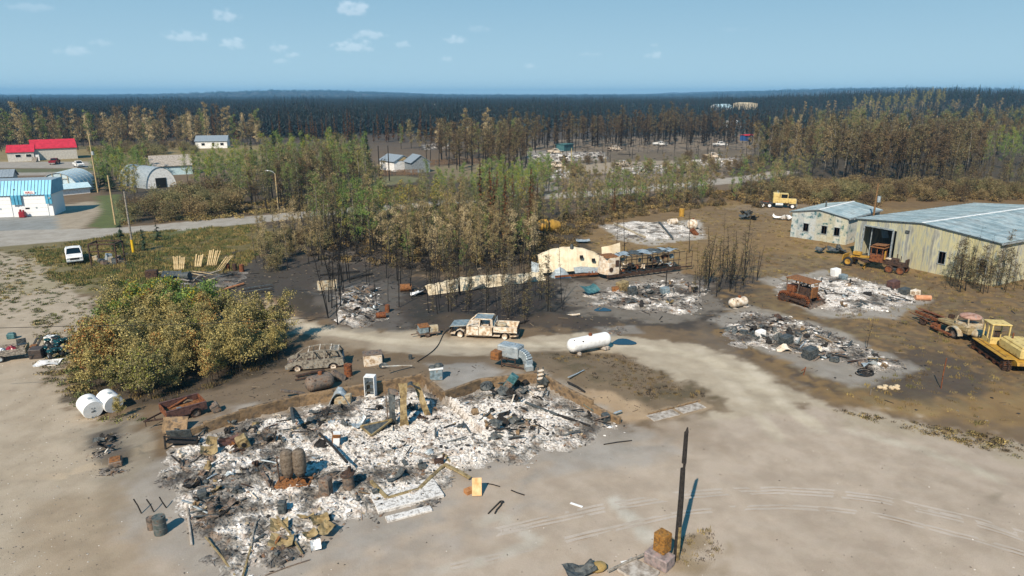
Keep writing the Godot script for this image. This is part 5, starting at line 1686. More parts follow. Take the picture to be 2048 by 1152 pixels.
func dozer() -> void:
	var p := G(1597, 604)
	var o := thing("burnt_bulldozer", "rusted brown bulldozer with flat canopy beside the white ash bed", "bulldozer", p, face(p, G(1640, 616)))
	for s in [-1, 1]:
		track(o, s * 0.95, 3.5, 0.95, 0.5, M.rust, M.dark_rust)
	one(func(b: MB):
		b.box(Vector3(0.0, 0.85, 0), Vector3(3.0, 0.6, 1.3), Basis(), 0.05)
		b.box(Vector3(0.95, 1.45, 0), Vector3(1.5, 0.95, 0.95), Basis(), 0.06), M.dark_rust, "hull", o)
	one(func(b: MB):
		b.box(Vector3(1.75, 1.5, 0), Vector3(0.14, 1.2, 1.1), Basis(), 0.03)
		for k in 6:
			b.box(Vector3(1.84, 1.1 + k * 0.16, 0), Vector3(0.04, 0.06, 0.9)), M.orange_rust, "radiator_guard", o)
	one(func(b: MB): b.box(Vector3(-0.75, 1.5, 0), Vector3(1.0, 0.75, 1.6), Basis(), 0.08), M.rust, "fuel_tank", o)
	one(func(b: MB): b.box(Vector3(-0.35, 1.45, 0), Vector3(0.5, 0.35, 0.6), Basis(), 0.06), M.dark_rust, "seat", o)
	one(func(b: MB):
		for z in [-0.85, 0.85]:
			b.bar(Vector3(-1.1, 1.2, z), Vector3(-1.1, 2.6, z), 0.1, 0.1)
			b.bar(Vector3(0.3, 1.2, z), Vector3(0.45, 2.6, z), 0.1, 0.1)
			b.bar(Vector3(1.75, 1.9, z * 0.6), Vector3(1.6, 2.6, z), 0.09, 0.09)
			b.bar(Vector3(-1.1, 2.2, z), Vector3(0.4, 2.3, z), 0.07, 0.1), M.grey_rust, "canopy_post", o)
	one(func(b: MB): b.box(Vector3(0.3, 2.65, 0), Vector3(3.1, 0.1, 2.0), Basis(Vector3(0, 0, 1), -0.03), 0.03), M.orange_rust, "canopy_roof", o)
	one(func(b: MB): b.grid(1, 5, func(u, v): return Vector3(2.35 - 0.18 * sin(v * PI), 0.05 + v * 0.75, (u - 0.5) * 2.9)), M.grey_rust, "blade", o)
	for s in [-1, 1]:
		one(func(b: MB):
			b.bar(Vector3(2.3, 0.3, s * 1.3), Vector3(-0.3, 0.55, s * 1.3), 0.14, 0.18, 0.02)
			b.bar(Vector3(1.5, 1.4, s * 0.75), Vector3(2.3, 0.5, s * 1.0), 0.09, 0.09), M.dark_rust, "push_arm", o)
	one(func(b: MB): b.cyl(Vector3(0.9, 1.9, 0.2), Vector3(0.9, 2.5, 0.2), 0.07, 0.06, 8), M.dark_rust, "exhaust_stack", o)

func flatbed() -> void:
	var a := G(1838, 640)
	var e := G(1962, 692)
	var o := thing("burnt_flatbed_truck", "burnt old truck with bare rusty frame and pink cab by the field", "truck", (a + e) / 2, face(a, e))
	var L := a.distance_to(e)
	var h := L / 2
	for s in [-1, 1]:
		one(func(b: MB): b.bar(Vector3(-h, 0.95, s * 0.55), Vector3(h * 0.2, 0.95, s * 0.55), 0.16, 0.28, 0.02), M.rust, "frame_rail", o)
		one(func(b: MB): b.bar(Vector3(-h * 0.2, 0.5, s * 1.05 + 0.3), Vector3(h * 0.45, 0.4, s * 1.05 + 0.3), 0.22, 0.2, 0.03), M.burnt_white if s < 0 else M.rust, "running_board", o)
		wheel(o, Vector3(-h * 0.62, 0.45, s * 0.8), 0.45, 0.3, M.dark_rust, M.dark_rust, 0.7)
		wheel(o, Vector3(h * 0.42, 0.48, s * 0.88), 0.48, 0.28, M.char, M.grey_rust, 0.6)
		one(func(b: MB):
			var pts := []
			for k in 9:
				var t := PI * k / 8
				pts += [h * 0.42 + cos(t) * 0.78, 0.5 + sin(t) * 0.75]
			for k in 9:
				var t := PI - PI * k / 8
				pts += [h * 0.42 + cos(t) * 0.68, 0.5 + sin(t) * 0.65]
			b.prism(V2(pts), 0.5, Transform3D(Basis(), Vector3(0, 0, s * 0.95))), M.burnt_tan, "fender", o)
	one(func(b: MB):
		for k in 6:
			b.bar(Vector3(-h * (0.95 - k * 0.2), 0.95, -0.55), Vector3(-h * (0.95 - k * 0.2), 0.95, 0.55), 0.12, 0.14)
		b.bar(Vector3(-h * 0.62, 0.45, -0.8), Vector3(-h * 0.62, 0.45, 0.8), 0.16, 0.16), M.dark_rust, "crossmember", o)
	one(func(b: MB):
		b.bar(Vector3(-h * 1.12, 0.8, 0.9), Vector3(-h * 0.2, 0.6, 1.0), 0.07, 0.05)
		b.bar(Vector3(-h * 1.15, 1.05, -0.3), Vector3(-h * 0.1, 1.15, -0.35), 0.3, 0.05), M.rust, "loose_rail", o)
	one(func(b: MB):
		b.box(Vector3(h * 0.28, 1.15, 0.0), Vector3(h * 0.9, 0.3, 1.7), Basis(), 0.06)
		b.box(Vector3(h * 0.62, 1.05, 0.2), Vector3(h * 0.36, 0.6, 1.2), Basis(), 0.12), M.tan_metal, "deck", o)
	one(func(b: MB):
		var x0 := h * 0.34
		b.box(Vector3(x0 + 0.5, 1.35, -0.35), Vector3(1.5, 0.5, 1.75), Basis(), 0.1)
		for x in [-0.2, 1.2]:
			for z in [-1.15, 0.45]:
				b.bar(Vector3(x0 + x, 1.55, z), Vector3(x0 + x * 0.8 + 0.1, 2.15, z * 0.92 - 0.02), 0.12, 0.1), M.burnt_tan, "cab", o)
	one(func(b: MB):
		b.ball(Vector3(h * 0.34 + 0.5, 2.15, -0.36), Vector3(0.95, 0.28, 0.95), 16), mat("pink_primer", ["7a5a4a", "a47a68", "b08a78", "8f8a88"], [0.2, 0.45, 0.65, 0.85], 0.35, 0.75), "cab_roof", o)
	one(func(b: MB):
		b.ball(Vector3(h * 0.82, 0.95, -0.2), Vector3(0.7, 0.45, 0.75), 12), M.burnt_tan, "hood", o)
	one(func(b: MB): b.cyl(Vector3(-0.4, 1.25, -0.4), Vector3(-0.35, 1.6, -0.4), 0.28, 0.28, 12, false), M.dark_rust, "ring", o)
	one(func(b: MB): b.box(Vector3(-h * 0.15, 0.45, 0.95), Vector3(0.8, 0.6, 0.4), Basis(), 0.04), M.rust, "side_tank", o)

func carrier() -> void:
	var a := G(1946, 696)
	var e := G(2012, 742)
	var o := thing("tracked_carrier", "yellow tracked carrier with open cab parked beside the burnt truck", "tracked carrier", (a + e) / 2, face(a, e))
	track(o, 0.0, 5.4, 0.8, 0.6, M.dark_rust, M.rust)
	track(o, -3.0, 5.4, 0.8, 0.6, M.dark_rust, M.rust)
	one(func(b: MB):
		b.prism(V2([-2.3, 0.75, -2.3, 1.05, 2.9, 1.05, 3.2, 0.95, 3.3, 0.7, 2.6, 0.45, -1.8, 0.45]), 2.2, Transform3D(Basis(), Vector3(0, 0, -1.5)))
		b.box(Vector3(0.2, 1.06, -0.15), Vector3(5.2, 0.06, 1.1), Basis(), 0.02), M.yellow, "hull", o)
	one(func(b: MB):
		b.box(Vector3(1.2, 1.5, -1.7), Vector3(3.4, 0.85, 1.9), Basis(), 0.12)
		b.box(Vector3(1.2, 1.98, -1.7), Vector3(3.0, 0.25, 1.6), Basis(), 0.08), M.pale_yellow, "engine_cover", o)
	one(func(b: MB): b.box(Vector3(-0.55, 1.5, -1.7), Vector3(0.06, 0.6, 1.4)), M.dark, "grille", o)
	one(func(b: MB):
		for x in [-2.2, -0.95]:
			for z in [-0.35, -1.75]:
				b.bar(Vector3(x, 1.0, z), Vector3(x * 0.97 - 0.03, 2.75, z), 0.1, 0.1)
		b.box(Vector3(-1.57, 1.25, -0.33), Vector3(1.25, 0.45, 0.06))
		b.box(Vector3(-0.94, 1.35, -1.05), Vector3(0.06, 0.65, 1.4))
		b.bar(Vector3(-1.5, 1.2, -0.33), Vector3(-1.5, 2.7, -0.33), 0.14, 0.08), M.pale_yellow, "cab_frame", o)
	one(func(b: MB): b.box(Vector3(-1.6, 2.82, -1.05), Vector3(1.5, 0.12, 1.6), Basis(), 0.04), M.pale_yellow, "cab_roof", o)
	one(func(b: MB):
		b.box(Vector3(-1.6, 1.35, -1.3), Vector3(0.5, 0.15, 0.5), Basis(), 0.04)
		b.box(Vector3(-1.85, 1.7, -1.3), Vector3(0.1, 0.6, 0.5), Basis(), 0.04)
		b.cyl(Vector3(-1.2, 1.2, -0.8), Vector3(-1.3, 1.8, -0.8), 0.03, 0.03, 6), M.dark_rust, "seat", o)
	one(func(b: MB): b.cyl(Vector3(0.4, 2.0, -1.3), Vector3(0.4, 2.6, -1.3), 0.06, 0.06, 8), M.rust, "exhaust_stack", o)
	one(func(b: MB): b.bar(Vector3(2.2, 2.1, -2.2), Vector3(3.0, 2.35, -1.9), 0.5, 0.06), M.galv, "loose_sheet", o)

func tractor_unit() -> void:
	var p := G(1556, 415)
	var o := thing("yellow_tractor_unit", "pale yellow highway tractor unit with sleeper parked behind the metal shops", "truck", p, face(p, G(1600, 417)))
	for s in [-1, 1]:
		one(func(b: MB): b.bar(Vector3(-3.6, 0.85, s * 0.42), Vector3(3.2, 0.85, s * 0.42), 0.12, 0.26), M.char_metal, "frame_rail", o)
		wheel(o, Vector3(2.6, 0.52, s * 1.0), 0.52, 0.3, M.black, M.white)
		for x in [-3.0, -1.7]:
			wheel(o, Vector3(x, 0.52, s * 0.95), 0.52, 0.5, M.black, M.white)
		one(func(b: MB): b.cyl(Vector3(-0.6, 0.75, s * 0.95), Vector3(0.8, 0.75, s * 0.95), 0.34, 0.34, 14), M.galv, "fuel_tank", o)
		one(func(b: MB): b.cyl(Vector3(-0.3, 1.0, s * 0.95), Vector3(-0.3, 3.3, s * 0.95), 0.08, 0.08, 8), M.galv, "exhaust_stack", o)
		one(func(b: MB): b.box(Vector3(2.6, 1.05, s * 1.0), Vector3(1.3, 0.12, 0.4), Basis(), 0.05), M.pale_yellow, "fender", o)
	one(func(b: MB): b.box(Vector3(-0.5, 2.0, 0), Vector3(1.3, 2.0, 2.2), Basis(), 0.1), M.pale_yellow, "sleeper", o)
	one(func(b: MB):
		b.box(Vector3(0.95, 1.55, 0), Vector3(1.6, 1.0, 2.1), Basis(), 0.08)
		for x in [0.3, 1.6]:
			for z in [-0.95, 0.95]:
				b.bar(Vector3(x, 2.0, z), Vector3(x, 2.8, z * 0.95), 0.12, 0.12)
		b.box(Vector3(0.95, 2.85, 0), Vector3(1.5, 0.12, 2.0), Basis(), 0.05), M.pale_yellow, "cab", o)
	one(func(b: MB): b.box(Vector3(0.95, 2.4, 0), Vector3(1.2, 0.7, 1.8)), M.glass, "window", o)
	one(func(b: MB): b.box(Vector3(2.5, 1.45, 0), Vector3(1.6, 0.85, 1.3), Basis(), 0.1), M.pale_yellow, "hood", o)
	one(func(b: MB): b.box(Vector3(3.33, 1.4, 0), Vector3(0.06, 0.8, 1.0), Basis(), 0.02), M.galv, "grille", o)
	one(func(b: MB): b.box(Vector3(3.4, 0.7, 0), Vector3(0.15, 0.3, 2.3), Basis(), 0.04), M.galv, "bumper", o)
	one(func(b: MB): b.box(Vector3(-2.4, 1.1, 0), Vector3(1.2, 0.12, 0.9), Basis(), 0.03), M.rust, "coupling_plate", o)

# ------------------------------------------------------------------ buildings and poles
func frame_at(o: Node3D, a: Vector3, e: Vector3) -> float:   # local x runs a -> e, z towards the viewer; returns the length
	o.position = a
	o.rotation.y = face(a, e)
	return a.distance_to(e)

func metal_shop(called: String, label: String, a: Vector3, e: Vector3, depth: float, eave: float, rise: float, door: Array, wins: Array, wall: Material, trim: Material) -> Node3D:
	var o := thing(called, label, "workshop")
	var L := frame_at(o, a, e)
	var n := int(L / 0.93)
	var w := L / n
	var top := func(x: float) -> float: return eave + rise * (1.0 - absf(x - L / 2) / (L / 2))
	for k in n:
		var x0: float = k * w
		var x1: float = x0 + w
		var mid: float = (x0 + x1) / 2
		var low := 0.0
		if door.size() and mid > door[0] and mid < door[1]:
			low = door[2]
		var hole := []
		for q in wins:
			if mid > q[0] - w * 0.5 and mid < q[0] + w * 0.5:
				hole = q
		var tint := Color(0.9, 0.95, 1.02).lerp(Color(1.04, 1.01, 0.85), clampf(mid / L * 1.5 - 0.35 + rnd(-0.3, 0.3), 0.0, 1.0)) * rnd(0.84, 1.1)
		if hole.size():
			one(func(b: MB):
				b.col = tint
				b.prism(V2([x0 + 0.012, low, x1 - 0.012, low, x1 - 0.012, hole[1], x0 + 0.012, hole[1]]), 0.05), wall, "wall_panel", o)
		one(func(b: MB):
			b.col = tint
			var g := 0.012
			if hole.size():
				b.prism(V2([x0 + g, hole[2], x1 - g, hole[2], x1 - g, top.call(x1), x0 + g, top.call(x0)]), 0.05)
			else:
				b.prism(V2([x0 + g, low, x1 - g, low, x1 - g, top.call(x1), x0 + g, top.call(x0)]), 0.05)
			for r in 3:
				var rx := lerpf(x0, x1, (r + 0.5) / 3.0)
				if hole.is_empty():
					b.box(Vector3(rx, (low + top.call(rx)) / 2 - 0.03, 0.035), Vector3(0.06, top.call(rx) - low - 0.08, 0.035), Basis(), 0.01), wall, "wall_panel", o)
	for q in wins:
		var x0 := floorf(q[0] / w) * w
		var fr := one(func(b: MB):
			var cy: float = (q[1] + q[2]) / 2
			b.box(Vector3(x0 + 0.04, cy, 0.05), Vector3(0.07, q[2] - q[1] + 0.12, 0.1))
			b.box(Vector3(x0 + w - 0.04, cy, 0.05), Vector3(0.07, q[2] - q[1] + 0.12, 0.1))
			b.box(Vector3(x0 + w / 2, q[1], 0.052), Vector3(w + 0.1, 0.07, 0.11))
			b.box(Vector3(x0 + w / 2, q[2], 0.052), Vector3(w + 0.1, 0.07, 0.11)), trim, "window", o)
		one(func(b: MB): b.box(Vector3(x0 + w * 0.5, (q[1] + q[2]) / 2, 0.02), Vector3(0.04, q[2] - q[1], 0.04)), M.dark_rust, "mullion", fr)
	# side and back walls
	var nd := int(depth / 1.2)
	for k in nd:
		var z0 := -depth * k / nd
		for s in 2:
			one(func(b: MB):
				b.col = Color(1, 1, 1) * rnd(0.86, 1.06)
				var x: float = 0.0 if s == 0 else L
				b.box(Vector3(x, eave / 2, z0 - depth / nd / 2 - 0.03), Vector3(0.05, eave, depth / nd - 0.02))
				for r in 3:
					b.box(Vector3(x + (-0.035 if s == 0 else 0.035), eave / 2, z0 - depth / nd * (r + 0.5) / 3), Vector3(0.03, eave - 0.05, 0.06)), wall, "wall_panel", o)
	one(func(b: MB): b.prism(V2([0.03, 0, L - 0.03, 0, L - 0.03, eave, L / 2, eave + rise, 0.03, eave]), 0.05, Transform3D(Basis(), Vector3(0, 0, -depth - 0.03))), wall, "back_wall", o)
	one(func(b: MB): b.box(Vector3(L / 2, 0.0, -depth / 2), Vector3(L - 0.1, 0.1, depth - 0.1)), M.char_metal, "floor_slab", o)
	# roof panels
	var nr := int(depth / 1.0)
	var half := L / 2 + 0.3
	var slope := atan2(rise, L / 2)
	var run := half / cos(slope)
	for k in nr:
		for s in [-1.0, 1.0]:
			one(func(b: MB):
				b.col = Color(1, 1, 1) * rnd(0.72, 1.18)
				var cx: float = L / 2 + s * half / 2
				var cy := eave + rise - half / 2 * tan(slope) + 0.06
				var zc := 0.35 - (depth + 0.6) * (k + 0.5) / nr
				var bs := Basis(Vector3(0, 0, 1), -s * slope)
				b.box(Vector3(cx, cy + rnd(0, 0.006), zc), Vector3(run - 0.02, 0.05, (depth + 0.6) / nr - 0.015), bs)
				b.box(Vector3(cx, cy, zc) + bs * Vector3(0, 0.045, 0), Vector3(run - 0.04, 0.05, 0.05), bs), M.roof_metal, "roof_panel", o)
	one(func(b: MB): b.box(Vector3(L / 2, eave + rise + 0.1, -depth / 2), Vector3(0.34, 0.06, depth + 0.66), Basis(), 0.02), M.white, "ridge_cap", o)
	for s in [-1.0, 1.0]:
		one(func(b: MB):
			b.bar(Vector3(L / 2, eave + rise - 0.02, 0.12), Vector3(L / 2 + s * half, eave + rise - half * tan(slope) - 0.02, 0.12), 0.12, 0.22)
			b.box(Vector3(L / 2 + s * (half + 0.03), eave - 0.12, -depth / 2), Vector3(0.14, 0.16, depth + 0.6)), trim, "eave_trim", o)
	if door.size():
		one(func(b: MB):
			b.box(Vector3(door[0] + 0.06, door[2] / 2, 0.07), Vector3(0.2, door[2], 0.16))
			b.box(Vector3(door[1] - 0.06, door[2] / 2, 0.07), Vector3(0.2, door[2], 0.16))
			b.box(Vector3((door[0] + door[1]) / 2, door[2] + 0.08, 0.072), Vector3(door[1] - door[0], 0.2, 0.17)), M.galv, "door_frame", o)
	return o

func house(called: String, label: String, cat: String, a: Vector3, e: Vector3, depth: float, eave: float, rise: float, along: bool, wall: Material, roof: Material, wins := [], door := -1.0) -> Node3D:
	var o := thing(called, label, cat)
	var L := frame_at(o, a, e)
	one(func(b: MB):
		if along:
			b.box(Vector3(L / 2, eave / 2, -depth / 2), Vector3(L, eave, depth))
			for x in [0.05, L - 0.05]:
				b.prism(V2([0, eave, depth, eave, depth / 2, eave + rise]), 0.1, Transform3D(Basis(Vector3(0, 0, -1), Vector3.UP, Vector3(1, 0, 0)), Vector3(x, 0, 0)))
		else:
			b.prism(V2([0, 0, L, 0, L, eave, L / 2, eave + rise, 0, eave]), depth, Transform3D(Basis(), Vector3(0, 0, -depth / 2))), wall, "wall", o)
	var w := depth if along else L
	var slope := atan2(rise, w / 2)
	for s in [-1.0, 1.0]:
		one(func(b: MB):
			var run := (w / 2 + 0.4) / cos(slope)
			if along:
				b.box(Vector3(L / 2, eave + rise - (w / 2 + 0.4) / 2 * tan(slope) + 0.08, -depth / 2 + s * (w / 2 + 0.4) / 2), Vector3(L + 0.6, 0.14, run), Basis(Vector3(1, 0, 0), s * slope))
				for k in int(L / 0.7):
					b.box(Vector3(k * 0.7, eave + rise - (w / 2 + 0.4) / 2 * tan(slope) + 0.16, -depth / 2 + s * (w / 2 + 0.4) / 2), Vector3(0.05, 0.05, run), Basis(Vector3(1, 0, 0), s * slope))
			else:
				b.box(Vector3(L / 2 + s * (w / 2 + 0.4) / 2, eave + rise - (w / 2 + 0.4) / 2 * tan(slope) + 0.08, -depth / 2), Vector3(run, 0.14, depth + 0.6), Basis(Vector3(0, 0, 1), -s * slope)), roof, "roof", o)
	for q in wins:
		var wn := one(func(b: MB): b.box(Vector3(q[0], q[1], 0.03), Vector3(q[2] + 0.2, q[3] + 0.2, 0.08)), M.white, "window", o)
		one(func(b: MB): b.box(Vector3(q[0], q[1], 0.06), Vector3(q[2], q[3], 0.06)), M.glass, "pane", wn)
	if door >= 0.0:
		one(func(b: MB): b.box(Vector3(door, 1.05, 0.03), Vector3(1.0, 2.1, 0.08), Basis(), 0.01), M.white, "door", o)
	return o

func lettering(text: String, size: float, m: Material, o: Node3D, at: Vector3) -> void:
	var f := SystemFont.new()
	f.font_names = PackedStringArray(["Droid Sans"])
	f.font_weight = 700
	var t := TextMesh.new()
	t.font = f
	t.text = text
	t.font_size = 64
	t.pixel_size = size / 64.0
	t.depth = 0.03
	t.material = m
	var i := MeshInstance3D.new()
	i.name = "lettering"
	i.mesh = t
	i.position = at
	o.add_child(i, true)

func pole(called: String, label: String, cat: String, base: Vector3, h: float, r: float, m: Material) -> Node3D:
	var o := thing(called, label, cat, base)
	one(func(b: MB): b.cyl(Vector3(0, -0.2, 0), Vector3(0, h, 0), r, r * 0.7, 10), m, "shaft", o)
	return o

func build_buildings() -> void:
	var o := metal_shop("metal_shop", "big metal workshop with low gable roof and open vehicle door", G(1706, 511), G(1985, 573), 29.0, 5.3, 0.85, [1.1, 5.5, 4.5], [[11.8, 1.4, 3.0], [16.6, 1.2, 3.0]], M.shop_wall, M.galv)
	one(func(b: MB): b.box(Vector3(7.3, 4.7, 0.1), Vector3(0.5, 0.35, 0.2), Basis(), 0.03), M.char_metal, "wall_vent", o)
	one(func(b: MB):
		b.bar(Vector3(1.9, 0, -0.6), Vector3(2.0, 4.3, -0.5), 0.1, 0.1)
		b.bar(Vector3(2.6, 4.4, -2.0), Vector3(3.4, 3.0, -1.6), 0.9, 0.06), M.galv, "hanging_strip", o)
	metal_shop("scorched_shop", "smaller scorched metal workshop with three broken windows behind the big one", G(1580, 473), G(1690, 490), 12.0, 4.1, 0.75, [], [[2.3, 1.2, 2.5], [5.0, 1.2, 2.5], [7.2, 1.2, 2.5]], mat("teal_wall", ["3f666a", "9aa29f", "c0c0b8", "b2ae9f"], [0.2, 0.3, 0.55, 0.8], 0.14, 0.6), M.galv)
	var so: Node3D = get_node("scorched_shop")
	one(func(b: MB): b.cyl(Vector3(3.4, 4.6, -4), Vector3(3.4, 5.7, -4), 0.13, 0.13, 8), M.char_metal, "chimney", so)
	# fire hall
	var a := G(-190, 443)
	var e := G(109, 431)
	o = thing("fire_hall", "white fire hall with blue ribbed metal eaves and two white vehicle doors", "fire hall")
	var L := frame_at(o, a, e)
	one(func(b: MB):
		b.box(Vector3(L / 2, 2.05, -3.2), Vector3(L, 4.1, 6.4))
		b.box(Vector3(L / 2, 5.2, -3.9), Vector3(L - 0.1, 2.3, 5.0)), M.clean_white, "wall", o)
	var dw := 4.5
	var x1 := L - 0.8
	var spans := [[L - 0.8, L], [L - 6.6, L - 5.3], [L - 12.0, L - 11.1]]
	for k in 44:
		var px := L + 0.15 - k * 0.55
		if px < 0.3:
			break
		var low := 4.05
		for q in spans:
			if px - 0.27 > q[0] - 0.1 and px - 0.27 < q[1] + 0.3:
				low = 2.3
		var ep := one(func(b: MB):
			b.col = Color(1, 1, 1) * rnd(0.94, 1.04)
			b.oquad(Vector3(px, 6.55, -1.3), Vector3(px - 0.53, 6.55, -1.3), Vector3(px - 0.53, 4.05, 0.38), Vector3(px, 4.05, 0.38), Vector3(0, 1, 1))
			if low < 4.0:
				b.oquad(Vector3(px, 4.05, 0.38), Vector3(px - 0.53, 4.05, 0.38), Vector3(px - 0.53, low, 0.38), Vector3(px, low, 0.38), Vector3(0, 0, 1))
			, M.hall_blue, "eave_panel", o)
		one(func(b: MB):
			b.bar(Vector3(px, 6.57, -1.27), Vector3(px, 4.05, 0.42), 0.08, 0.08)
			if low < 4.0:
				b.bar(Vector3(px, 4.05, 0.41), Vector3(px, low, 0.41), 0.08, 0.07), M.rib_blue, "rib", ep)
	one(func(b: MB): b.prism(V2([-0.38, 4.05, 1.3, 6.55, 6.5, 6.55, 6.5, 4.05]), 0.08, Transform3D(Basis(Vector3(0, 0, -1), Vector3.UP, Vector3(1, 0, 0)), Vector3(L + 0.16, 0, 0))), M.hall_blue, "end_panel", o)
	one(func(b: MB): b.box(Vector3(L / 2, 6.5, -3.9), Vector3(L + 0.3, 0.12, 5.2)), M.galv, "roof", o)
	for k in 3:
		var dx := L - 3.05 - k * 5.85
		if dx > 2.5:
			for r in 5:
				one(func(b: MB): b.box(Vector3(dx, 0.42 + r * 0.78, 0.05), Vector3(dw, 0.76, 0.1), Basis(), 0.015), M.clean_white, "door_panel", o)
			one(func(b: MB): b.box(Vector3(dx - 1.1, 1.55, 0.11), Vector3(0.7, 0.28, 0.04)), M.glass, "door_window", o)
			one(func(b: MB): b.box(Vector3(dx + 0.4, 1.6, 0.11), Vector3(0.3, 0.34, 0.03), Basis(), 0.01), M.galv, "door_vent", o)
	var red: Material = mat("sign_red", ["b01820"], [], 1.0, 0.5)
	for q in [["HALL", L - 3.3], ["FIRE", L - 9.3]]:
		var s := one(func(b: MB): b.box(Vector3(q[1], 4.5, 0.36), Vector3(1.7, 0.6, 0.07), Basis(), 0.01), M.clean_white, "sign_board", o)
		lettering(q[0], 0.52, red, s, Vector3(q[1], 4.5, 0.41))
	one(func(b: MB): b.box(Vector3(L - 0.2, 3.4, 0.45), Vector3(0.3, 0.25, 0.15)), M.galv, "lamp_box", o)
	one(func(b: MB): b.box(Vector3(L - 5.9, 5.0, -0.3), Vector3(0.25, 0.3, 0.25)), M.char_metal, "eave_lamp", o)
	var bb := MB.new()
	bb.box(Vector3(0, 0.55, 0), Vector3(1.1, 1.1, 0.7), Basis(), 0.1)
	bb.cyl(Vector3(-0.25, 1.0, 0), Vector3(-0.25, 1.5, 0), 0.22, 0.18, 10)
	bb.cyl(Vector3(0.28, 1.0, 0), Vector3(0.28, 1.4, 0), 0.2, 0.16, 10)
	solo("red_bin", bb, M.red_paint, "dark red bin set between the fire hall doors", "bin", G(46, 435))
	# red roofed hall: two joined blocks
	o = house("red_roofed_hall", "long pale grey hall with red metal roof, taller block", "hall", G(68, 321), G(156, 317), 11.0, 4.0, 2.6, true, mat("pale_siding", ["b5b1a8", "c6c2b8"], [0.3, 0.7], 0.3, 0.7), M.red_roof)
	house("red_roofed_wing", "lower red roofed wing with two dark windows, joined to the hall", "hall", G(17, 324), G(70, 322), 9.0, 3.2, 2.0, true, M.pale_siding, M.red_roof, [[3.0, 1.9, 1.5, 0.9], [6.0, 1.9, 1.5, 0.9]], 8.4)
	bb = MB.new()
	for k in 4:
		bb.box(Vector3(0, 0.15 + 0.2 * k, -0.35 * k), Vector3(1.6, 0.3 + 0.4 * k, 0.35))
	for x in [-0.75, 0.75]:
		bb.bar(Vector3(x, 1.0, 0.1), Vector3(x, 1.8, -1.1), 0.06, 0.06)
	solo("entrance_steps", bb, M.grey_wood, "brown wooden steps to the white hall door", "steps", G(68, 324))
	# greenhouse
	a = G(76, 389)
	e = G(160, 387)
	o = thing("hoop_greenhouse", "arched hoop greenhouse under pale plastic behind the fire hall", "greenhouse")
	L = frame_at(o, a, e)
	var skin: StandardMaterial3D = mat("plastic_skin", ["a9bcc2", "c2d0d4"], [0.3, 0.7], 0.3, 0.4)
	skin.backlight = Color(0.5, 0.55, 0.55)
	one(func(b: MB): b.grid(20, 6, func(u, v): return Vector3(L / 2 - cos(u * PI) * L / 2, sin(u * PI) * 4.7, -0.3 - v * 11.0)), skin, "plastic_cover", o)
	for k in 6:
		one(func(b: MB):
			for q in 16:
				var t0 := PI * q / 16
				var t1 := PI * (q + 1) / 16
				b.bar(Vector3(L / 2 - cos(t0) * L / 2 * 1.01, sin(t0) * 4.75, -0.3 - k * 2.2), Vector3(L / 2 - cos(t1) * L / 2 * 1.01, sin(t1) * 4.75, -0.3 - k * 2.2), 0.08, 0.08), M.galv, "hoop", o)
	one(func(b: MB):
		for x in [0.25, 0.4, 0.6, 0.75]:
			b.bar(Vector3(L * x, 0, -0.3), Vector3(L * x, 4.7 * sin(acos(1 - 2 * x)), -0.3), 0.1, 0.1)
		b.bar(Vector3(L * 0.07, 2.2, -0.3), Vector3(L * 0.93, 2.2, -0.3), 0.1, 0.1)
		b.bar(Vector3(L * 0.25, 3.4, -0.3), Vector3(L * 0.75, 3.4, -0.3), 0.1, 0.1), M.wood, "end_frame", o)
	one(func(b: MB):
		var pts := []
		for q in 13:
			var t := PI * q / 12
			pts += [L / 2 - cos(t) * L / 2 * 0.98, sin(t) * 4.6]
		b.prism(V2(pts), 0.04, Transform3D(Basis(), Vector3(0, 0, -0.5))), skin, "end_cover", o)
	house("low_white_shed", "low white shed with pale blue sheet roof beside the hoop greenhouse", "shed", G(119, 392), G(181, 386), 3.0, 1.5, 0.8, true, M.white, mat("pale_blue", ["a8c4cc", "c0d6dc"], [0.3, 0.7], 0.2, 0.4))
	house("blue_grey_shed", "small blue grey roof showing behind the fire hall", "shed", G(-20, 374), G(28, 372), 5.0, 2.4, 1.4, true, M.galv, M.shingle)
	# arched white shed and the long one behind
	a = G(293, 378)
	e = G(342, 374)
	o = thing("arched_shed", "white arched metal shed with a small dark doorway among the trees", "shed")
	L = frame_at(o, a, e) * 1.25
	one(func(b: MB): b.grid(16, 5, func(u, v): return Vector3(L / 2 - cos(u * PI) * L / 2 - v * 3.0, sin(u * PI) * 5.0, -v * 13.0)), M.galv, "arched_roof", o)
	one(func(b: MB):
		var pts := []
		for q in 13:
			var t := PI * q / 12
			pts += [L / 2 - cos(t) * L / 2 * 0.99, sin(t) * 4.95]
		b.prism(V2(pts), 0.1, Transform3D(Basis(), Vector3(0, 0, -0.2))), M.white, "end_wall", o)
	one(func(b: MB): b.box(Vector3(L * 0.5, 1.2, -0.1), Vector3(2.4, 2.4, 0.12)), M.dark, "doorway", o)
	house("long_grey_shed", "long low shed with grey roof behind the arched shed", "shed", G(305, 352), G(386, 348), 12.0, 2.6, 2.4, true, M.pale_blue, M.concrete)
	o = house("white_house", "white single storey house with grey roof at the field edge", "house", G(392, 297), G(455, 296), 8.0, 3.0, 2.0, true, M.white, M.shingle, [[3.0, 1.7, 1.3, 1.0], [7.0, 1.6, 0.9, 1.6], [10.5, 1.7, 1.3, 1.0]], 6.0)
	o = house("white_garage", "white garage with grey shingle roof behind the brown board fence", "garage", G(789, 343), G(824, 340), 8.0, 2.9, 1.6, false, M.white, M.shingle)
	one(func(b: MB): b.prism(V2([1.0, 3.0, 6.3, 3.0, 3.65, 4.3]), 0.06, Transform3D(Basis(), Vector3(0, 0, 0.06))), M.wood, "gable_board", o)
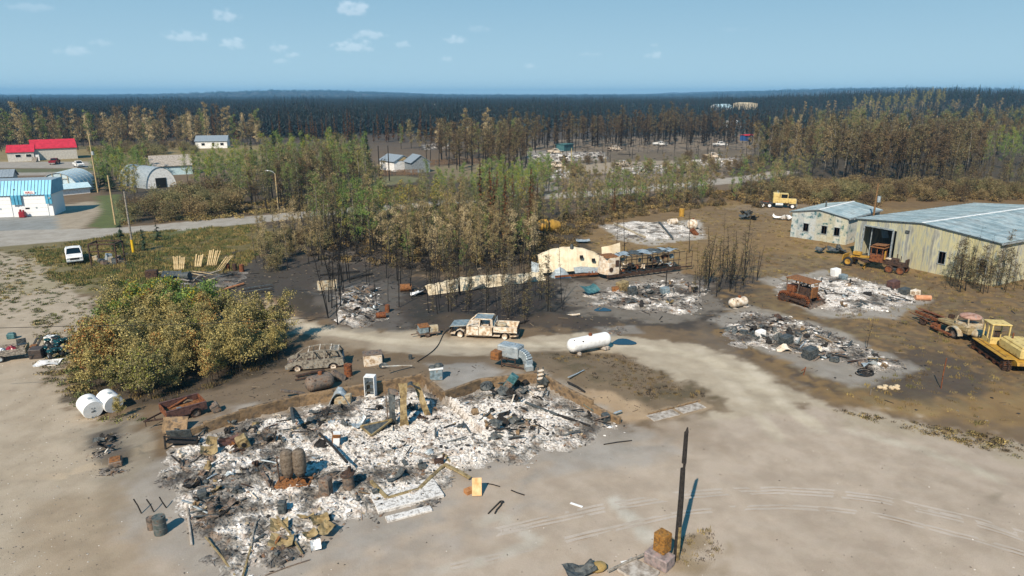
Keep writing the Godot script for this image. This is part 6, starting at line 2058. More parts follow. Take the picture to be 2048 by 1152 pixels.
	house("dark_shed", "dark grey barn shaped shed beside the white garage", "shed", G(824, 346), G(860, 344), 6.0, 3.0, 1.9, false, mat("slate_wall", ["6d7478", "848b8e"], [0.3, 0.7], 0.3, 0.7), M.shingle)
	fence(G(758, 352), G(836, 350), "weathered brown board fence in front of the white garage")
	fence(G(862, 330), G(960, 326), "burnt brown rail fence beyond the dark shed")
	# far town
	house("blue_hall", "far pale blue hall roof beyond the wood on the horizon", "hall", G(1438, 224), G(1468, 224), 16.0, 5.0, 4.0, true, M.white, M.pale_blue)
	house("cream_block", "far cream coloured block in the town on the horizon", "building", G(1466, 219), G(1494, 219), 14.0, 7.0, 1.0, true, M.cream, M.cream)
	house("white_block", "far white block at the end of the town on the horizon", "building", G(1488, 221), G(1514, 221), 14.0, 6.0, 2.0, true, M.white, M.white)
	house("brick_block", "far reddish block at the start of the town on the horizon", "building", G(1352, 216), G(1392, 216), 14.0, 6.0, 2.0, true, M.rust, M.red_roof)
	house("white_cottage", "small white cottage standing beyond the burnt lots", "house", G(1462, 258), G(1482, 257), 8.0, 3.0, 2.2, true, M.white, M.white)
	house("blue_trailer", "blue and red trailer parked beyond the burnt lots", "trailer", G(1490, 282), G(1506, 281), 3.0, 2.6, 0.3, true, mat("blue_paint", ["24487a", "30588c"], [0.3, 0.7], 0.4, 0.5), M.red_roof)
	house("teal_container", "teal shipping container on the burnt lots", "container", G(1128, 303), G(1146, 301), 4.0, 2.6, 0.1, true, M.teal, M.teal)
	house("brick_house", "small brown brick house between the trees of the grey wood", "house", G(1704, 253), G(1728, 252), 8.0, 3.0, 2.0, true, M.rust, M.orange_rust)
	# poles
	o = pole("utility_pole", "tall pale utility pole between the hoop greenhouse and spruces", "utility pole", G(196, 385), 13.4, 0.17, M.wood)
	one(func(b: MB): b.box(Vector3(0.3, 9.0, 0.1), Vector3(0.5, 0.8, 0.4), Basis(), 0.05), M.galv, "transformer", o)
	pole("utility_pole", "bare wooden utility pole standing on the green verge", "utility pole", G(231, 449), 8.6, 0.16, M.wood)
	o = pole("utility_pole", "grey utility pole with yellow foot guard beside two spruces", "utility pole", G(267, 505), 8.8, 0.16, M.grey_wood)
	one(func(b: MB): b.cyl(Vector3(0, 0, 0), Vector3(0, 1.9, 0), 0.2, 0.19, 10), mat("guard_yellow", ["d0a818", "dcb420"], [0.3, 0.7], 0.4, 0.5), "foot_guard", o)
	for q in [[760, 368, 9.6, "charred utility pole before the white garage, nearer the road"], [779, 362, 9.2, "charred utility pole before the white garage, nearer the fence"], [1373, 300, 13.0, "charred utility pole among the burnt house lots"], [1142, 345, 7.0, "thin pale utility pole on the burnt lots"], [232, 332, 9.0, "dark utility pole on the far side of the dry field"]]:
		pole("utility_pole", q[3], "utility pole", G(q[0], q[1]), q[2], 0.16, M.char if q[1] != 345 else M.wood)
	var pb := Vector3(55.6, 0, -104)
	o = pole("utility_pole", "wooden utility pole with transformer rising between the two metal shops", "utility pole", pb, 9.0, 0.17, M.brown_wood)
	one(func(b: MB): b.cyl(Vector3(0.35, 6.2, 0.2), Vector3(0.35, 7.1, 0.2), 0.26, 0.26, 12), M.galv, "transformer", o)
	for q in [[557, 421, 7.2, "wooden street lamp with bent arm beside the road"], [943, 314, 10.0, "pale street lamp with bent arm beyond the wood"]]:
		o = pole("street_lamp", q[3], "street lamp", G(q[0], q[1]), q[2], 0.14, M.wood)
		one(func(b: MB):
			b.cyl(Vector3(0, q[2] - 0.1, 0), Vector3(-0.5, q[2] + 0.45, 0), 0.05, 0.05, 6)
			b.cyl(Vector3(-0.5, q[2] + 0.45, 0), Vector3(-1.3, q[2] + 0.6, 0), 0.05, 0.05, 6), M.galv, "lamp_arm", o)
		one(func(b: MB): b.ball(Vector3(-1.55, q[2] + 0.58, 0), Vector3(0.38, 0.12, 0.18), 10), M.white, "lamp_head", o)
	# wires
	wire("power_line", "thin black power line crossing over the yard and the thicket", [G0(-260, 661, 7.0), G0(0, 656, 6.6), G0(150, 652, 6.5), G0(300, 650, 6.5), G0(480, 644, 6.7), G0(660, 634, 7.2)], 0.022, M.char)
	wire("loose_cable", "black cable lying across the dirt lane from the burnt pickup", [G(905, 655) + Vector3(0, 0.1, 0), G(888, 668), G(877, 690), G(862, 706), G(835, 724)].map(func(p): return p + Vector3(0, 0.06, 0)), 0.04, M.char)

func wire(called: String, label: String, pts: Array, r: float, m: Material) -> void:
	var cv := Curve3D.new()
	for k in pts.size():
		var t := Vector3.ZERO
		if k > 0 and k < pts.size() - 1:
			t = (pts[k + 1] - pts[k - 1]) / 6.0
		cv.add_point(pts[k], -t, t)
	var b := MB.new()
	var L := cv.get_baked_length()
	var n := 30
	for k in n:
		b.cyl(cv.sample_baked(L * k / n), cv.sample_baked(L * (k + 1) / n), r, r, 5, false)
	solo(called, b, m, label, "cable")

func fence(a: Vector3, e: Vector3, label: String) -> void:
	var o := thing("board_fence", label, "fence")
	var L := frame_at(o, a, e)
	for k in int(L / 2.4) + 1:
		one(func(b: MB): b.box(Vector3(k * 2.4, 0.9, -0.06), Vector3(0.12, 1.9, 0.1)), M.brown_wood, "post", o)
	var st := MB.new()
	for y in [0.5, 1.4]:
		st.box(Vector3(L / 2, y, 0), Vector3(L, 0.1, 0.04))
	for k in int(L / 0.24):
		if rnd() < 0.85:
			st.box(Vector3(k * 0.24 + 0.1, 0.85 + rnd(-0.05, 0.05), 0.035), Vector3(0.16, 1.6, 0.025))
	part("board", st, mat("fence_wood", ["4a382a", "6a5440", "826a50"], [0.2, 0.5, 0.8], 0.6, 0.9) if not M.has("fence_wood") else M.fence_wood, o).set_meta("kind", "stuff")

# ------------------------------------------------------------------ ash beds, wreckage and small things
var frags := []

func lump_mesh(squash: float, rough: float) -> ArrayMesh:
	var b := MB.new()
	var pts := []
	for j in 4:
		for i in 6:
			var th := TAU * i / 6.0
			var ph := PI * (j + 0.5) / 4.0
			pts.append(Vector3(sin(ph) * cos(th), cos(ph) * squash, sin(ph) * sin(th)) * rnd(1.0 - rough, 1.0 + rough))
	for j in 3:
		for i in 6:
			var a: Vector3 = pts[j * 6 + i]
			var e: Vector3 = pts[(j + 1) * 6 + i]
			var f: Vector3 = pts[(j + 1) * 6 + (i + 1) % 6]
			var g: Vector3 = pts[j * 6 + (i + 1) % 6]
			b.oquad(a, e, f, g, a + f)
	for i in 6:
		b.otri(pts[i], pts[(i + 1) % 6], Vector3(0, squash, 0), Vector3.UP)
	return b.mesh(M.plain)

func sheet_mb(b: MB, w: float, l: float, curl: float, crump: float) -> void:
	var ph := rnd(0, 6)
	var q := rnd(3, 7)
	b.grid(5, 5, func(u, v): return Vector3((u - 0.5) * w, curl * pow(u - 0.5, 2) * 4.0 + crump * sin(u * q + ph) * cos(v * q * 1.3 + ph) + crump * 0.5 * sin(v * 11 + u * 5), (v - 0.5) * l))

func make_frags() -> void:
	for k in 3:
		frags.append(lump_mesh(0.45, 0.4))
	for k in 2:
		var b := MB.new()
		sheet_mb(b, 1.8, 1.3, rnd(-0.5, 0.5), 0.25)
		frags.append(b.mesh(M.plain))
	for k in 2:
		var b := MB.new()
		b.box(Vector3.ZERO, Vector3(3.4, 0.22, 0.3), Basis(Vector3.UP, 0.0), 0.04)
		if k:
			b.bar(Vector3(1.6, 0, 0), Vector3(2.6, 0.3, 0.5), 0.2, 0.2)
		frags.append(b.mesh(M.plain))
	var w := MB.new()
	var last := Vector3(-2, 0, 0)
	for k in 8:
		var nx := last + Vector3(0.5, rnd(-0.4, 0.5), rnd(-0.6, 0.6))
		w.cyl(last, nx, 0.05, 0.05, 4, false)
		last = nx
	frags.append(w.mesh(M.plain))

func ash_color(x: float, z: float, whiteness: float) -> Color:
	var a := N.get_noise_2d(x * 0.32 + 9.0, z * 0.32)
	var b := N.get_noise_2d(x * 1.3, z * 1.3 + 50.0)
	var c := N.get_noise_2d(x * 3.4 + 7.0, z * 3.4)
	var t := whiteness - 0.14 + 1.4 * a + 0.7 * b + 0.35 * c
	var col := lin("56524d").lerp(lin("98938b"), smoothstep(-0.6, -0.1, t))
	col = col.lerp(lin("e4dfd8"), smoothstep(0.0, 0.38, t))
	col = col.lerp(lin("28241f"), 0.88 * smoothstep(0.15, 0.42, c * 0.8 + 0.5 * b - 0.3 * t - 0.05))
	col = col.lerp(lin("8a6a4c"), 0.45 * smoothstep(0.2, 0.5, N.get_noise_2d(x * 0.9 + 80.0, z * 0.9)))
	return col

func ash_bed(poly_px: Array, step: float, amp: float, whiteness: float, n: int, size: float, label: String, white_at := []) -> void:
	var poly := P2(poly_px)
	var box := Rect2(poly[0], Vector2.ZERO)
	for p in poly:
		box = box.expand(p)
	box = box.grow(0.8)
	var W := int(box.size.x / step) + 1
	var Hh := int(box.size.y / step) + 1
	var V := PackedVector3Array()
	var C := PackedColorArray()
	var D := PackedFloat32Array()
	V.resize(W * Hh)
	C.resize(W * Hh)
	D.resize(W * Hh)
	var centres := []
	for q in white_at:
		var g := G0(q[0], q[1])
		centres.append(Vector3(g.x, g.z, q[2]))
	for j in Hh:
		for i in W:
			var x := box.position.x + i * step
			var z := box.position.y + j * step
			var k := j * W + i
			var edge := N.get_noise_2d(x * 0.4, z * 0.4 + 11.0)
			var d := sdist(Vector2(x, z), poly) + edge * 1.1
			D[k] = d
			if d < -0.6:
				V[k] = Vector3(x, 0, z)
				continue
			var bump := 0.5 + 0.5 * N.get_noise_2d(x * 0.5, z * 0.5) + 0.45 * N.get_noise_2d(x * 1.7, z * 1.7) + 0.35 * absf(N.get_noise_2d(x * 3.4, z * 3.4))
			V[k] = Vector3(x, gy(x, z) - 0.04 + (0.06 + amp * maxf(bump, 0.0)) * smoothstep(-0.4, 1.6, d), z)
			var wh := whiteness
			for c in centres:
				wh += 0.55 * exp(-Vector2(x, z).distance_squared_to(Vector2(c.x, c.y)) / (c.z * c.z))
			C[k] = ash_color(x, z, wh).lerp(lin("a09990"), 0.85 * (1.0 - smoothstep(-0.3, 1.3, d)))
	var b := MB.new()
	for j in Hh - 1:
		for i in W - 1:
			var k := j * W + i
			if maxf(maxf(D[k], D[k + 1]), maxf(D[k + W], D[k + W + 1])) < -0.3:
				continue
			for t in [[k, k + W, k + W + 1], [k, k + W + 1, k + 1]]:
				var m := (V[t[2]] - V[t[0]]).cross(V[t[1]] - V[t[0]]).normalized()
				if m.y < 0:
					m = -m
				for q in [t[0], t[2], t[1]]:
					b.v.append(V[q])
					b.n.append(m)
					b.c.append(C[q])
	var o := setting("ash_bed" if not has_node("ash_bed") else numbered("ash_bed_heap"), b, M.ash, "stuff")
	tag(o, label, "ash")
	counts["ash_bed"] = 1
	var places := []
	var tints := []
	for f in frags:
		places.append([])
		tints.append([])
	var hues := pals(["f0eae0", "e4ddd2", "d2ccc2", "bdb6ac", "efe7d8", "8d8781", "57534f", "2a2725", "1e1c1a", "34302c", "4a4542", "7a5c46", "a08f74", "5a5652"])
	for k in n:
		var x := rnd(box.position.x, box.end.x)
		var z := rnd(box.position.y, box.end.y)
		var i := clampi(int((x - box.position.x) / step), 0, W - 1)
		var j := clampi(int((z - box.position.y) / step), 0, Hh - 1)
		if D[j * W + i] < rnd(-0.5, 0.7):
			continue
		var q := R.randi() % frags.size()
		var white := ash_color(x, z, whiteness).r > 0.4
		var s := size * (0.08 + 0.28 * pow(rnd(), 2.6))
		if q >= 5:
			s = size * rnd(0.10, 0.28)
		var bs := Basis.from_euler(Vector3(R.randfn() * 0.3, rnd(0, TAU), R.randfn() * 0.3)) * Basis.from_scale(Vector3(s * rnd(0.8, 1.6), s * rnd(0.35, 1.0), s))
		places[q].append(Transform3D(bs, Vector3(x, V[j * W + i].y + s * 0.25, z)))
		var c: Color = ash_color(x, z, whiteness) * 1.08
		if rnd() < (0.22 if white else 0.4) or q >= 5:
			c = hues[5 + R.randi() % (hues.size() - 5)]
		tints[q].append(c * rnd(0.8, 1.1))
	for q in frags.size():
		scatter("rubble", frags[q], places[q], tints[q], "small burnt rubble: " + label, "rubble")

func lie(a: Vector3, e: Vector3, w: float, t: float, called: String, m: Material, label: String, cat: String, group := "") -> void:
	var b := MB.new()
	var c := (a + e) / 2
	var mid := (a + e) / 2 + Vector3(rnd(-0.05, 0.05), rnd(0, 0.06), rnd(-0.05, 0.05)) - c
	b.bar(a - c, mid, w, t, minf(w, t) * 0.2, rnd(-0.2, 0.2))
	b.bar(mid, e - c, w, t, minf(w, t) * 0.2, rnd(-0.2, 0.2))
	solo(called, b, m, label, cat, c, 0.0, group)

func gp(px: float, py: float, h := 0.0) -> Vector3:
	return G(px, py) + Vector3(0, h, 0)

func barrel(px: float, py: float, m: Material, label: String, tip := 0.0, yaw := 0.0, s := 1.0, called := "steel_barrel") -> void:
	var o := thing(called, label, "barrel", gp(px, py, 0.29 * s if tip else 0.0), yaw)
	one(func(b: MB):
		if tip:
			b.xf = Transform3D(Basis(Vector3(0, 0, 1), tip), Vector3.ZERO)
		b.xf = b.xf.scaled_local(Vector3.ONE * s)
		b.lathe(Vector3(0, -0.44 if tip else 0.0, 0), Basis(), [Vector2(0.01, 0.02), Vector2(0.27, 0.02), Vector2(0.29, 0), Vector2(0.285, 0.28), Vector2(0.3, 0.3), Vector2(0.285, 0.32), Vector2(0.285, 0.57), Vector2(0.3, 0.59), Vector2(0.285, 0.61), Vector2(0.29, 0.88), Vector2(0.27, 0.86), Vector2(0.01, 0.85)], 20), m, "shell", o)
	one(func(b: MB):
		if tip:
			b.xf = Transform3D(Basis(Vector3(0, 0, 1), tip), Vector3.ZERO)
		b.xf = b.xf.scaled_local(Vector3.ONE * s)
		b.cyl(Vector3(0.15, 0.42 if tip else 0.86, 0), Vector3(0.15, 0.45 if tip else 0.89, 0), 0.04, 0.04, 8), M.dark_rust, "bung", o)

func appliance(called: String, px: float, py: float, size: Vector3, m: Material, label: String, yaw: float, lean := 0.0, open := false, inner: Material = null) -> void:
	var o := thing(called, label, called.split("_")[-1], gp(px, py), yaw)
	o.rotation.z = lean
	one(func(b: MB):
		if open:
			b.box(Vector3(0, size.y / 2, -size.z / 2), Vector3(size.x, size.y, 0.04))
			for s in [-1, 1]:
				b.box(Vector3(s * size.x / 2, size.y / 2, 0), Vector3(0.05, size.y, size.z), Basis(), 0.01)
			b.box(Vector3(0, size.y, 0), Vector3(size.x + 0.04, 0.05, size.z), Basis(), 0.01)
			b.box(Vector3(0, 0.05, 0), Vector3(size.x, 0.06, size.z))
		else:
			b.box(Vector3(0, size.y / 2, 0), size, Basis(), 0.035), m, "shell", o)
	if open:
		for k in 2:
			one(func(b: MB): b.box(Vector3(0, size.y * (0.3 + 0.33 * k), 0), Vector3(size.x - 0.1, 0.03, size.z - 0.1), Basis(Vector3(0, 0, 1), rnd(-0.15, 0.15))), M.char_metal, "shelf", o)
	else:
		one(func(b: MB):
			b.box(Vector3(0, size.y * 0.45, size.z / 2 + 0.012), Vector3(size.x * 0.84, size.y * 0.6, 0.03), Basis(), 0.01)
			b.box(Vector3(size.x * 0.3, size.y * 0.7, size.z / 2 + 0.04), Vector3(0.05, 0.14, 0.05)), inner if inner else m, "door", o)
		one(func(b: MB): b.box(Vector3(0, size.y + 0.012, 0), Vector3(size.x * 0.9, 0.03, size.z * 0.9), Basis(), 0.01), inner if inner else m, "top_panel", o)

func sheet(px: float, py: float, w: float, l: float, yaw: float, pitch: float, m: Material, label: String, group := "", h := 0.15, curl := 0.2, crump := 0.08) -> void:
	var b := MB.new()
	sheet_mb(b, w, l, curl, crump)
	var o := solo("metal_sheet", b, m, label, "metal sheet", gp(px, py, h + absf(sin(pitch)) * l * 0.4), yaw, group)
	o.rotation.x = pitch

func build_wreckage() -> void:
	make_frags()
	ash_bed([312, 960, 345, 892, 480, 846, 600, 816, 735, 792, 845, 772, 888, 808, 960, 782, 1080, 768, 1130, 798, 1185, 826, 1255, 850, 1130, 905, 1000, 935, 900, 950, 880, 1000, 790, 1030, 690, 1060, 590, 1130, 430, 1165, 365, 1060, 340, 1010], 0.105, 0.26, -0.02, 16000, 0.4, "white and grey ash of the burnt store filling its foundation",
		[[850, 850, 4.5], [1000, 830, 4.5], [800, 900, 3.5], [650, 900, 3.0], [420, 915, 2.4], [560, 1050, 2.6], [820, 1000, 2.0], [1140, 870, 2.6], [930, 880, 4.0], [700, 860, 2.5]])
	ash_bed([688, 575, 745, 570, 758, 600, 765, 640, 720, 655, 672, 650, 668, 610], 0.25, 0.3, 0.05, 2600, 0.5, "grey ash and scrap beside the burnt trunks")
	ash_bed([1165, 590, 1250, 568, 1360, 560, 1420, 570, 1400, 600, 1385, 630, 1270, 622, 1190, 612], 0.25, 0.3, -0.05, 3200, 0.5, "mixed ash of a burnt cabin below the camper frame")
	ash_bed([1450, 655, 1490, 625, 1560, 632, 1640, 655, 1720, 690, 1825, 738, 1740, 745, 1640, 715, 1560, 700, 1460, 690], 0.2, 0.3, -0.02, 6000, 0.48, "grey ash bed strewn with black scraps")
	ash_bed([1545, 572, 1600, 560, 1680, 550, 1790, 575, 1848, 598, 1760, 625, 1680, 630, 1620, 610, 1560, 590], 0.25, 0.25, 0.42, 4000, 0.42, "bright white ash bed between bulldozer and grader")
	ash_bed([1212, 452, 1260, 442, 1340, 446, 1395, 455, 1400, 470, 1320, 482, 1240, 476], 0.4, 0.25, 0.5, 1800, 0.5, "bright white ash bed beyond the camper frame")
	ash_bed([1205, 660, 1235, 652, 1265, 660, 1230, 668], 0.2, 0.2, 0.0, 300, 0.4, "small ash pile on the lane")
	ash_bed([190, 905, 215, 870, 240, 880, 225, 925, 200, 925], 0.15, 0.35, -0.7, 1500, 0.4, "black ash pile by the gravel edge")
	ash_bed([205, 940, 225, 915, 250, 925, 248, 945, 220, 955], 0.15, 0.25, -0.6, 1000, 0.35, "dark ash ring round a rusted motor")
	ash_bed([186, 520, 245, 512, 262, 522, 215, 535], 0.25, 0.3, -0.2, 350, 0.4, "grey ash inside the burnt frame")
	ash_bed([1050, 312, 1200, 305, 1215, 318, 1070, 325], 1.0, 0.6, 0.2, 1600, 1.3, "far ash heaps of burnt houses")
	ash_bed([1225, 338, 1320, 330, 1345, 342, 1250, 350], 1.0, 0.5, 0.3, 900, 1.3, "far pale ash of a burnt house by the gravel road")
	ash_bed([1350, 322, 1470, 316, 1480, 328, 1370, 334], 1.0, 0.5, 0.4, 1000, 1.3, "far white ash of a burnt house before the dark poplars")
	ash_bed([1050, 345, 1150, 340, 1165, 352, 1070, 360], 1.0, 0.5, 0.1, 700, 1.2, "far grey ash beside the green aspens")
	ash_bed([845, 290, 900, 287, 905, 296, 850, 300], 1.2, 0.6, 0.0, 500, 1.4, "far ash and wreck pieces beyond the dark shed")
	ash_bed([300, 562, 400, 540, 500, 545, 480, 570, 360, 580], 0.4, 0.25, -0.6, 500, 0.45, "black ash round the heap of scrap boards")
	foundation()
	store_items()
	yard_items()
	camper_and_trailer()
	scattered_pieces()

func foundation() -> void:
	var o := thing("foundation_wall", "scorched brown concrete foundation wall round the burnt store", "wall")
	var g := counts.size()
	for k in berm.size() - 1:
		var a := Vector3(berm[k].x, 0, berm[k].y)
		var e := Vector3(berm[k + 1].x, 0, berm[k + 1].y)
		var L := a.distance_to(e)
		var n := maxi(1, int(L / 2.2))
		for q in n:
			var p0 := a.lerp(e, float(q) / n)
			var p1 := a.lerp(e, float(q + 1) / n - 0.004)
			var h := 0.86 if k < 9 else 0.5
			if k == 0:
				h = lerpf(0.6, 0.9, float(q) / n)
			one(func(b: MB):
				b.col = Color(1, 1, 1) * rnd(0.78, 1.05)
				b.bar(p0 + Vector3(0, h / 2 - 0.1, 0), p1 + Vector3(0, h / 2 - 0.1, 0), 0.28, h + 0.2, 0.02), M.brown_concrete, "wall_section", o)
	# concrete pad and step at the front
	var s := thing("concrete_step", "ash dusted concrete entrance slab with a step before the store", "step")
	one(func(b: MB):
		var a := G0(762, 1028)
		var e := G0(884, 996)
		var d := (e - a).normalized()
		var z := d.cross(Vector3.UP)
		var c := (a + e) / 2
		b.box(c - z * 1.0 + Vector3(0, 0.09, 0), Vector3(a.distance_to(e) + 0.3, 0.22, 2.0), Basis(d, Vector3.UP, -z), 0.03), M.pale_concrete, "slab", s)
	one(func(b: MB):
		var a := G0(772, 1040)
		var e := G0(862, 1017)
		var d := (e - a).normalized()
		var z := d.cross(Vector3.UP)
		b.box((a + e) / 2 + z * 0.05 + Vector3(0, 0.05, 0), Vector3(a.distance_to(e), 0.13, 0.5), Basis(d, Vector3.UP, -z), 0.02), M.pale_concrete, "tread", s)
	# narrow kerb of the slab
	lie(gp(372, 990, 0.02), gp(384, 1092, 0.02), 0.12, 0.16, "kerb_edge", M.concrete, "straight concrete slab edge beside the two old barrels", "kerb")

func store_items() -> void:
	# the pair of round topped tanks on a rusty plinth
	var o := thing("pressure_tank_pair", "pair of tall scorched round ended tanks on a rusty base", "tanks", gp(590, 968))
	for k in 2:
		one(func(b: MB):
			var x: float = -0.33 + 0.66 * k
			b.lathe(Vector3(x, 0.45, -0.1 * k), Basis(), [Vector2(0.02, 0), Vector2(0.22, 0.08), Vector2(0.36, 0.35), Vector2(0.4, 0.7), Vector2(0.4, 1.4), Vector2(0.33, 1.65), Vector2(0.2, 1.76), Vector2(0.01, 1.8)], 20), mat("scorched_steel", ["4a4036", "6a5c4c", "7d7264", "5a4a3a"], [0.2, 0.45, 0.65, 0.85], 0.8, 0.75, 0.1) if not M.has("scorched_steel") else M.scorched_steel, "tank", o)
	one(func(b: MB):
		b.box(Vector3(0, 0.14, 0.1), Vector3(2.0, 0.22, 1.1), Basis(), 0.03)
		for x in [-0.33, 0.33]:
			for a in 3:
				b.bar(Vector3(x, 0.6, 0), Vector3(x + cos(a * 2.1) * 0.3, 0.2, sin(a * 2.1) * 0.3), 0.06, 0.06), M.orange_rust, "base_frame", o)
	one(func(b: MB): b.bar(Vector3(-0.8, 0.2, 0.2), Vector3(-0.85, 1.75, 0.2), 0.06, 0.06), M.dark_rust, "pipe", o)
	appliance("square_stove", 653, 992, Vector3(0.62, 1.15, 0.55), M.grey_rust, "upright square scorched stove casing beside the pair of tanks", -0.25)
	o = thing("round_heater", "upright round scorched water heater with broken top", "water heater", gp(699, 980), 0.2)
	o.rotation.z = 0.06
	one(func(b: MB): b.lathe(Vector3.ZERO, Basis(), [Vector2(0.3, 0), Vector2(0.32, 0.05), Vector2(0.32, 1.05), Vector2(0.3, 1.12)], 18), M.grey_rust, "shell", o)
	one(func(b: MB):
		b.lathe(Vector3(0.02, 1.05, 0), Basis(Vector3(0, 0, 1), 0.15), [Vector2(0.01, 0.1), Vector2(0.42, 0.06), Vector2(0.44, 0.0), Vector2(0.32, -0.05)], 14)
		b.cyl(Vector3(0.15, 1.1, 0), Vector3(0.17, 1.5, 0), 0.12, 0.1, 8), M.dark_rust, "top_cover", o)
	lie(gp(640, 880, 0.5), gp(697, 955, 1.0), 0.14, 0.14, "charred_beam", M.char, "long black charred beam leaning on the round water heater", "beam")
	# bent ducts standing in the middle
	o = thing("bent_duct", "tall bent tan sheet metal ducts standing in the ash", "duct", gp(806, 852), 0.05)
	for q in [[-0.55, 0.5, 2.0, 0.0, "char_metal"], [0.1, 0.55, 2.35, 0.12, "tan_metal"]]:
		one(func(b: MB):
			b.grid(2, 10, func(u, v): return Vector3(q[0] + (u - 0.5) * q[1] * (1.0 - 0.35 * sin(v * 3.0)), v * q[2], 0.15 * sin(v * 5.0 + q[0]) + q[3]))
			b.grid(2, 10, func(u, v): return Vector3(q[0] + (0.5 - u * 0.1) * q[1], v * q[2], q[3] - u * 0.5 + 0.15 * sin(v * 5.0 + q[0]))), M[q[4]], "duct_panel", o)
	one(func(b: MB):
		b.bar(Vector3(-0.85, 0, -0.1), Vector3(-0.9, 1.9, -0.1), 0.12, 0.05)
		b.grid(2, 6, func(u, v): return Vector3(-0.8 + u * 0.5 + v * 0.2, 2.0 + 0.1 * sin(v * 4) - u * 0.15, -0.3 + v * 0.6)), M.grey_rust, "bracket", o)
	o = thing("leaning_duct", "tan metal strip leaning outward beside the standing ducts", "duct", gp(858, 835), 0.0)
	one(func(b: MB): b.grid(2, 8, func(u, v): return Vector3(-0.75 * v + (u - 0.5) * 0.38, 1.9 * v, -0.2 * v + 0.08 * sin(v * 6))), M.tan_metal, "strip", o)
	one(func(b: MB): b.grid(3, 3, func(u, v): return Vector3(-1.3 + u * 0.8, 1.75 + 0.12 * sin(u * 5), -0.5 + v * 0.5)), M.char_metal, "cap", o)
	for nm in ["bent_duct", "leaning_duct"]:
		(get_node(nm) as Node3D).scale = Vector3(1.2, 1.35, 1.2)
	# the dull triangle frame
	o = thing("window_frame_piece", "triangular grey green metal frame lying before the standing ducts", "frame", gp(752, 866), 0.2)
	one(func(b: MB):
		b.bar(Vector3(-1.0, 0.35, -0.5), Vector3(1.1, 0.65, -0.5), 0.1, 0.12)
		b.bar(Vector3(1.1, 0.6, -0.5), Vector3(-0.3, 0.25, 0.8), 0.1, 0.12)
		b.bar(Vector3(-0.3, 0.25, 0.8), Vector3(-1.0, 0.35, -0.5), 0.1, 0.12), M.tan_metal, "frame_bar", o)
	one(func(b: MB): b.tri(Vector3(-0.9, 0.36, -0.45), Vector3(1.0, 0.62, -0.45), Vector3(-0.3, 0.28, 0.7)), M.char_metal, "infill_sheet", o)
	appliance("open_fridge", 742, 792, Vector3(0.75, 1.65, 0.65), M.white, "white fridge shell without door, dark inside, by the foundation wall", -0.1, 0.0, true)
	o = thing("crushed_cabinet", "crushed cabinet under a crumpled pale metal sheet by the wall", "cabinet", gp(684, 806), 0.1)
	one(func(b: MB): b.box(Vector3(0.1, 0.35, 0), Vector3(1.2, 0.6, 0.8), Basis(), 0.06), M.burnt_tan, "shell", o)
	one(func(b: MB): sheet_mb(b, 1.5, 1.2, -0.9, 0.12), M.galv, "draped_sheet", o)
	o.get_child(1).position = Vector3(-0.15, 0.95, 0)
	appliance("burnt_washer", 492, 895, Vector3(0.7, 0.85, 0.65), M.tan_metal, "tan washing machine body with round black hole, tilted in the ash", 0.5, 0.35)
	one(func(b: MB): b.cyl(Vector3(0, 0.42, 0.36), Vector3(0, 0.42, 0.39), 0.15, 0.15, 14), M.dark, "drum_hole", get_node("burnt_washer"))
	appliance("brick_stove", 671, 893, Vector3(0.5, 0.95, 0.5), M.orange_rust, "small orange brown stove half white with ash, above the pair of tanks", 0.3, -0.15, false, M.white)
	appliance("tilted_crate", 435, 822, Vector3(0.6, 0.6, 0.6), M.grey_rust, "tilted grey box under a rusty lintel by the wall", 0.6, 0.4)
	o = thing("blue_machine", "teal burnt machine with scrap on top behind the foundation wall", "machine", gp(873, 758), 0.1)
	one(func(b: MB): b.box(Vector3(0, 0.45, 0), Vector3(1.0, 0.9, 0.7), Basis(), 0.06), M.burnt_blue, "casing", o)
	one(func(b: MB):
		b.ball(Vector3(0.2, 1.05, -0.1), Vector3(0.4, 0.25, 0.3), 8)
		b.ball(Vector3(-0.3, 0.98, 0), Vector3(0.3, 0.18, 0.25), 8), M.char_metal, "engine_block", o)
	one(func(b: MB): b.box(Vector3(0.0, 0.94, 0.0), Vector3(1.1, 0.08, 0.8), Basis(Vector3(0, 0, 1), 0.06), 0.02), M.white, "ash_lid", o)
	# rooftop air unit with curved duct
	o = thing("air_duct_unit", "grey metal air duct box with curved outlet on a rusty stand", "air duct", gp(1035, 735), 0.0)
	one(func(b: MB):
		b.xf = Transform3D(Basis(Vector3.UP, -0.5), Vector3(-0.55, 1.25, -0.7))
		b.box(Vector3.ZERO, Vector3(1.9, 0.95, 1.15), Basis(), 0.05)
		b.box(Vector3(0, 0.49, 0), Vector3(1.7, 0.05, 0.95), Basis(), 0.02), M.galv, "duct_box", o)
	one(func(b: MB):
		var cs := []
		for k in 9:
			var t := PI / 2 * k / 8
			cs.append([Vector3(0.25 + sin(t) * 0.62, 1.25 - 0.75 * (1.0 - cos(t)) - maxf(0, k - 6) * 0.15, -0.1 + 0.35 * t), t])
		for k in 8:
			var p0: Vector3 = cs[k][0]
			var p1: Vector3 = cs[k + 1][0]
			b.bar(p0, p1 + (p1 - p0) * 0.1, 0.6, 0.62, 0.03)
		b.box(Vector3(0.9, 0.2, 0.5), Vector3(0.6, 0.4, 0.6), Basis(Vector3.UP, 0.3)), M.galv, "curved_duct", o)
	one(func(b: MB):
		b.box(Vector3(-1.7, 0.95, -0.4), Vector3(0.75, 0.7, 0.8), Basis(Vector3.UP, -0.5), 0.04), M.orange_rust, "fan_box", o)
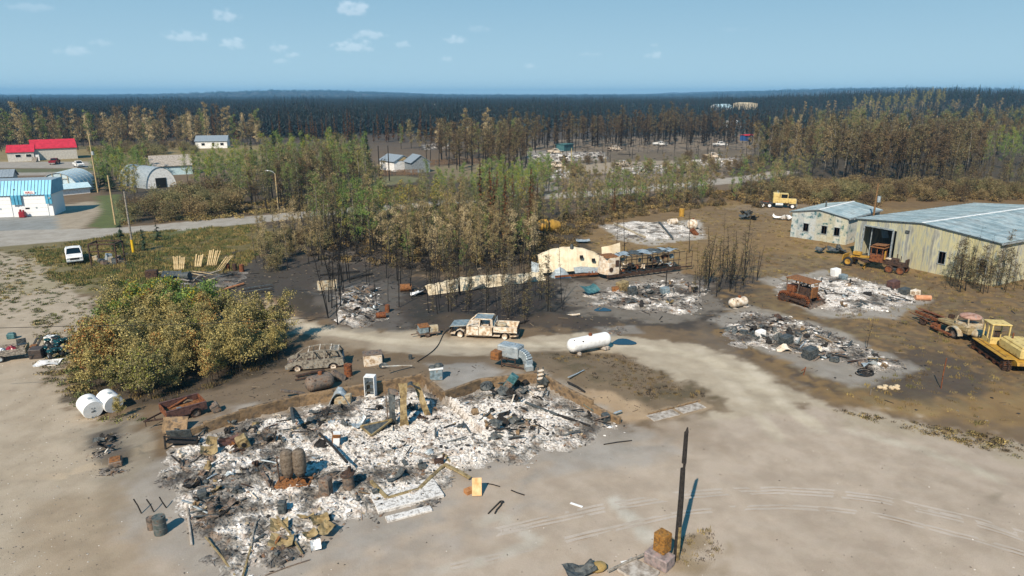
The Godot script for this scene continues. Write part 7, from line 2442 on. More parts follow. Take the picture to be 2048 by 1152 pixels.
	one(func(b: MB):
		for q in [[-1.3, -0.1], [-0.2, 0.25], [-0.9, -1.4], [0.3, -1.0]]:
			b.bar(Vector3(q[0], 0, q[1]), Vector3(q[0], 0.8, q[1]), 0.07, 0.07)
		b.bar(Vector3(-1.3, 0.35, -0.1), Vector3(0.5, 0.15, 0.6), 0.1, 0.1)
		b.bar(Vector3(-1.3, 0.75, -0.1), Vector3(-0.2, 0.75, 0.25), 0.08, 0.08), M.dark_rust, "stand", o)
	# tall teal locker leaning, drum and rack by the back corner
	o = thing("leaning_locker", "dark teal and rust locker leaning in the back corner of the ash", "locker", gp(1008, 783), -0.3)
	o.rotation.z = -0.55
	one(func(b: MB): b.box(Vector3(0, 0.85, 0), Vector3(0.65, 1.7, 0.5), Basis(), 0.04), M.teal, "shell", o)
	one(func(b: MB): b.box(Vector3(0, 0.6, 0.26), Vector3(0.55, 1.0, 0.04), Basis(), 0.01), M.grey_rust, "door", o)
	o = thing("wire_drum", "round black wire mesh drum half buried by the back wall", "drum", gp(973, 778), 0.0)
	one(func(b: MB): b.lathe(Vector3.ZERO, Basis(Vector3(1, 0, 0), 0.5), [Vector2(0.45, 0), Vector2(0.5, 0.15), Vector2(0.5, 0.5), Vector2(0.3, 0.62), Vector2(0.01, 0.64)], 16), M.char_metal, "shell", o)
	one(func(b: MB):
		for k in 8:
			var t := TAU * k / 8
			b.bar(Vector3(cos(t) * 0.1, 0.6, sin(t) * 0.1 + 0.3), Vector3(cos(t) * 0.5, 0.45, sin(t) * 0.5 + 0.25), 0.03, 0.03), M.char, "spokes", o)
	o = thing("metal_ladder_rack", "upright pale metal shelf rack twisted beside the back corner", "rack", gp(1080, 778), 0.2)
	one(func(b: MB):
		for x in [-0.25, 0.25]:
			b.bar(Vector3(x, 0, 0), Vector3(x * 0.8 + 0.1, 1.7, -0.3), 0.08, 0.06), M.char_metal, "upright", o)
	for k in 5:
		one(func(b: MB): b.box(Vector3(0.02 * k, 0.25 + 0.3 * k, -0.06 * k), Vector3(0.5, 0.06, 0.3), Basis(Vector3(0, 0, 1), 0.1)), M.burnt_white, "shelf", o)
	# front pieces: zig zag trim, straps, chimney sheet heap
	for q in [[742, 968, 774, 1002, 0.25, "short bent tan trim at the store entrance slab"], [776, 1002, 838, 984, 0.12, "tan metal trim lying across the entrance slab"], [838, 984, 886, 938, 0.25, "tan metal trim rising to the dark post base"], [888, 934, 940, 962, 0.3, "tan metal trim bent towards the pale board"]]:
		lie(gp(q[0], q[1], 0.2), gp(q[2], q[3], 0.2), q[4] * 0.4 + 0.14, 0.12, "bent_trim", M.tan_metal, q[5], "metal trim", "tan trim pieces at the entrance")
	var b := MB.new()
	b.box(Vector3(0, 0.2, 0), Vector3(0.55, 0.4, 0.4), Basis(Vector3.UP, 0.3), 0.03)
	b.bar(Vector3(0.2, 0.3, 0.1), Vector3(0.35, 0.75, 0), 0.1, 0.1)
	solo("post_base", b, M.dark_rust, "dark charred post stub where the tan trims meet", "post", gp(878, 930))
	b = MB.new()
	b.box(Vector3(0, 0.5, -0.05), Vector3(0.55, 1.0, 0.05), Basis(Vector3(1, 0, 0), -0.5), 0.01)
	b.xf = Transform3D(Basis(), Vector3(-0.45, -0.1, 0.05))
	b.col = Color(0.6, 0.45, 0.35)
	b.box(Vector3(0, 0.2, -0.3), Vector3(0.5, 0.3, 0.4), Basis(Vector3.UP, 0.6))
	solo("pale_board", b, mat("plywood", ["c0905c", "d8ae7c", "e0bc8e"], [0.2, 0.5, 0.8], 0.4, 0.8), "clean pale orange board propped up at the ash edge", "board", gp(954, 990), 0.05)
	o = thing("fire_tongs", "black iron tongs lying open on the gravel", "tongs", gp(988, 1017, 0.04), 0.0)
	for s in [0, 1]:
		one(func(bb: MB):
			var pts := [Vector3(0.35, 0, -0.65), Vector3(0.1 + 0.12 * s, 0, -0.2), Vector3(-0.12 + 0.14 * s, 0, 0.2), Vector3(-0.3 + 0.22 * s, 0, 0.55)]
			for k in 3:
				bb.bar(pts[k] + Vector3(0.14 * s, 0.02 * s, 0), pts[k + 1] + Vector3(0.14 * s, 0.02 * s, 0), 0.07, 0.05), M.char, "arm", o)
	one(func(bb: MB): bb.lathe(Vector3(0.42, 0, -0.55), Basis(), [Vector2(0.09, 0), Vector2(0.13, 0.03), Vector2(0.09, 0.06)], 12), M.char, "ring", o)
	lie(gp(974, 968, 0.03), gp(1000, 974, 0.03), 0.06, 0.04, "charred_stick", M.char, "short black stick beside the pale board", "stick")
	lie(gp(1022, 981, 0.03), gp(1049, 991, 0.03), 0.07, 0.05, "charred_stick", M.char, "short black stick farthest out on the gravel from the pale board", "stick")
	lie(gp(1207, 890, 0.04), gp(1264, 882, 0.04), 0.06, 0.06, "thin_pipe", M.char, "thin black pipe lying on the grey gravel past the ash", "pipe")
	lie(gp(1136, 762, 0.3), gp(1168, 741, 0.05), 0.14, 0.03, "white_strip", M.galv, "pale metal strip lying on the orange soil", "strip")
	lie(gp(1135, 770, 0.25), gp(1170, 786, 0.08), 0.16, 0.12, "charred_beam", M.char, "black beam with white end at the outer wall", "beam")
	lie(gp(1050, 812, 0.3), gp(1115, 835, 0.2), 0.2, 0.16, "charred_beam", M.char_metal, "long grey scorched beam across the bright ash", "beam")
	lie(gp(1115, 835, 0.2), gp(1180, 856, 0.15), 0.2, 0.12, "charred_beam", M.char, "black end length of the long beam on the bright ash", "beam")
	lie(gp(1160, 806, 0.2), gp(1192, 824, 0.15), 0.45, 0.05, "dark_plank", M.teal, "dark teal plank on the outer wall corner", "plank")
	appliance("small_safe", 1211, 841, Vector3(0.5, 0.5, 0.5), M.char_metal, "small grey box at the outermost corner of the ash", 0.4)
	lie(gp(1221, 838, 0.2), gp(1243, 829, 0.3), 0.16, 0.06, "metal_strip", M.galv, "grey channel strip beside the small grey box", "strip")
	barrel(322, 1066, M.slate_barrel, "blue grey barrel standing by the slab edge, larger of the pair", 0.0, 0.0, 1.12)
	barrel(304, 1057, M.grey_rust, "rusty shorter barrel leaning behind the blue grey one", 0.0, 0.3, 0.75)
	for q in [[267, 985, 283, 1027, 0.9, "lone thin black stake standing by the gravel, outermost"], [310, 986, 308, 1024, 0.8, "black stake standing in the middle of three"], [322, 998, 333, 1016, 0.7, "crooked black stake standing nearest the ash"]]:
		lie(gp(q[2], q[3], 0.0), gp(q[2], q[3], q[4]) + Vector3(-0.3, 0, 0), 0.06, 0.06, "burnt_stake", M.char, q[5], "stake")
	appliance("round_stove", 408, 1000, Vector3(0.5, 0.6, 0.45), M.char_metal, "small dark stove body among scrap at the ash edge", 0.5, 0.1)
	appliance("black_heater", 566, 1028, Vector3(0.42, 0.75, 0.4), M.char_metal, "small dark heater standing before the bright ash patch", 0.1)
	barrel(425, 1030, M.grey_rust, "small grey cylinder standing among black scrap", 0.0, 0.0, 0.72, "gas_bottle")
	lie(gp(388, 1055, 0.12), gp(433, 1036, 0.12), 0.16, 0.16, "stove_pipe", M.grey_rust, "tan brown stove pipe lying below the small cylinder", "pipe")
	lie(gp(524, 953, 0.35), gp(546, 984, 0.15), 0.22, 0.08, "charred_plank", M.grey_rust, "red brown plank leaning near the pair of tanks", "plank")
	lie(gp(412, 1082, 0.25), gp(470, 1152, 0.05), 0.09, 0.05, "metal_angle", M.tan_metal, "long pale metal angle running out to the gravel", "metal strip")
	lie(gp(515, 1046, 0.3), gp(503, 1100, 0.2), 0.1, 0.05, "metal_angle", M.grey_wood, "tall pale curved metal strip, upper length", "metal strip")
	lie(gp(503, 1100, 0.2), gp(485, 1160, 0.1), 0.1, 0.05, "metal_angle", M.tan_metal, "tall pale curved metal strip, lower length", "metal strip")
	lie(gp(620, 1121, 0.05), gp(530, 1152, 0.03), 0.05, 0.05, "thin_pipe", M.grey_rust, "thin rusty pipe along the front edge of the ash", "pipe")
	lie(gp(555, 1048, 0.5), gp(605, 1112, 0.15), 0.1, 0.04, "metal_angle", M.tan_metal, "curved tan strip over the heap of tan sheets", "metal strip")
	var gl := "tan sheets heaped at the front of the ash"
	for q in [[560, 1060, 0.9, 0.8, 0.3, 0.2, "rounded tan sheet at the top of the front heap"], [565, 1092, 1.2, 0.9, 0.1, 0.1, "largest flat tan sheet of the front heap"], [640, 1050, 0.9, 0.5, 0.6, 0.6, "folded tan sheet at the back of the front heap"], [655, 1068, 0.8, 0.9, -0.4, 0.15, "pale cornered tan sheet at the outer end of the front heap"], [620, 1080, 0.7, 0.5, 0.9, 0.3, "small crumpled tan sheet in the middle of the front heap"], [612, 1044, 0.9, 0.3, 0.2, -0.5, "narrow tan strip across the front heap"]]:
		sheet(q[0], q[1], q[2], q[3], q[4], q[5], M.tan_metal, q[6], gl, 0.22)
	sheet(632, 1100, 0.5, 0.5, 0.4, 0.9, M.white, "small white torn sheet standing at the end of the front heap", "", 0.15)
	lie(gp(541, 1110, 0.15), gp(560, 1085, 0.35), 0.14, 0.05, "rusty_strip", M.orange_rust, "orange rusty strip before the front heap", "metal strip")
	sheet(420, 912, 1.0, 0.8, 0.4, 0.3, M.tan_metal, "tan folded sheet in the white ash below the black corner", "", 0.25, 0.3)
	sheet(428, 893, 0.7, 0.6, 0.1, 0.5, M.tan_metal, "smaller tan sheet leaning above the folded one", "", 0.25, 0.3)
	sheet(458, 895, 1.3, 0.5, 0.7, 0.9, M.maroon, "maroon panel with white edge propped in the ash", "", 0.3)
	sheet(474, 888, 0.9, 0.4, 0.6, 0.3, M.orange_rust, "orange rusty plate leaning beside the tan washing machine", "", 0.3)
	sheet(470, 898, 0.5, 0.3, -0.5, 0.4, M.orange_rust, "small orange strip under the tan washing machine", "", 0.15)
	# the black wreck corner
	o = thing("burnt_counter", "black burnt counter frame collapsed in the wall corner", "counter", gp(368, 890), 0.15)
	one(func(bb: MB):
		bb.box(Vector3(0, 0.35, 0), Vector3(2.0, 0.06, 0.8), Basis(Vector3(0, 0, 1), -0.1))
		bb.bar(Vector3(-1, 0, 0.4), Vector3(-1.0, 0.9, 0.3), 0.1, 0.1)
		bb.bar(Vector3(0.9, 0, 0.4), Vector3(1.0, 0.8, 0.35), 0.1, 0.1)
		bb.bar(Vector3(-1.0, 0.85, 0.35), Vector3(1.0, 0.6, 0.4), 0.14, 0.06), M.char, "frame", o)
	one(func(bb: MB): bb.box(Vector3(-0.3, 0.65, -0.3), Vector3(1.5, 0.7, 0.08), Basis(Vector3(1, 0, 0), 0.3)), M.char_metal, "panel", o)
	sheet(352, 862, 1.6, 1.1, 0.1, 0.9, M.brown_concrete, "broad brown board leaning at the end of the foundation wall", "", 0.1, 0.05, 0.02)
	lie(gp(361, 838, 0.9), gp(369, 866, 0.5), 0.3, 0.06, "hanging_sheet", M.burnt_blue, "blue grey panel hanging over the end of the wall", "panel")
	lie(gp(562, 800, 0.75), gp(612, 806, 0.75), 0.3, 0.16, "rusty_lintel", M.grey_rust, "flat brown lintel resting on the wall top", "beam")
	lie(gp(583, 815, 0.0), gp(588, 880, 0.1) + Vector3(0, 1.1, -0.3), 0.22, 0.22, "charred_post", M.char_metal, "grey charred post standing below the brown lintel", "post")

func yard_items() -> void:
	var o: Node3D
	barrel(676, 728, M.slate_barrel, "dark teal barrel lying against the burnt minivan", PI / 2 - 0.2, 0.9, 1.25)
	barrel(697, 752, M.rust, "red brown barrel standing between the minivan and the foundation wall", 0.0, 0.0, 1.1)
	barrel(676, 761, M.grey_rust, "tilted rusty tub behind the big rust brown tank", 0.9, 0.4, 1.2)
	barrel(762, 636, M.rust, "dark rusty barrel lying at the end of the scrap heap", PI / 2, 0.3, 1.1)
	barrel(775, 624, M.rust, "small rusty barrel standing beyond the scrap heap", 0.0, 0.0, 0.9)
	barrel(812, 582, M.orange_rust, "orange rusty barrel lying by the collapsed trailer end", PI / 2, 0.2, 1.5)
	barrel(741, 585, M.grey_rust, "grey rusty barrel lying at the top of the scrap heap", PI / 2, 1.2, 1.3)
	for q in [[456, 540, 1.0, "rusty barrel in the row behind the scrap boards, first"], [470, 541, 1.0, "dark barrel in the row behind the scrap boards, middle"], [484, 543, 1.05, "rusty barrel in the row behind the scrap boards, last and largest"]]:
		barrel(q[0], q[1], M.dark_rust if q[0] == 470 else M.rust, q[3], 0.0, 0.0, q[2])
	lie(gp(592, 757, 0.2), gp(650, 745, 0.2), 0.26, 0.14, "steel_beam", M.dark_rust, "rusty steel channel lying behind the big rust brown tank", "beam")
	lie(gp(590, 763, 0.12), gp(652, 752, 0.12), 0.12, 0.1, "steel_beam", M.dark_rust, "thin rusty steel rail beside the channel", "beam")
	appliance("white_chest", 746, 729, Vector3(1.5, 1.0, 0.95), M.burnt_white, "charred white chest freezer with rusty lid standing on the lane", 0.3, 0.0, false, M.burnt_white)
	one(func(b: MB): b.box(Vector3(0, 1.04, 0), Vector3(1.6, 0.07, 1.05), Basis(), 0.02), M.grey_rust, "lid", get_node("white_chest"))
	var b := MB.new()
	b.lathe(Vector3.ZERO, Basis(Vector3(1, 0, 0), 0.25), [Vector2(0.01, 0.06), Vector2(0.25, 0.05), Vector2(0.36, 0.14), Vector2(0.36, 0.2), Vector2(0.24, 0.1), Vector2(0.01, 0.1)], 20)
	solo("black_dish", b, M.char_metal, "round black pan lying before the white chest freezer", "pan", gp(767, 735, 0.03))
	b = MB.new()
	b.ball(Vector3(0, 0.35, 0), Vector3(0.3, 0.33, 0.28), 12)
	b.cyl(Vector3(0, 0, 0), Vector3(0, 0.2, 0), 0.12, 0.08, 8)
	solo("black_pot", b, M.char_metal, "black round kettle standing at the corner of the chest freezer", "kettle", gp(762, 722))
	b = MB.new()
	b.lathe(Vector3.ZERO, Basis(), [Vector2(0.16, 0), Vector2(0.16, 0.42), Vector2(0.13, 0.42), Vector2(0.12, 0.05), Vector2(0.01, 0.04)], 14)
	solo("black_can", b, M.char_metal, "small black can standing alone on the pale lane", "can", gp(821, 719))
	lie(gp(766, 756, 0.95), gp(824, 735, 0.15), 0.14, 0.1, "pale_pole", M.burnt_white, "pale pipe with black joints lying over the foundation wall", "pipe")
	# burnt pole and the post box of the sign base
	o = thing("burnt_pole", "tall black burnt pole standing alone on the open gravel", "pole", gp(1352, 1118))
	one(func(bb: MB):
		bb.xf = Transform3D(Basis(Vector3(0, 0, 1), 0.0), Vector3.ZERO)
		bb.cyl(Vector3(0, -0.2, 0), Vector3(0.02, 3.4, 0), 0.15, 0.13, 10)
		bb.cyl(Vector3(0.02, 3.4, 0), Vector3(0.0, 5.0, 0), 0.13, 0.115, 10)
		bb.cyl(Vector3(0.05, 5.0, 0), Vector3(0.06, 5.35, 0), 0.06, 0.07, 8)
		bb.cyl(Vector3(0.03, 5.3, 0), Vector3(0.03, 6.9, 0), 0.11, 0.095, 10)
		bb.cyl(Vector3(0.05, 6.9, 0), Vector3(0.07, 7.15, 0), 0.09, 0.03, 8), M.char, "shaft", o)
	one(func(bb: MB): bb.grid(3, 6, func(u, v): return Vector3(sin(u * 1.3 - 0.2) * 0.16, v * 1.9, cos(u * 1.3 - 0.2) * 0.16)), M.tan_metal, "foot_strip", o)
	o = thing("rusty_meter_box", "rusty orange and grey steel box standing on a concrete block", "meter box", gp(1322, 1122, 0.62), 0.72)
	one(func(bb: MB): bb.box(Vector3(0, 0.5, 0), Vector3(0.62, 1.0, 0.62), Basis(), 0.025), M.ochre_rust, "shell", o)
	one(func(bb: MB): bb.box(Vector3(0.0, 0.5, 0.32), Vector3(0.58, 0.94, 0.02), Basis(), 0.005), M.ochre_rust, "front_panel", o)
	one(func(bb: MB): bb.box(Vector3(0.32, 0.5, 0.0), Vector3(0.02, 0.94, 0.58), Basis(), 0.005), M.concrete, "side_panel", o)
	for q in [[0.75, -0.15], [0.7, 0.15], [0.35, -0.18], [0.3, 0.1], [0.5, 0.0]]:
		one(func(bb: MB): bb.box(Vector3(0.335, q[0], q[1]), Vector3(0.012, 0.12, 0.05), Basis(Vector3(1, 0, 0), q[1]), 0.004), M.dark_rust, "rust_patch", o)
	b = MB.new()
	b.box(Vector3(0, 0.31, 0), Vector3(1.25, 0.62, 0.85), Basis(), 0.04)
	solo("concrete_block", b, mat("pink_concrete", ["6e6260", "8a7f7a", "9c8480", "a89892"], [0.2, 0.5, 0.75, 0.9], 0.5, 0.9), "grey pink concrete block carrying the rusty steel box", "concrete block", gp(1318, 1128), -0.75)
	b = MB.new()
	b.box(Vector3(0, 0.09, 0), Vector3(1.6, 0.18, 1.3), Basis(), 0.03)
	solo("concrete_slab", b, M.concrete, "low concrete slab with pale rim in front of the concrete block", "concrete slab", gp(1276, 1146), -0.75)
	for q in [[-0.62, 0.0, 0.1, 1.2], [0.75, 0.0, 0.1, 1.2]]:
		pass
	lie(gp(1215, 1150, 0.2), gp(1292, 1114, 0.2), 0.12, 0.12, "wood_edge", M.grey_wood, "weathered timber along the edge of the low concrete slab", "timber")
	b = MB.new()
	b.xf.origin = Vector3(0, 0.2, 0)
	b.ball(Vector3(0, 0, 0), Vector3(0.5, 0.22, 0.35), 9)
	solo("yellow_rock", b, mat("ochre_stone", ["7a6238", "a4884e", "8c7850"], [0.2, 0.5, 0.8], 0.6, 0.9), "ochre stained rock lying at the frame edge by the slab", "rock", gp(1196, 1141), 0.4)
	b = MB.new()
	sheet_mb(b, 1.5, 0.9, 0.3, 0.14)
	solo("crumpled_sheet", b, M.char_metal, "dark crumpled metal sheet beside the ochre rock", "metal sheet", gp(1158, 1150, 0.2), 0.3)
	b = MB.new()
	b.box(Vector3(0, 0.012, 0), Vector3(0.75, 0.02, 0.16), Basis(Vector3.UP, -0.55))
	solo("white_board_piece", b, M.white, "small white strip lying on the open gravel", "strip", gp(1153, 1011, 0.02))
	b = MB.new()
	b.box(Vector3(0, 0.012, 0), Vector3(0.5, 0.02, 0.2), Basis(Vector3.UP, 0.3))
	solo("white_paper", b, M.white, "white scrap lying beside the timber edged slab", "scrap", gp(1252, 1125, 0.02))
	# right hand side
	var pad := thing("footing_pad", "pale concrete footing strip with low rim on the burnt soil", "concrete pad")
	for q in [[1300, 838, 1352, 825], [1358, 823, 1404, 811]]:
		one(func(bb: MB): bb.bar(gp(q[0], q[1], 0.03), gp(q[2], q[3], 0.03), 0.95, 0.08, 0.02), M.concrete, "slab", pad)
		one(func(bb: MB): bb.bar(gp(q[0] - 4, q[1] - 9, 0.06), gp(q[2] - 4, q[3] - 9, 0.06), 0.12, 0.14, 0.02), M.brown_concrete, "rim", pad)
	var stones := []
	var stone_c := []
	for k in 2600:
		var c := G0(rnd(-100, 2150), rnd(770, 1160))
		if rnd() < 0.5:
			c = G0(rnd(-100, 200), rnd(600, 1150))
		if inside(Vector2(c.x, c.z), P2([320, 900, 840, 770, 1260, 850, 900, 1010, 560, 1140, 330, 1100])) :
			continue
		var sz := 0.012 + 0.035 * pow(rnd(), 3.0)
		stones.append(Transform3D(Basis(Vector3.UP, rnd(0, 6)).scaled(Vector3(sz, sz * 0.8, sz)), Vector3(c.x, gy(c.x, c.z) + sz * 0.3, c.z)))
		stone_c.append(tone(pals(["6f675c", "c8c0b4", "8a8074", "4a443c"]), 0.2))
	for zn in [[[440, 585, 520, 520, 640, 480, 840, 550, 1140, 560, 1360, 545, 1520, 560, 1480, 640, 1250, 655, 1040, 668, 800, 664, 600, 640, 540, 612], 4200, 0.16], [[1130, 490, 1480, 400, 2048, 430, 2100, 860, 1800, 820, 1500, 700], 2600, 0.16], [[600, 455, 900, 415, 1110, 440, 1060, 535, 840, 545, 640, 520], 1500, 0.3], [[1000, 730, 1240, 706, 1420, 790, 1330, 842, 1130, 785], 500, 0.08], [[300, 830, 420, 760, 600, 690, 860, 728, 1060, 740, 900, 768, 480, 830], 900, 0.09], [[1030, 300, 1500, 270, 1560, 345, 1030, 352], 700, 0.7]]:
		var pl := []
		var pc := []
		for q in frags.size():
			pl.append([])
			pc.append([])
		var pp := P2(zn[0])
		var bx := Rect2(pp[0], Vector2.ZERO)
		for p in pp:
			bx = bx.expand(p)
		for k in zn[1]:
			var c := Vector2(rnd(bx.position.x, bx.end.x), rnd(bx.position.y, bx.end.y))
			if not inside(c, pp):
				continue
			var q := R.randi() % frags.size()
			var sz: float = zn[2] * rnd(0.2, 1.0) * (2.2 if q == 7 or q == 5 else 1.0)
			pl[q].append(Transform3D(Basis.from_euler(Vector3(R.randfn() * 0.12, rnd(0, 6), R.randfn() * 0.12)).scaled(Vector3(sz, sz * 0.6, sz)), Vector3(c.x, gy(c.x, c.y) + sz * 0.15, c.y)))
			pc[q].append(tone(pals(["1c1916", "2a2622", "4a4038", "6a5c4a", "7a6c58"]), 0.25))
		for q in frags.size():
			scatter("litter", frags[q], pl[q], pc[q], "charred sticks and bits littering the burnt soil", "litter")
	scatter("gravel", frags[0], stones, stone_c, "loose pebbles on the gravel yard", "gravel")
	lie(gp(1882, 777, -0.1), gp(1882, 777, 2.55), 0.07, 0.07, "rusty_post", M.rust, "thin rusty steel post standing by itself in the burnt field", "post")
	for k in 12:
		b = MB.new()
		b.ball(Vector3(0, 0.08, 0), Vector3(rnd(0.14, 0.3), rnd(0.1, 0.18), rnd(0.12, 0.25)), 7)
		solo("field_stone", b, mat("pale_stone", ["a08c70", "c0ac8c", "d0c0a4"], [0.2, 0.5, 0.8], 0.8, 0.9) if not M.has("pale_stone") else M.pale_stone, "pale stone of the small heap beside the grey ash bed", "stone", gp(1775 + R.randfn() * 12, 776 + R.randfn() * 3), rnd(0, 6), "pale stones heaped beside the ash bed")
	b = MB.new()
	b.bar(Vector3(0, 0.0, 0), Vector3(0.1, 0.7, 0), 0.08, 0.06)
	b.bar(Vector3(0.1, 0.6, 0), Vector3(-0.3, 0.45, 0.2), 0.06, 0.06)
	solo("rusty_stub", b, M.rust, "bent rusty stub standing below the grey ash bed", "stub", gp(1607, 750))
	for q in [[1671, 552, 0.95, "M", "white fridge box standing at the back of the white ash"], [1686, 562, 0.8, "B", "blue grey box beside the white fridge box"]]:
		appliance("scrap_fridge", q[0], q[1], Vector3(1.0, 1.0, 0.9) * q[2], M.white if q[3] == "M" else M.burnt_blue, q[4], 0.3, 0.1)
	for q in [[1786, 576, Vector3(1.2, 0.9, 0.9), "maroon", "maroon rusty box at the back edge of the white ash"], [1808, 590, Vector3(1.1, 0.8, 0.8), "char_metal", "grey black stove at the outer end of the white ash"], [1830, 592, Vector3(0.9, 0.7, 0.7), "burnt_white", "white orange box at the outer end of the white ash"]]:
		appliance("scrap_stove", q[0], q[1], q[2], M[q[3]], q[4], 0.4, 0.1)
	b = MB.new()
	b.cyl(Vector3(-0.8, 0.3, 0), Vector3(0.8, 0.3, 0.2), 0.3, 0.3, 16)
	solo("orange_cylinder", b, mat("orange_primer", ["a8704c", "c48a64", "cc9a78"], [0.2, 0.5, 0.8], 0.4, 0.7), "orange cylinder lying past the end of the white ash", "cylinder", gp(1844, 600))
	for q in [[1572, 690, 0.9, "char_metal", "black stove standing in the middle of the grey ash bed"], [1620, 716, 0.95, "char_metal", "grey ribbed tub standing at the near edge of the grey ash bed"], [1521, 675, 0.7, "white", "small white box in the grey ash bed"]]:
		appliance("scrap_appliance", q[0], q[1], Vector3(1.2, 1.0, 0.9) * q[2], M[q[3]], q[4], 0.5, 0.12)
	b = MB.new()
	for k in 4:
		b.lathe(Vector3(rnd(-0.3, 0.3), 0.08 * k, rnd(-0.1, 0.1)), Basis(Vector3(1, 0, 0), rnd(-0.15, 0.15)), [Vector2(0.55, 0), Vector2(0.62, 0.05), Vector2(0.55, 0.1)], 16)
	solo("coiled_hose", b, M.char, "coil of black hose lying at the near corner of the grey ash bed", "hose", gp(1730, 748))
	# burnt frame by the white pickup, scrap board heap
	o = thing("burnt_hut", "charred post frame of a small hut beside the white pickup", "frame", gp(215, 528), 0.08)
	for x in [-1.6, 1.7]:
		for z in [0.9, -1.3]:
			one(func(bb: MB): bb.bar(Vector3(x, 0, z), Vector3(x * 1.02, 2.9, z), 0.16, 0.16, 0.02), M.dark_rust, "post", o)
	for q in [[-1.6, 0.9, 1.7, 0.9], [-1.6, -1.3, 1.7, -1.3], [-1.6, 0.9, -1.6, -1.3], [1.7, 0.9, 1.7, -1.3]]:
		one(func(bb: MB): bb.bar(Vector3(q[0], 2.9, q[1]), Vector3(q[2], 2.9, q[3]), 0.14, 0.18, 0.02), M.dark_rust, "top_rail", o)
	one(func(bb: MB): bb.bar(Vector3(-1.6, 1.9, 0.9), Vector3(1.7, 1.95, 0.9), 0.12, 0.14, 0.02), M.dark_rust, "cross_rail", o)
	for k in 7:
		appliance("hut_scrap", 195 + k * 7, 522 + (k % 3) * 4, Vector3(rnd(0.5, 0.9), rnd(0.4, 1.1), 0.6), [M.burnt_tan, M.char_metal, M.grey_rust, M.galv][k % 4], ["tan scrap box inside the charred hut frame, nearest the pickup", "dark scrap box inside the charred hut frame behind the tan one", "brown scrap box in the middle of the charred hut frame", "grey scrap box in the middle of the charred hut frame", "tan scrap box by the far post of the charred hut frame", "dark scrap box under the far post of the charred hut frame", "brown scrap box just outside the charred hut frame"][k], rnd(0, 3), rnd(-0.3, 0.3))
	var heap := "pale boards sticking out of the scrap heap"
	var fans := [[360, 538, -0.15, 1.7, 6, "wide fan of pale boards at the middle of the heap"], [398, 532, 0.0, 1.6, 4, "narrow upright bundle of pale boards"], [425, 530, 0.15, 2.1, 6, "tallest upright bundle of pale boards"], [440, 540, 0.6, 1.9, 4, "bundle of pale boards leaning towards the barrels"]]
	for f in fans:
		for k in f[4]:
			var base := gp(f[0] + (k - f[4] / 2.0) * 3.4, f[1] + 4)
			var tip: Vector3 = base + Vector3(f[2] * 2.0 + (k - f[4] / 2.0) * 0.06, f[3] + rnd(-0.15, 0.15), -1.0 + rnd(-0.1, 0.1))
			lie(base + Vector3(0, 0.2, 0), tip, 0.18, 0.04, "scrap_board", M.wood, "pale board in the " + f[5], "board", heap)
	for k in 26:
		var c := gp(rnd(300, 470), rnd(545, 572))
		var d := Vector3(cos(k * 1.7), rnd(-0.1, 0.25), sin(k * 1.7) * 0.6) * rnd(0.8, 1.8)
		lie(c - d + Vector3(0, 0.3, 0), c + d + Vector3(0, 0.35, 0), rnd(0.14, 0.3), 0.06, "scrap_plank", [M.char, M.wood, M.grey_wood, M.char_metal][k % 4], ["black charred", "pale", "grey weathered", "dark metal clad"][k % 4] + " plank lying loose in the scrap board heap", "plank", "loose planks of the scrap heap")
	b = MB.new()
	b.cyl(Vector3(-0.7, 0.6, 0), Vector3(0.7, 0.75, 0.3), 0.45, 0.45, 16)
	solo("black_tank", b, M.char_metal, "grey black tank lying at the near side of the scrap boards", "tank", gp(372, 562))
	appliance("rusty_cabinet", 305, 556, Vector3(1.4, 1.0, 0.8), M.dark_rust, "dark rusty cabinet at the end of the scrap boards", 0.2)
	sheet(345, 558, 2.2, 1.4, 0.3, 0.25, M.char_metal, "large dark sheet lying over the scrap boards", "", 0.5)
	lie(gp(428, 589, 0.1), gp(488, 570, 0.2), 0.3, 0.2, "orange_log", mat("orange_wood", ["8a5a38", "b87a50", "c48a60"], [0.2, 0.5, 0.8], 0.5, 0.85), "orange brown log lying above the thicket", "log")
	for k in 4:
		lie(gp(486, 582 + k * 3.0, 0.25 - k * 0.02), gp(545, 573 + k * 3.6, 0.25), 0.22, 0.1, "black_plank", M.char if k % 2 else M.char_metal, ["topmost", "second", "third", "lowest"][k] + " plank of the grey black stack above the thicket", "plank", "stack of black planks")
	# wood lying by the snags
	for q in [[640, 552, 720, 545], [700, 560, 745, 550], [1010, 655, 1075, 642], [1065, 640, 1160, 632], [640, 500, 660, 508]]:
		lie(gp(q[0], q[1], 0.15), gp(q[2], q[3], 0.2), 0.2, 0.18, "fallen_log", M.char if q[0] != 1065 else M.burnt_white, ["black log lying beyond the scrap heap", "shorter black log lying beyond the scrap heap", "grey log lying behind the burnt pickup bed", "whitened log lying on the black soil beyond the pickup", "short log at the edge of the tan trees"][[640, 700, 1010, 1065, 641].find(q[0]) if q[1] != 500 else 4], "log")
	b = MB.new()
	b.grid(4, 4, func(u, v): return Vector3((u - 0.5) * 2.2, 0.02 + 1.1 * v, -0.3 * v + 0.15 * sin(u * 5)))
	solo("dented_sheet", b, M.burnt_tan, "tan dented panel standing beside the burnt trunks", "panel", gp(655, 580), 0.3)
	# far burnt cars
	var car_labels := ["burnt white car shell at the near end of the burnt lots", "burnt grey car shell beside the far ash heaps", "white car parked beyond the burnt lots", "burnt car shell at the far white ash", "burnt car shell among the trunks of the burnt lots", "pale car shell beside the green aspens", "white van on the lane beyond the burnt lots"]
	var k2 := 0
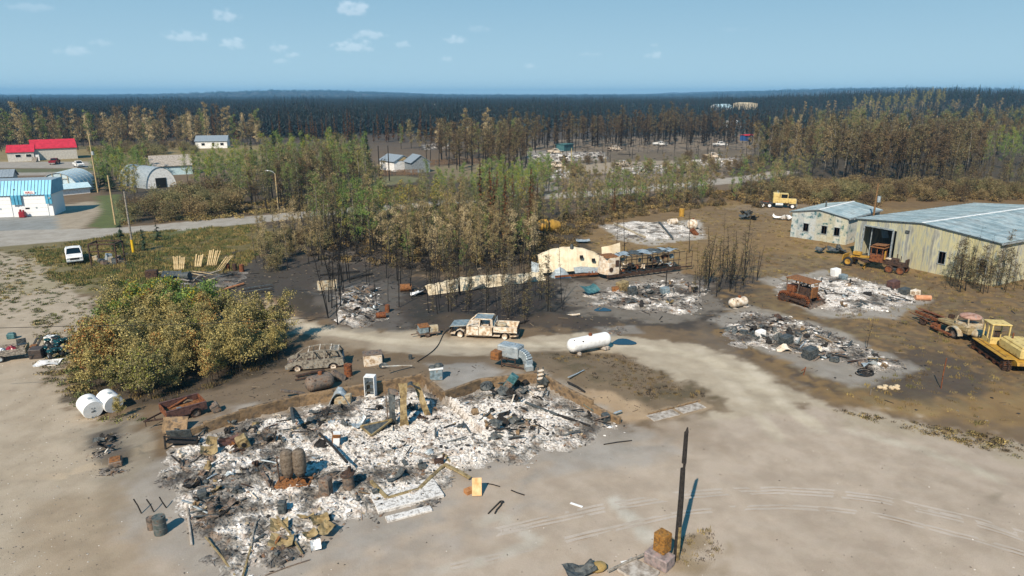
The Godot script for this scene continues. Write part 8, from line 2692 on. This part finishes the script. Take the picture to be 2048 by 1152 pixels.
	for q in [[1110, 307, 0.2], [1230, 301, 0.5], [1320, 291, 0.1], [1425, 316, 0.0], [1245, 333, 0.8], [1115, 335, 0.1], [1440, 292, 0.3]]:
		pickup("far_car", car_labels[k2], G(q[0], q[1]), q[2], M.white if k2 in [2, 6] else M.burnt_white, M.galv, k2 not in [2, 6])
		k2 += 1
	# puddles
	for q in [[1248, 685, 22, "dark blue puddle beyond the propane tank"], [1205, 620, 18, "dark damp puddle below the burnt cabin ash"]]:
		var c := G(q[0], q[1])
		b = MB.new()
		var rx: float = q[2] / 1365.0 * 66.0
		for i in 20:
			var t0 := TAU * i / 20
			var t1 := TAU * (i + 1) / 20
			var w0 := 1.0 + 0.15 * sin(t0 * 3)
			var w1 := 1.0 + 0.15 * sin(t1 * 3)
			b.otri(Vector3.ZERO, Vector3(cos(t0) * rx * w0, 0, sin(t0) * rx * 0.8 * w0), Vector3(cos(t1) * rx * w1, 0, sin(t1) * rx * 0.8 * w1), Vector3.UP)
		var pd := solo("puddle", b, M.water, q[3], "puddle", c + Vector3(0, 0.05, 0))
		pd.set_meta("kind", "structure")

func camper_and_trailer() -> void:
	# collapsed cream trailer skin: long low flattened part and the arched part
	var o := thing("collapsed_trailer", "collapsed cream metal trailer shell lying in a long curved heap", "trailer")
	var p0 := G(850, 586)
	var p1 := G(1082, 556)
	var d := (p1 - p0).normalized()
	var s := d.cross(Vector3.UP).normalized()
	var L := p0.distance_to(p1)
	var n := 9
	for k in n:
		one(func(b: MB):
			b.col = Color(1, 1, 1) * rnd(0.88, 1.06)
			b.grid(3, 6, func(u, v):
				var t: float = (k + u * 0.99) / n
				var h := (1.2 + 0.45 * sin(t * 5.0)) * (0.65 + 0.35 * t)
				return p0 + d * (L * t) - s * (v - 0.5) * 2.6 + Vector3(0, h * sin(clampf(v * 1.15, 0, 1) * PI * 0.92) + 0.2 * sin(u * 3 + k * 2.0) * sin(v * 6) + 0.22 * N.get_noise_2d(t * 14.0, v * 3.0) * sin(v * PI) + 0.05, 0)), M.cream, "skin_panel", o)
	one(func(b: MB):
		b.grid(3, 3, func(u, v): return p0 + d * (-0.3 - u * 1.3) + s * (v * 1.5 - 0.6) + Vector3(0, 0.1 + 0.6 * (1 - u) * v, 0))
		b.grid(3, 3, func(u, v): return p0 + d * (-1.0 - u * 1.0) + s * (1.0 - v * 0.8) + Vector3(0, 0.5 - 0.3 * u + 0.15 * sin(v * 5), 0)), M.white, "torn_end", o)
	one(func(b: MB):
		for q in [[0.35, 0.55, 0.75], [0.62, 0.5, 0.9], [0.8, 0.6, 0.7]]:
			b.bar(p0 + d * L * q[0] + s * 1.3 + Vector3(0, 0.1, 0), p0 + d * L * (q[0] + 0.1) + s * 1.4 + Vector3(0, q[1], 0), 0.6, 0.06), M.char_metal, "broken_rib", o)
	var a0 := G(1078, 552)
	var a1 := G(1212, 548)
	d = (a1 - a0).normalized()
	s = d.cross(Vector3.UP).normalized()
	L = a0.distance_to(a1)
	o = thing("arched_trailer_shell", "tall arched cream metal shell with small square holes", "trailer")
	for k in 7:
		one(func(b: MB):
			b.col = Color(1, 1, 1) * rnd(0.9, 1.06)
			b.grid(3, 7, func(u, v):
				var t: float = (k + u * 0.99) / 7.0
				var h := 3.4 * pow(sin(clampf(t * 0.88 + 0.12, 0, 1) * PI * 0.82 + 0.25), 0.55)
				return a0 + d * (L * t) - s * (v * 2.4 - 0.4) + Vector3(0, h * sin(v * PI * 0.62 + 0.18) + 0.04 * sin(t * 40 + v * 8), 0)), M.cream, "skin_panel", o)
	for q in [[0.62, 2.35], [0.8, 1.9]]:
		one(func(b: MB): b.box(a0 + d * L * q[0] + s * 0.12 + Vector3(0, q[1], 0), Vector3(0.4, 0.36, 0.3), Basis(d, Vector3.UP, -s)), M.dark, "square_hole", o)
	one(func(b: MB): b.cyl(a0 + d * L * 0.5 - s * 1.0 + Vector3(0, 3.2, 0), a0 + d * L * 0.5 - s * 1.0 + Vector3(0, 3.75, 0), 0.25, 0.16, 10), M.char_metal, "roof_vent", o)
	one(func(b: MB):
		b.grid(4, 3, func(u, v): return a0 + d * (L * (0.15 + 0.3 * u)) + s * (0.3 + v * 1.2) + Vector3(0, 1.2 * (1 - v) * sin(u * PI), 0))
		b.grid(4, 3, func(u, v): return a0 + d * (L * (0.5 + 0.45 * u)) + s * (0.2 + v * 1.3) + Vector3(0, 1.05 - 0.45 * v + 0.1 * sin(u * 6), 0)), M.galv, "fallen_sheet", o)
	one(func(b: MB):
		b.bar(a0 + d * L * 0.2 + s * 1.7 + Vector3(0, 0.3, 0), a0 + d * L * 0.95 + s * 1.5 + Vector3(0, 0.55, 0), 0.2, 0.22)
		for k in 4:
			b.bar(a0 + d * L * (0.7 + 0.05 * k) + s * 1.62 + Vector3(0, 0.5, 0), a0 + d * L * (0.7 + 0.05 * k) + s * 1.62 + Vector3(0, 0.85, 0), 0.1, 0.1), M.rust, "floor_frame", o)
	one(func(b: MB): b.grid(3, 3, func(u, v): return G(1062, 552) + Vector3(u * 1.6, 0.1 + 1.7 * v * (1 - 0.3 * u), -v * 0.5)), M.galv, "front_flap", o)
	var b1 := MB.new()
	b1.grid(4, 5, func(u, v): return Vector3((u - 0.5) * 2.6, 0.2 + 2.1 * v + 0.5 * u, -0.4 * v * v + 0.2 * sin(u * 4)))
	solo("torn_panel", b1, M.cream, "torn cream panel standing upright behind the burnt camper frame", "metal panel", G(1222, 528), 0.15)
	# the burnt camper: white front cap, chassis and charred cage
	var c0 := G(1222, 561)
	var c1 := G(1360, 543)
	d = (c1 - c0).normalized()
	s = d.cross(Vector3.UP).normalized()
	L = c0.distance_to(c1)
	o = thing("burnt_camper", "burnt camper with white front cap and charred skeleton frame", "camper")
	one(func(b: MB):
		b.grid(6, 6, func(u, v): return c0 + d * (-1.0 + 1.1 * pow(absf(u - 0.5) * 2, 2) * 0.5 + 0.25 * v) - s * (u - 0.5) * -2.5 - s * 1.2 + Vector3(0, 0.75 + v * 2.1, 0))
		b.grid(3, 5, func(u, v): return c0 + d * (-0.4 + u * 1.5) + s * 0.05 + Vector3(0, 0.75 + v * 2.05, 0)), M.burnt_white, "front_cap", o)
	one(func(b: MB): b.grid(4, 4, func(u, v): return c0 + d * (-0.8 + u * 1.9) - s * (v * 2.4) + Vector3(0, 2.85 + 0.12 * sin(v * PI), 0)), M.orange_rust, "cap_roof", o)
	one(func(b: MB):
		b.cyl(c0 + d * -0.1 + s * 0.1 + Vector3(0, 1.4, 0), c0 + d * -0.1 + s * 0.14 + Vector3(0, 1.4, 0), 0.28, 0.28, 14)
		b.box(c0 + d * 0.75 + s * 0.1 + Vector3(0, 2.1, 0), Vector3(0.5, 0.8, 0.06), Basis(d, Vector3.UP, -s)), M.dark_rust, "hatch", o)
	one(func(b: MB):
		for q in [0.0, -2.3]:
			b.bar(c0 + s * q + Vector3(0, 0.5, 0) - d * 0.6, c1 + s * q + Vector3(0, 0.5, 0), 0.16, 0.34, 0.02)
		for k in 12:
			var p := c0.lerp(c1, k / 11.0) + Vector3(0, 0.5, 0)
			b.bar(p, p - s * 2.3, 0.1, 0.16), M.dark_rust, "chassis", o)
	for k in 12:
		one(func(b: MB):
			var p := c0.lerp(c1, (k + 1.6) / 13.0)
			var hh := 2.75 - (0.8 if k == 7 else 0.0)
			b.bar(p + Vector3(0, 0.6, 0), p + Vector3(0.05 * (k % 3 - 1), hh, 0), 0.06, 0.06)
			b.bar(p - s * 2.3 + Vector3(0, 0.6, 0), p - s * 2.3 + Vector3(0, hh + 0.1, 0), 0.06, 0.06)
			b.bar(p + Vector3(0, hh, 0), p - s * 2.3 + Vector3(0, hh + 0.1, 0), 0.05, 0.05), M.char if k % 3 else M.dark_rust, "rib", o)
	one(func(b: MB):
		for h in [0.9, 1.7, 2.7]:
			b.bar(c0 + d * 1.0 + Vector3(0, h, 0), c1 + d * (0.6 if h > 2 else 0.0) + Vector3(0, h - 0.1, 0), 0.06, 0.07)
			b.bar(c0 + d * 1.0 - s * 2.3 + Vector3(0, h, 0), c1 - s * 2.3 + Vector3(0, h - 0.1, 0), 0.06, 0.07), M.char, "side_rail", o)
	for k in 5:
		one(func(b: MB): b.grid(3, 3, func(u, v): return c0 + d * (1.0 + k * L * 0.17 + u * 2.2) - s * (0.2 + v * 2.0) + Vector3(0, 2.85 + 0.18 * sin(u * 5 + k) * cos(v * 4), 0)), M.char_metal if k % 2 else M.galv, "roof_remnant", o)
	for k in 34:
		var q := rnd(0.12, 0.98)
		var at: Vector3 = c0 + d * L * q - s * rnd(0.2, 2.1) + Vector3(0, rnd(0.75, 1.9), 0)
		var mm: Material = [M.burnt_white, M.char_metal, M.dark_rust, M.galv, M.burnt_blue, M.rust][k % 6]
		one(func(b: MB):
			if k % 3 == 0:
				b.xf = Transform3D(Basis.from_euler(Vector3(rnd(-0.5, 0.5), rnd(0, 6), rnd(-0.5, 0.5))), at)
				sheet_mb(b, rnd(0.4, 1.1), rnd(0.3, 0.9), 0.3, 0.12)
			else:
				b.box(at, Vector3(rnd(0.2, 0.7), rnd(0.2, 0.7), rnd(0.2, 0.6)), Basis.from_euler(Vector3(rnd(-0.5, 0.5), rnd(0, 6), rnd(-0.5, 0.5))), 0.03), mm, "fitting", o)
	one(func(b: MB):
		var q := c1 + d * 0.9
		for x in [0.0, 0.9]:
			b.bar(q + d * x + Vector3(0, 0.4, 0), q + d * x + Vector3(0, 2.6, 0), 0.06, 0.06)
		for h in [1.0, 1.8, 2.6]:
			b.bar(q + Vector3(0, h, 0), q + d * 0.9 + Vector3(0, h, 0), 0.06, 0.06)
		b.bar(c1 + Vector3(0, 0.45, -0.6), q + d * 1.0 + Vector3(0, 0.4, -0.4), 0.14, 0.14), M.dark_rust, "rear_ladder", o)
	# cabin ash pieces
	for q in [[1245, 583, Vector3(1.3, 1.2, 0.9), "tan_metal", "tan orange stove standing in the cabin ash"], [1231, 586, Vector3(0.8, 0.7, 0.7), "orange_rust", "small orange box beside the tan stove"], [1265, 592, Vector3(1.0, 1.1, 0.5), "char_metal", "blue grey cabinet standing in the middle of the cabin ash"], [1330, 590, Vector3(0.9, 0.9, 0.8), "burnt_blue", "blue grey drum box at the far end of the cabin ash"]]:
		appliance("cabin_stove", q[0], q[1], q[2], M[q[3]], q[4], rnd(0, 1), 0.1)
	sheet(1178, 590, 2.0, 1.5, 0.5, 0.3, M.teal, "dark green sheet leaning at the near end of the cabin ash", "", 0.4, 0.4)
	lie(gp(1331, 585, 0), gp(1331, 585, 2.4), 0.12, 0.12, "burnt_stump", M.char, "black stump post standing in the cabin ash", "post")
	for q in [[1228, 450, 1290, 478], [1318, 448, 1345, 480]]:
		lie(gp(q[0], q[1], 0.3), gp(q[2], q[3], 0.3), 0.3, 0.3, "long_pipe", M.burnt_tan if q[0] == 1228 else M.char_metal, ["tan pipe lying across the bright ash beyond the camper", "grey curved pipe lying across the bright ash beyond the camper"][0 if q[0] == 1228 else 1], "pipe")
	gas_tank("white_round_tank", "white stubby tank at the end of the bright ash beyond the camper", G(1374, 460), G(1394, 459), 0.85, 0.1, M.burnt_white, M.rust, M.concrete)
	barrel(1345, 449, M.burnt_white, "pale drum lying at the back of the bright ash", PI / 2, 0.4, 1.8)
	barrel(1388, 470, M.rust, "rusty tub at the outer end of the bright ash", 0.8, 0.2, 1.5)
	barrel(1363, 433, M.yellow, "small yellow tank standing alone in the brown field", 0.0, 0.0, 1.7)
	sheet(1165, 486, 2.2, 1.2, 0.1, 0.1, M.galv, "pale sheet lying in the brush above the trailer shell", "", 0.3)
	for q in [[1500, 432, "wreck heap of dark scrap at the brown field edge, nearest the tractor unit"], [1560, 440, "crumpled white sheet heap before the scorched shop"], [1500, 440, "dark scrap heap beside the path to the shops"], [1660, 507, "broken crate with white tops near the scorched shop"]]:
		var bb := MB.new()
		for k in 5:
			bb.xf = Transform3D(Basis.from_euler(Vector3(rnd(-0.5, 0.5), rnd(0, 6), rnd(-0.5, 0.5))), Vector3(rnd(-1.4, 1.4), rnd(0.2, 0.6), rnd(-0.5, 0.5)))
			sheet_mb(bb, rnd(0.8, 2.0), rnd(0.6, 1.4), 0.4, 0.15)
		solo("wreck_heap", bb, M.char_metal if q[0] != 1560 else M.white, q[2], "wreckage", G(q[0], q[1]))

func scattered_pieces() -> void:
	# single boards and sheets that can be told apart in the ash
	var zones := [
		[[345, 900, 480, 855, 735, 800, 850, 780, 900, 815, 960, 790, 1080, 775, 1190, 835, 1240, 850, 1000, 925, 880, 940, 700, 1030, 560, 1120, 420, 1120, 350, 1010], 95, "in the ash of the burnt store", 0.7],
		[[330, 880, 480, 850, 700, 810, 700, 840, 520, 900, 380, 930], 40, "along the inner side of the foundation wall", 0.6],
		[[370, 960, 460, 930, 500, 990, 480, 1040, 390, 1050], 44, "in the black scrap patch of the store ash", 0.55],
		[[970, 775, 1080, 770, 1110, 800, 1000, 815], 26, "in the back corner of the store ash", 0.8],
		[[940, 840, 1020, 830, 1110, 860, 1000, 890], 30, "in the dark tangle on the bright store ash", 0.7],
		[[1455, 660, 1560, 640, 1640, 665, 1810, 735, 1720, 740, 1560, 700], 70, "in the grey ash bed of black scraps", 1.0],
		[[1560, 575, 1680, 555, 1840, 595, 1700, 625], 30, "on the white ash beside the bulldozer", 1.0],
		[[1180, 595, 1360, 565, 1410, 590, 1380, 628, 1240, 615], 36, "in the cabin ash below the camper", 0.9],
		[[690, 585, 750, 575, 760, 640, 680, 648], 32, "in the scrap heap beside the burnt trunks", 0.8],
		[[195, 900, 215, 875, 238, 885, 222, 920], 12, "in the black ash pile at the gravel edge", 0.5],
		[[1060, 318, 1200, 308, 1210, 318, 1080, 324], 26, "on the far ash heaps of burnt houses", 2.4],
		[[1230, 342, 1330, 334, 1340, 342, 1260, 349], 12, "on the far pale ash by the gravel road", 2.2],
	]
	var cols := {"black": M.char, "dark grey": M.char_metal, "rust brown": M.dark_rust, "grey brown": M.grey_rust, "pale": M.burnt_white, "tan": M.tan_metal, "zinc grey": M.galv, "brown": M.brown_concrete}
	var names := cols.keys()
	for zn in zones:
		for p in spots(P2(zn[0]), zn[1], 0.35 * zn[3]):
			var at := Vector3(p.x, gy(p.x, p.y) + 0.2, p.y)
			var cn: String = names[R.randi() % 8] if rnd() > 0.6 else names[R.randi() % 2]
			var sz: float = zn[3] * rnd(0.35, 1.15)
			var word := "long " if sz > zn[3] else "short "
			var grp: String = "burnt pieces " + zn[2]
			var k := R.randi() % 4
			if k < 2:
				var a := rnd(0, TAU)
				var d := Vector3(cos(a), rnd(-0.05, 0.3), sin(a)) * sz
				lie(at - d, at + d + Vector3(0, rnd(0, 0.25), 0), 0.09 * zn[3] + rnd(0, 0.08), 0.05 + 0.04 * zn[3], "burnt_board", cols[cn], word + cn + " burnt board lying " + zn[2], "board", grp)
			elif k == 2:
				var b := MB.new()
				sz *= rnd(1.0, 1.6)
				sheet_mb(b, sz * 1.1, sz * rnd(0.5, 0.9), rnd(-0.4, 0.5) * sz, 0.13 * sz)
				var o := solo("twisted_sheet", b, cols[cn], word + cn + " twisted metal sheet " + zn[2], "metal sheet", at + Vector3(0, 0.1, 0), rnd(0, TAU), grp)
				o.rotation.x = R.randfn() * 0.35
				o.rotation.z = R.randfn() * 0.35
			else:
				var b := MB.new()
				b.box(Vector3(0, 0, 0), Vector3(sz * rnd(0.4, 0.8), sz * rnd(0.3, 0.7), sz * rnd(0.3, 0.6)), Basis(), 0.03)
				if rnd() < 0.5:
					b.cyl(Vector3(-sz * 0.2, 0, 0), Vector3(sz * 0.3, sz * 0.5, 0.1), sz * 0.16, sz * 0.16, 10)
				var o := solo("burnt_casing", b, cols[cn], word + cn + " burnt metal casing " + zn[2], "casing", at, rnd(0, TAU), grp)
				o.rotation.z = R.randfn() * 0.4
	# the motor and its ring by the gravel edge
	var m := thing("rusted_motor", "rusted square motor block inside a dark ash ring", "motor", gp(232, 930), 0.5)
	one(func(b: MB): b.box(Vector3(0, 0.22, 0), Vector3(0.75, 0.36, 0.9), Basis(), 0.05), M.grey_rust, "block", m)
	one(func(b: MB): b.box(Vector3(0, 0.42, 0), Vector3(0.6, 0.06, 0.7), Basis(), 0.02), M.orange_rust, "cover", m)

func build_all() -> void:
	build_buildings()
	build_machines()
	build_wreckage()
	build_vegetation()
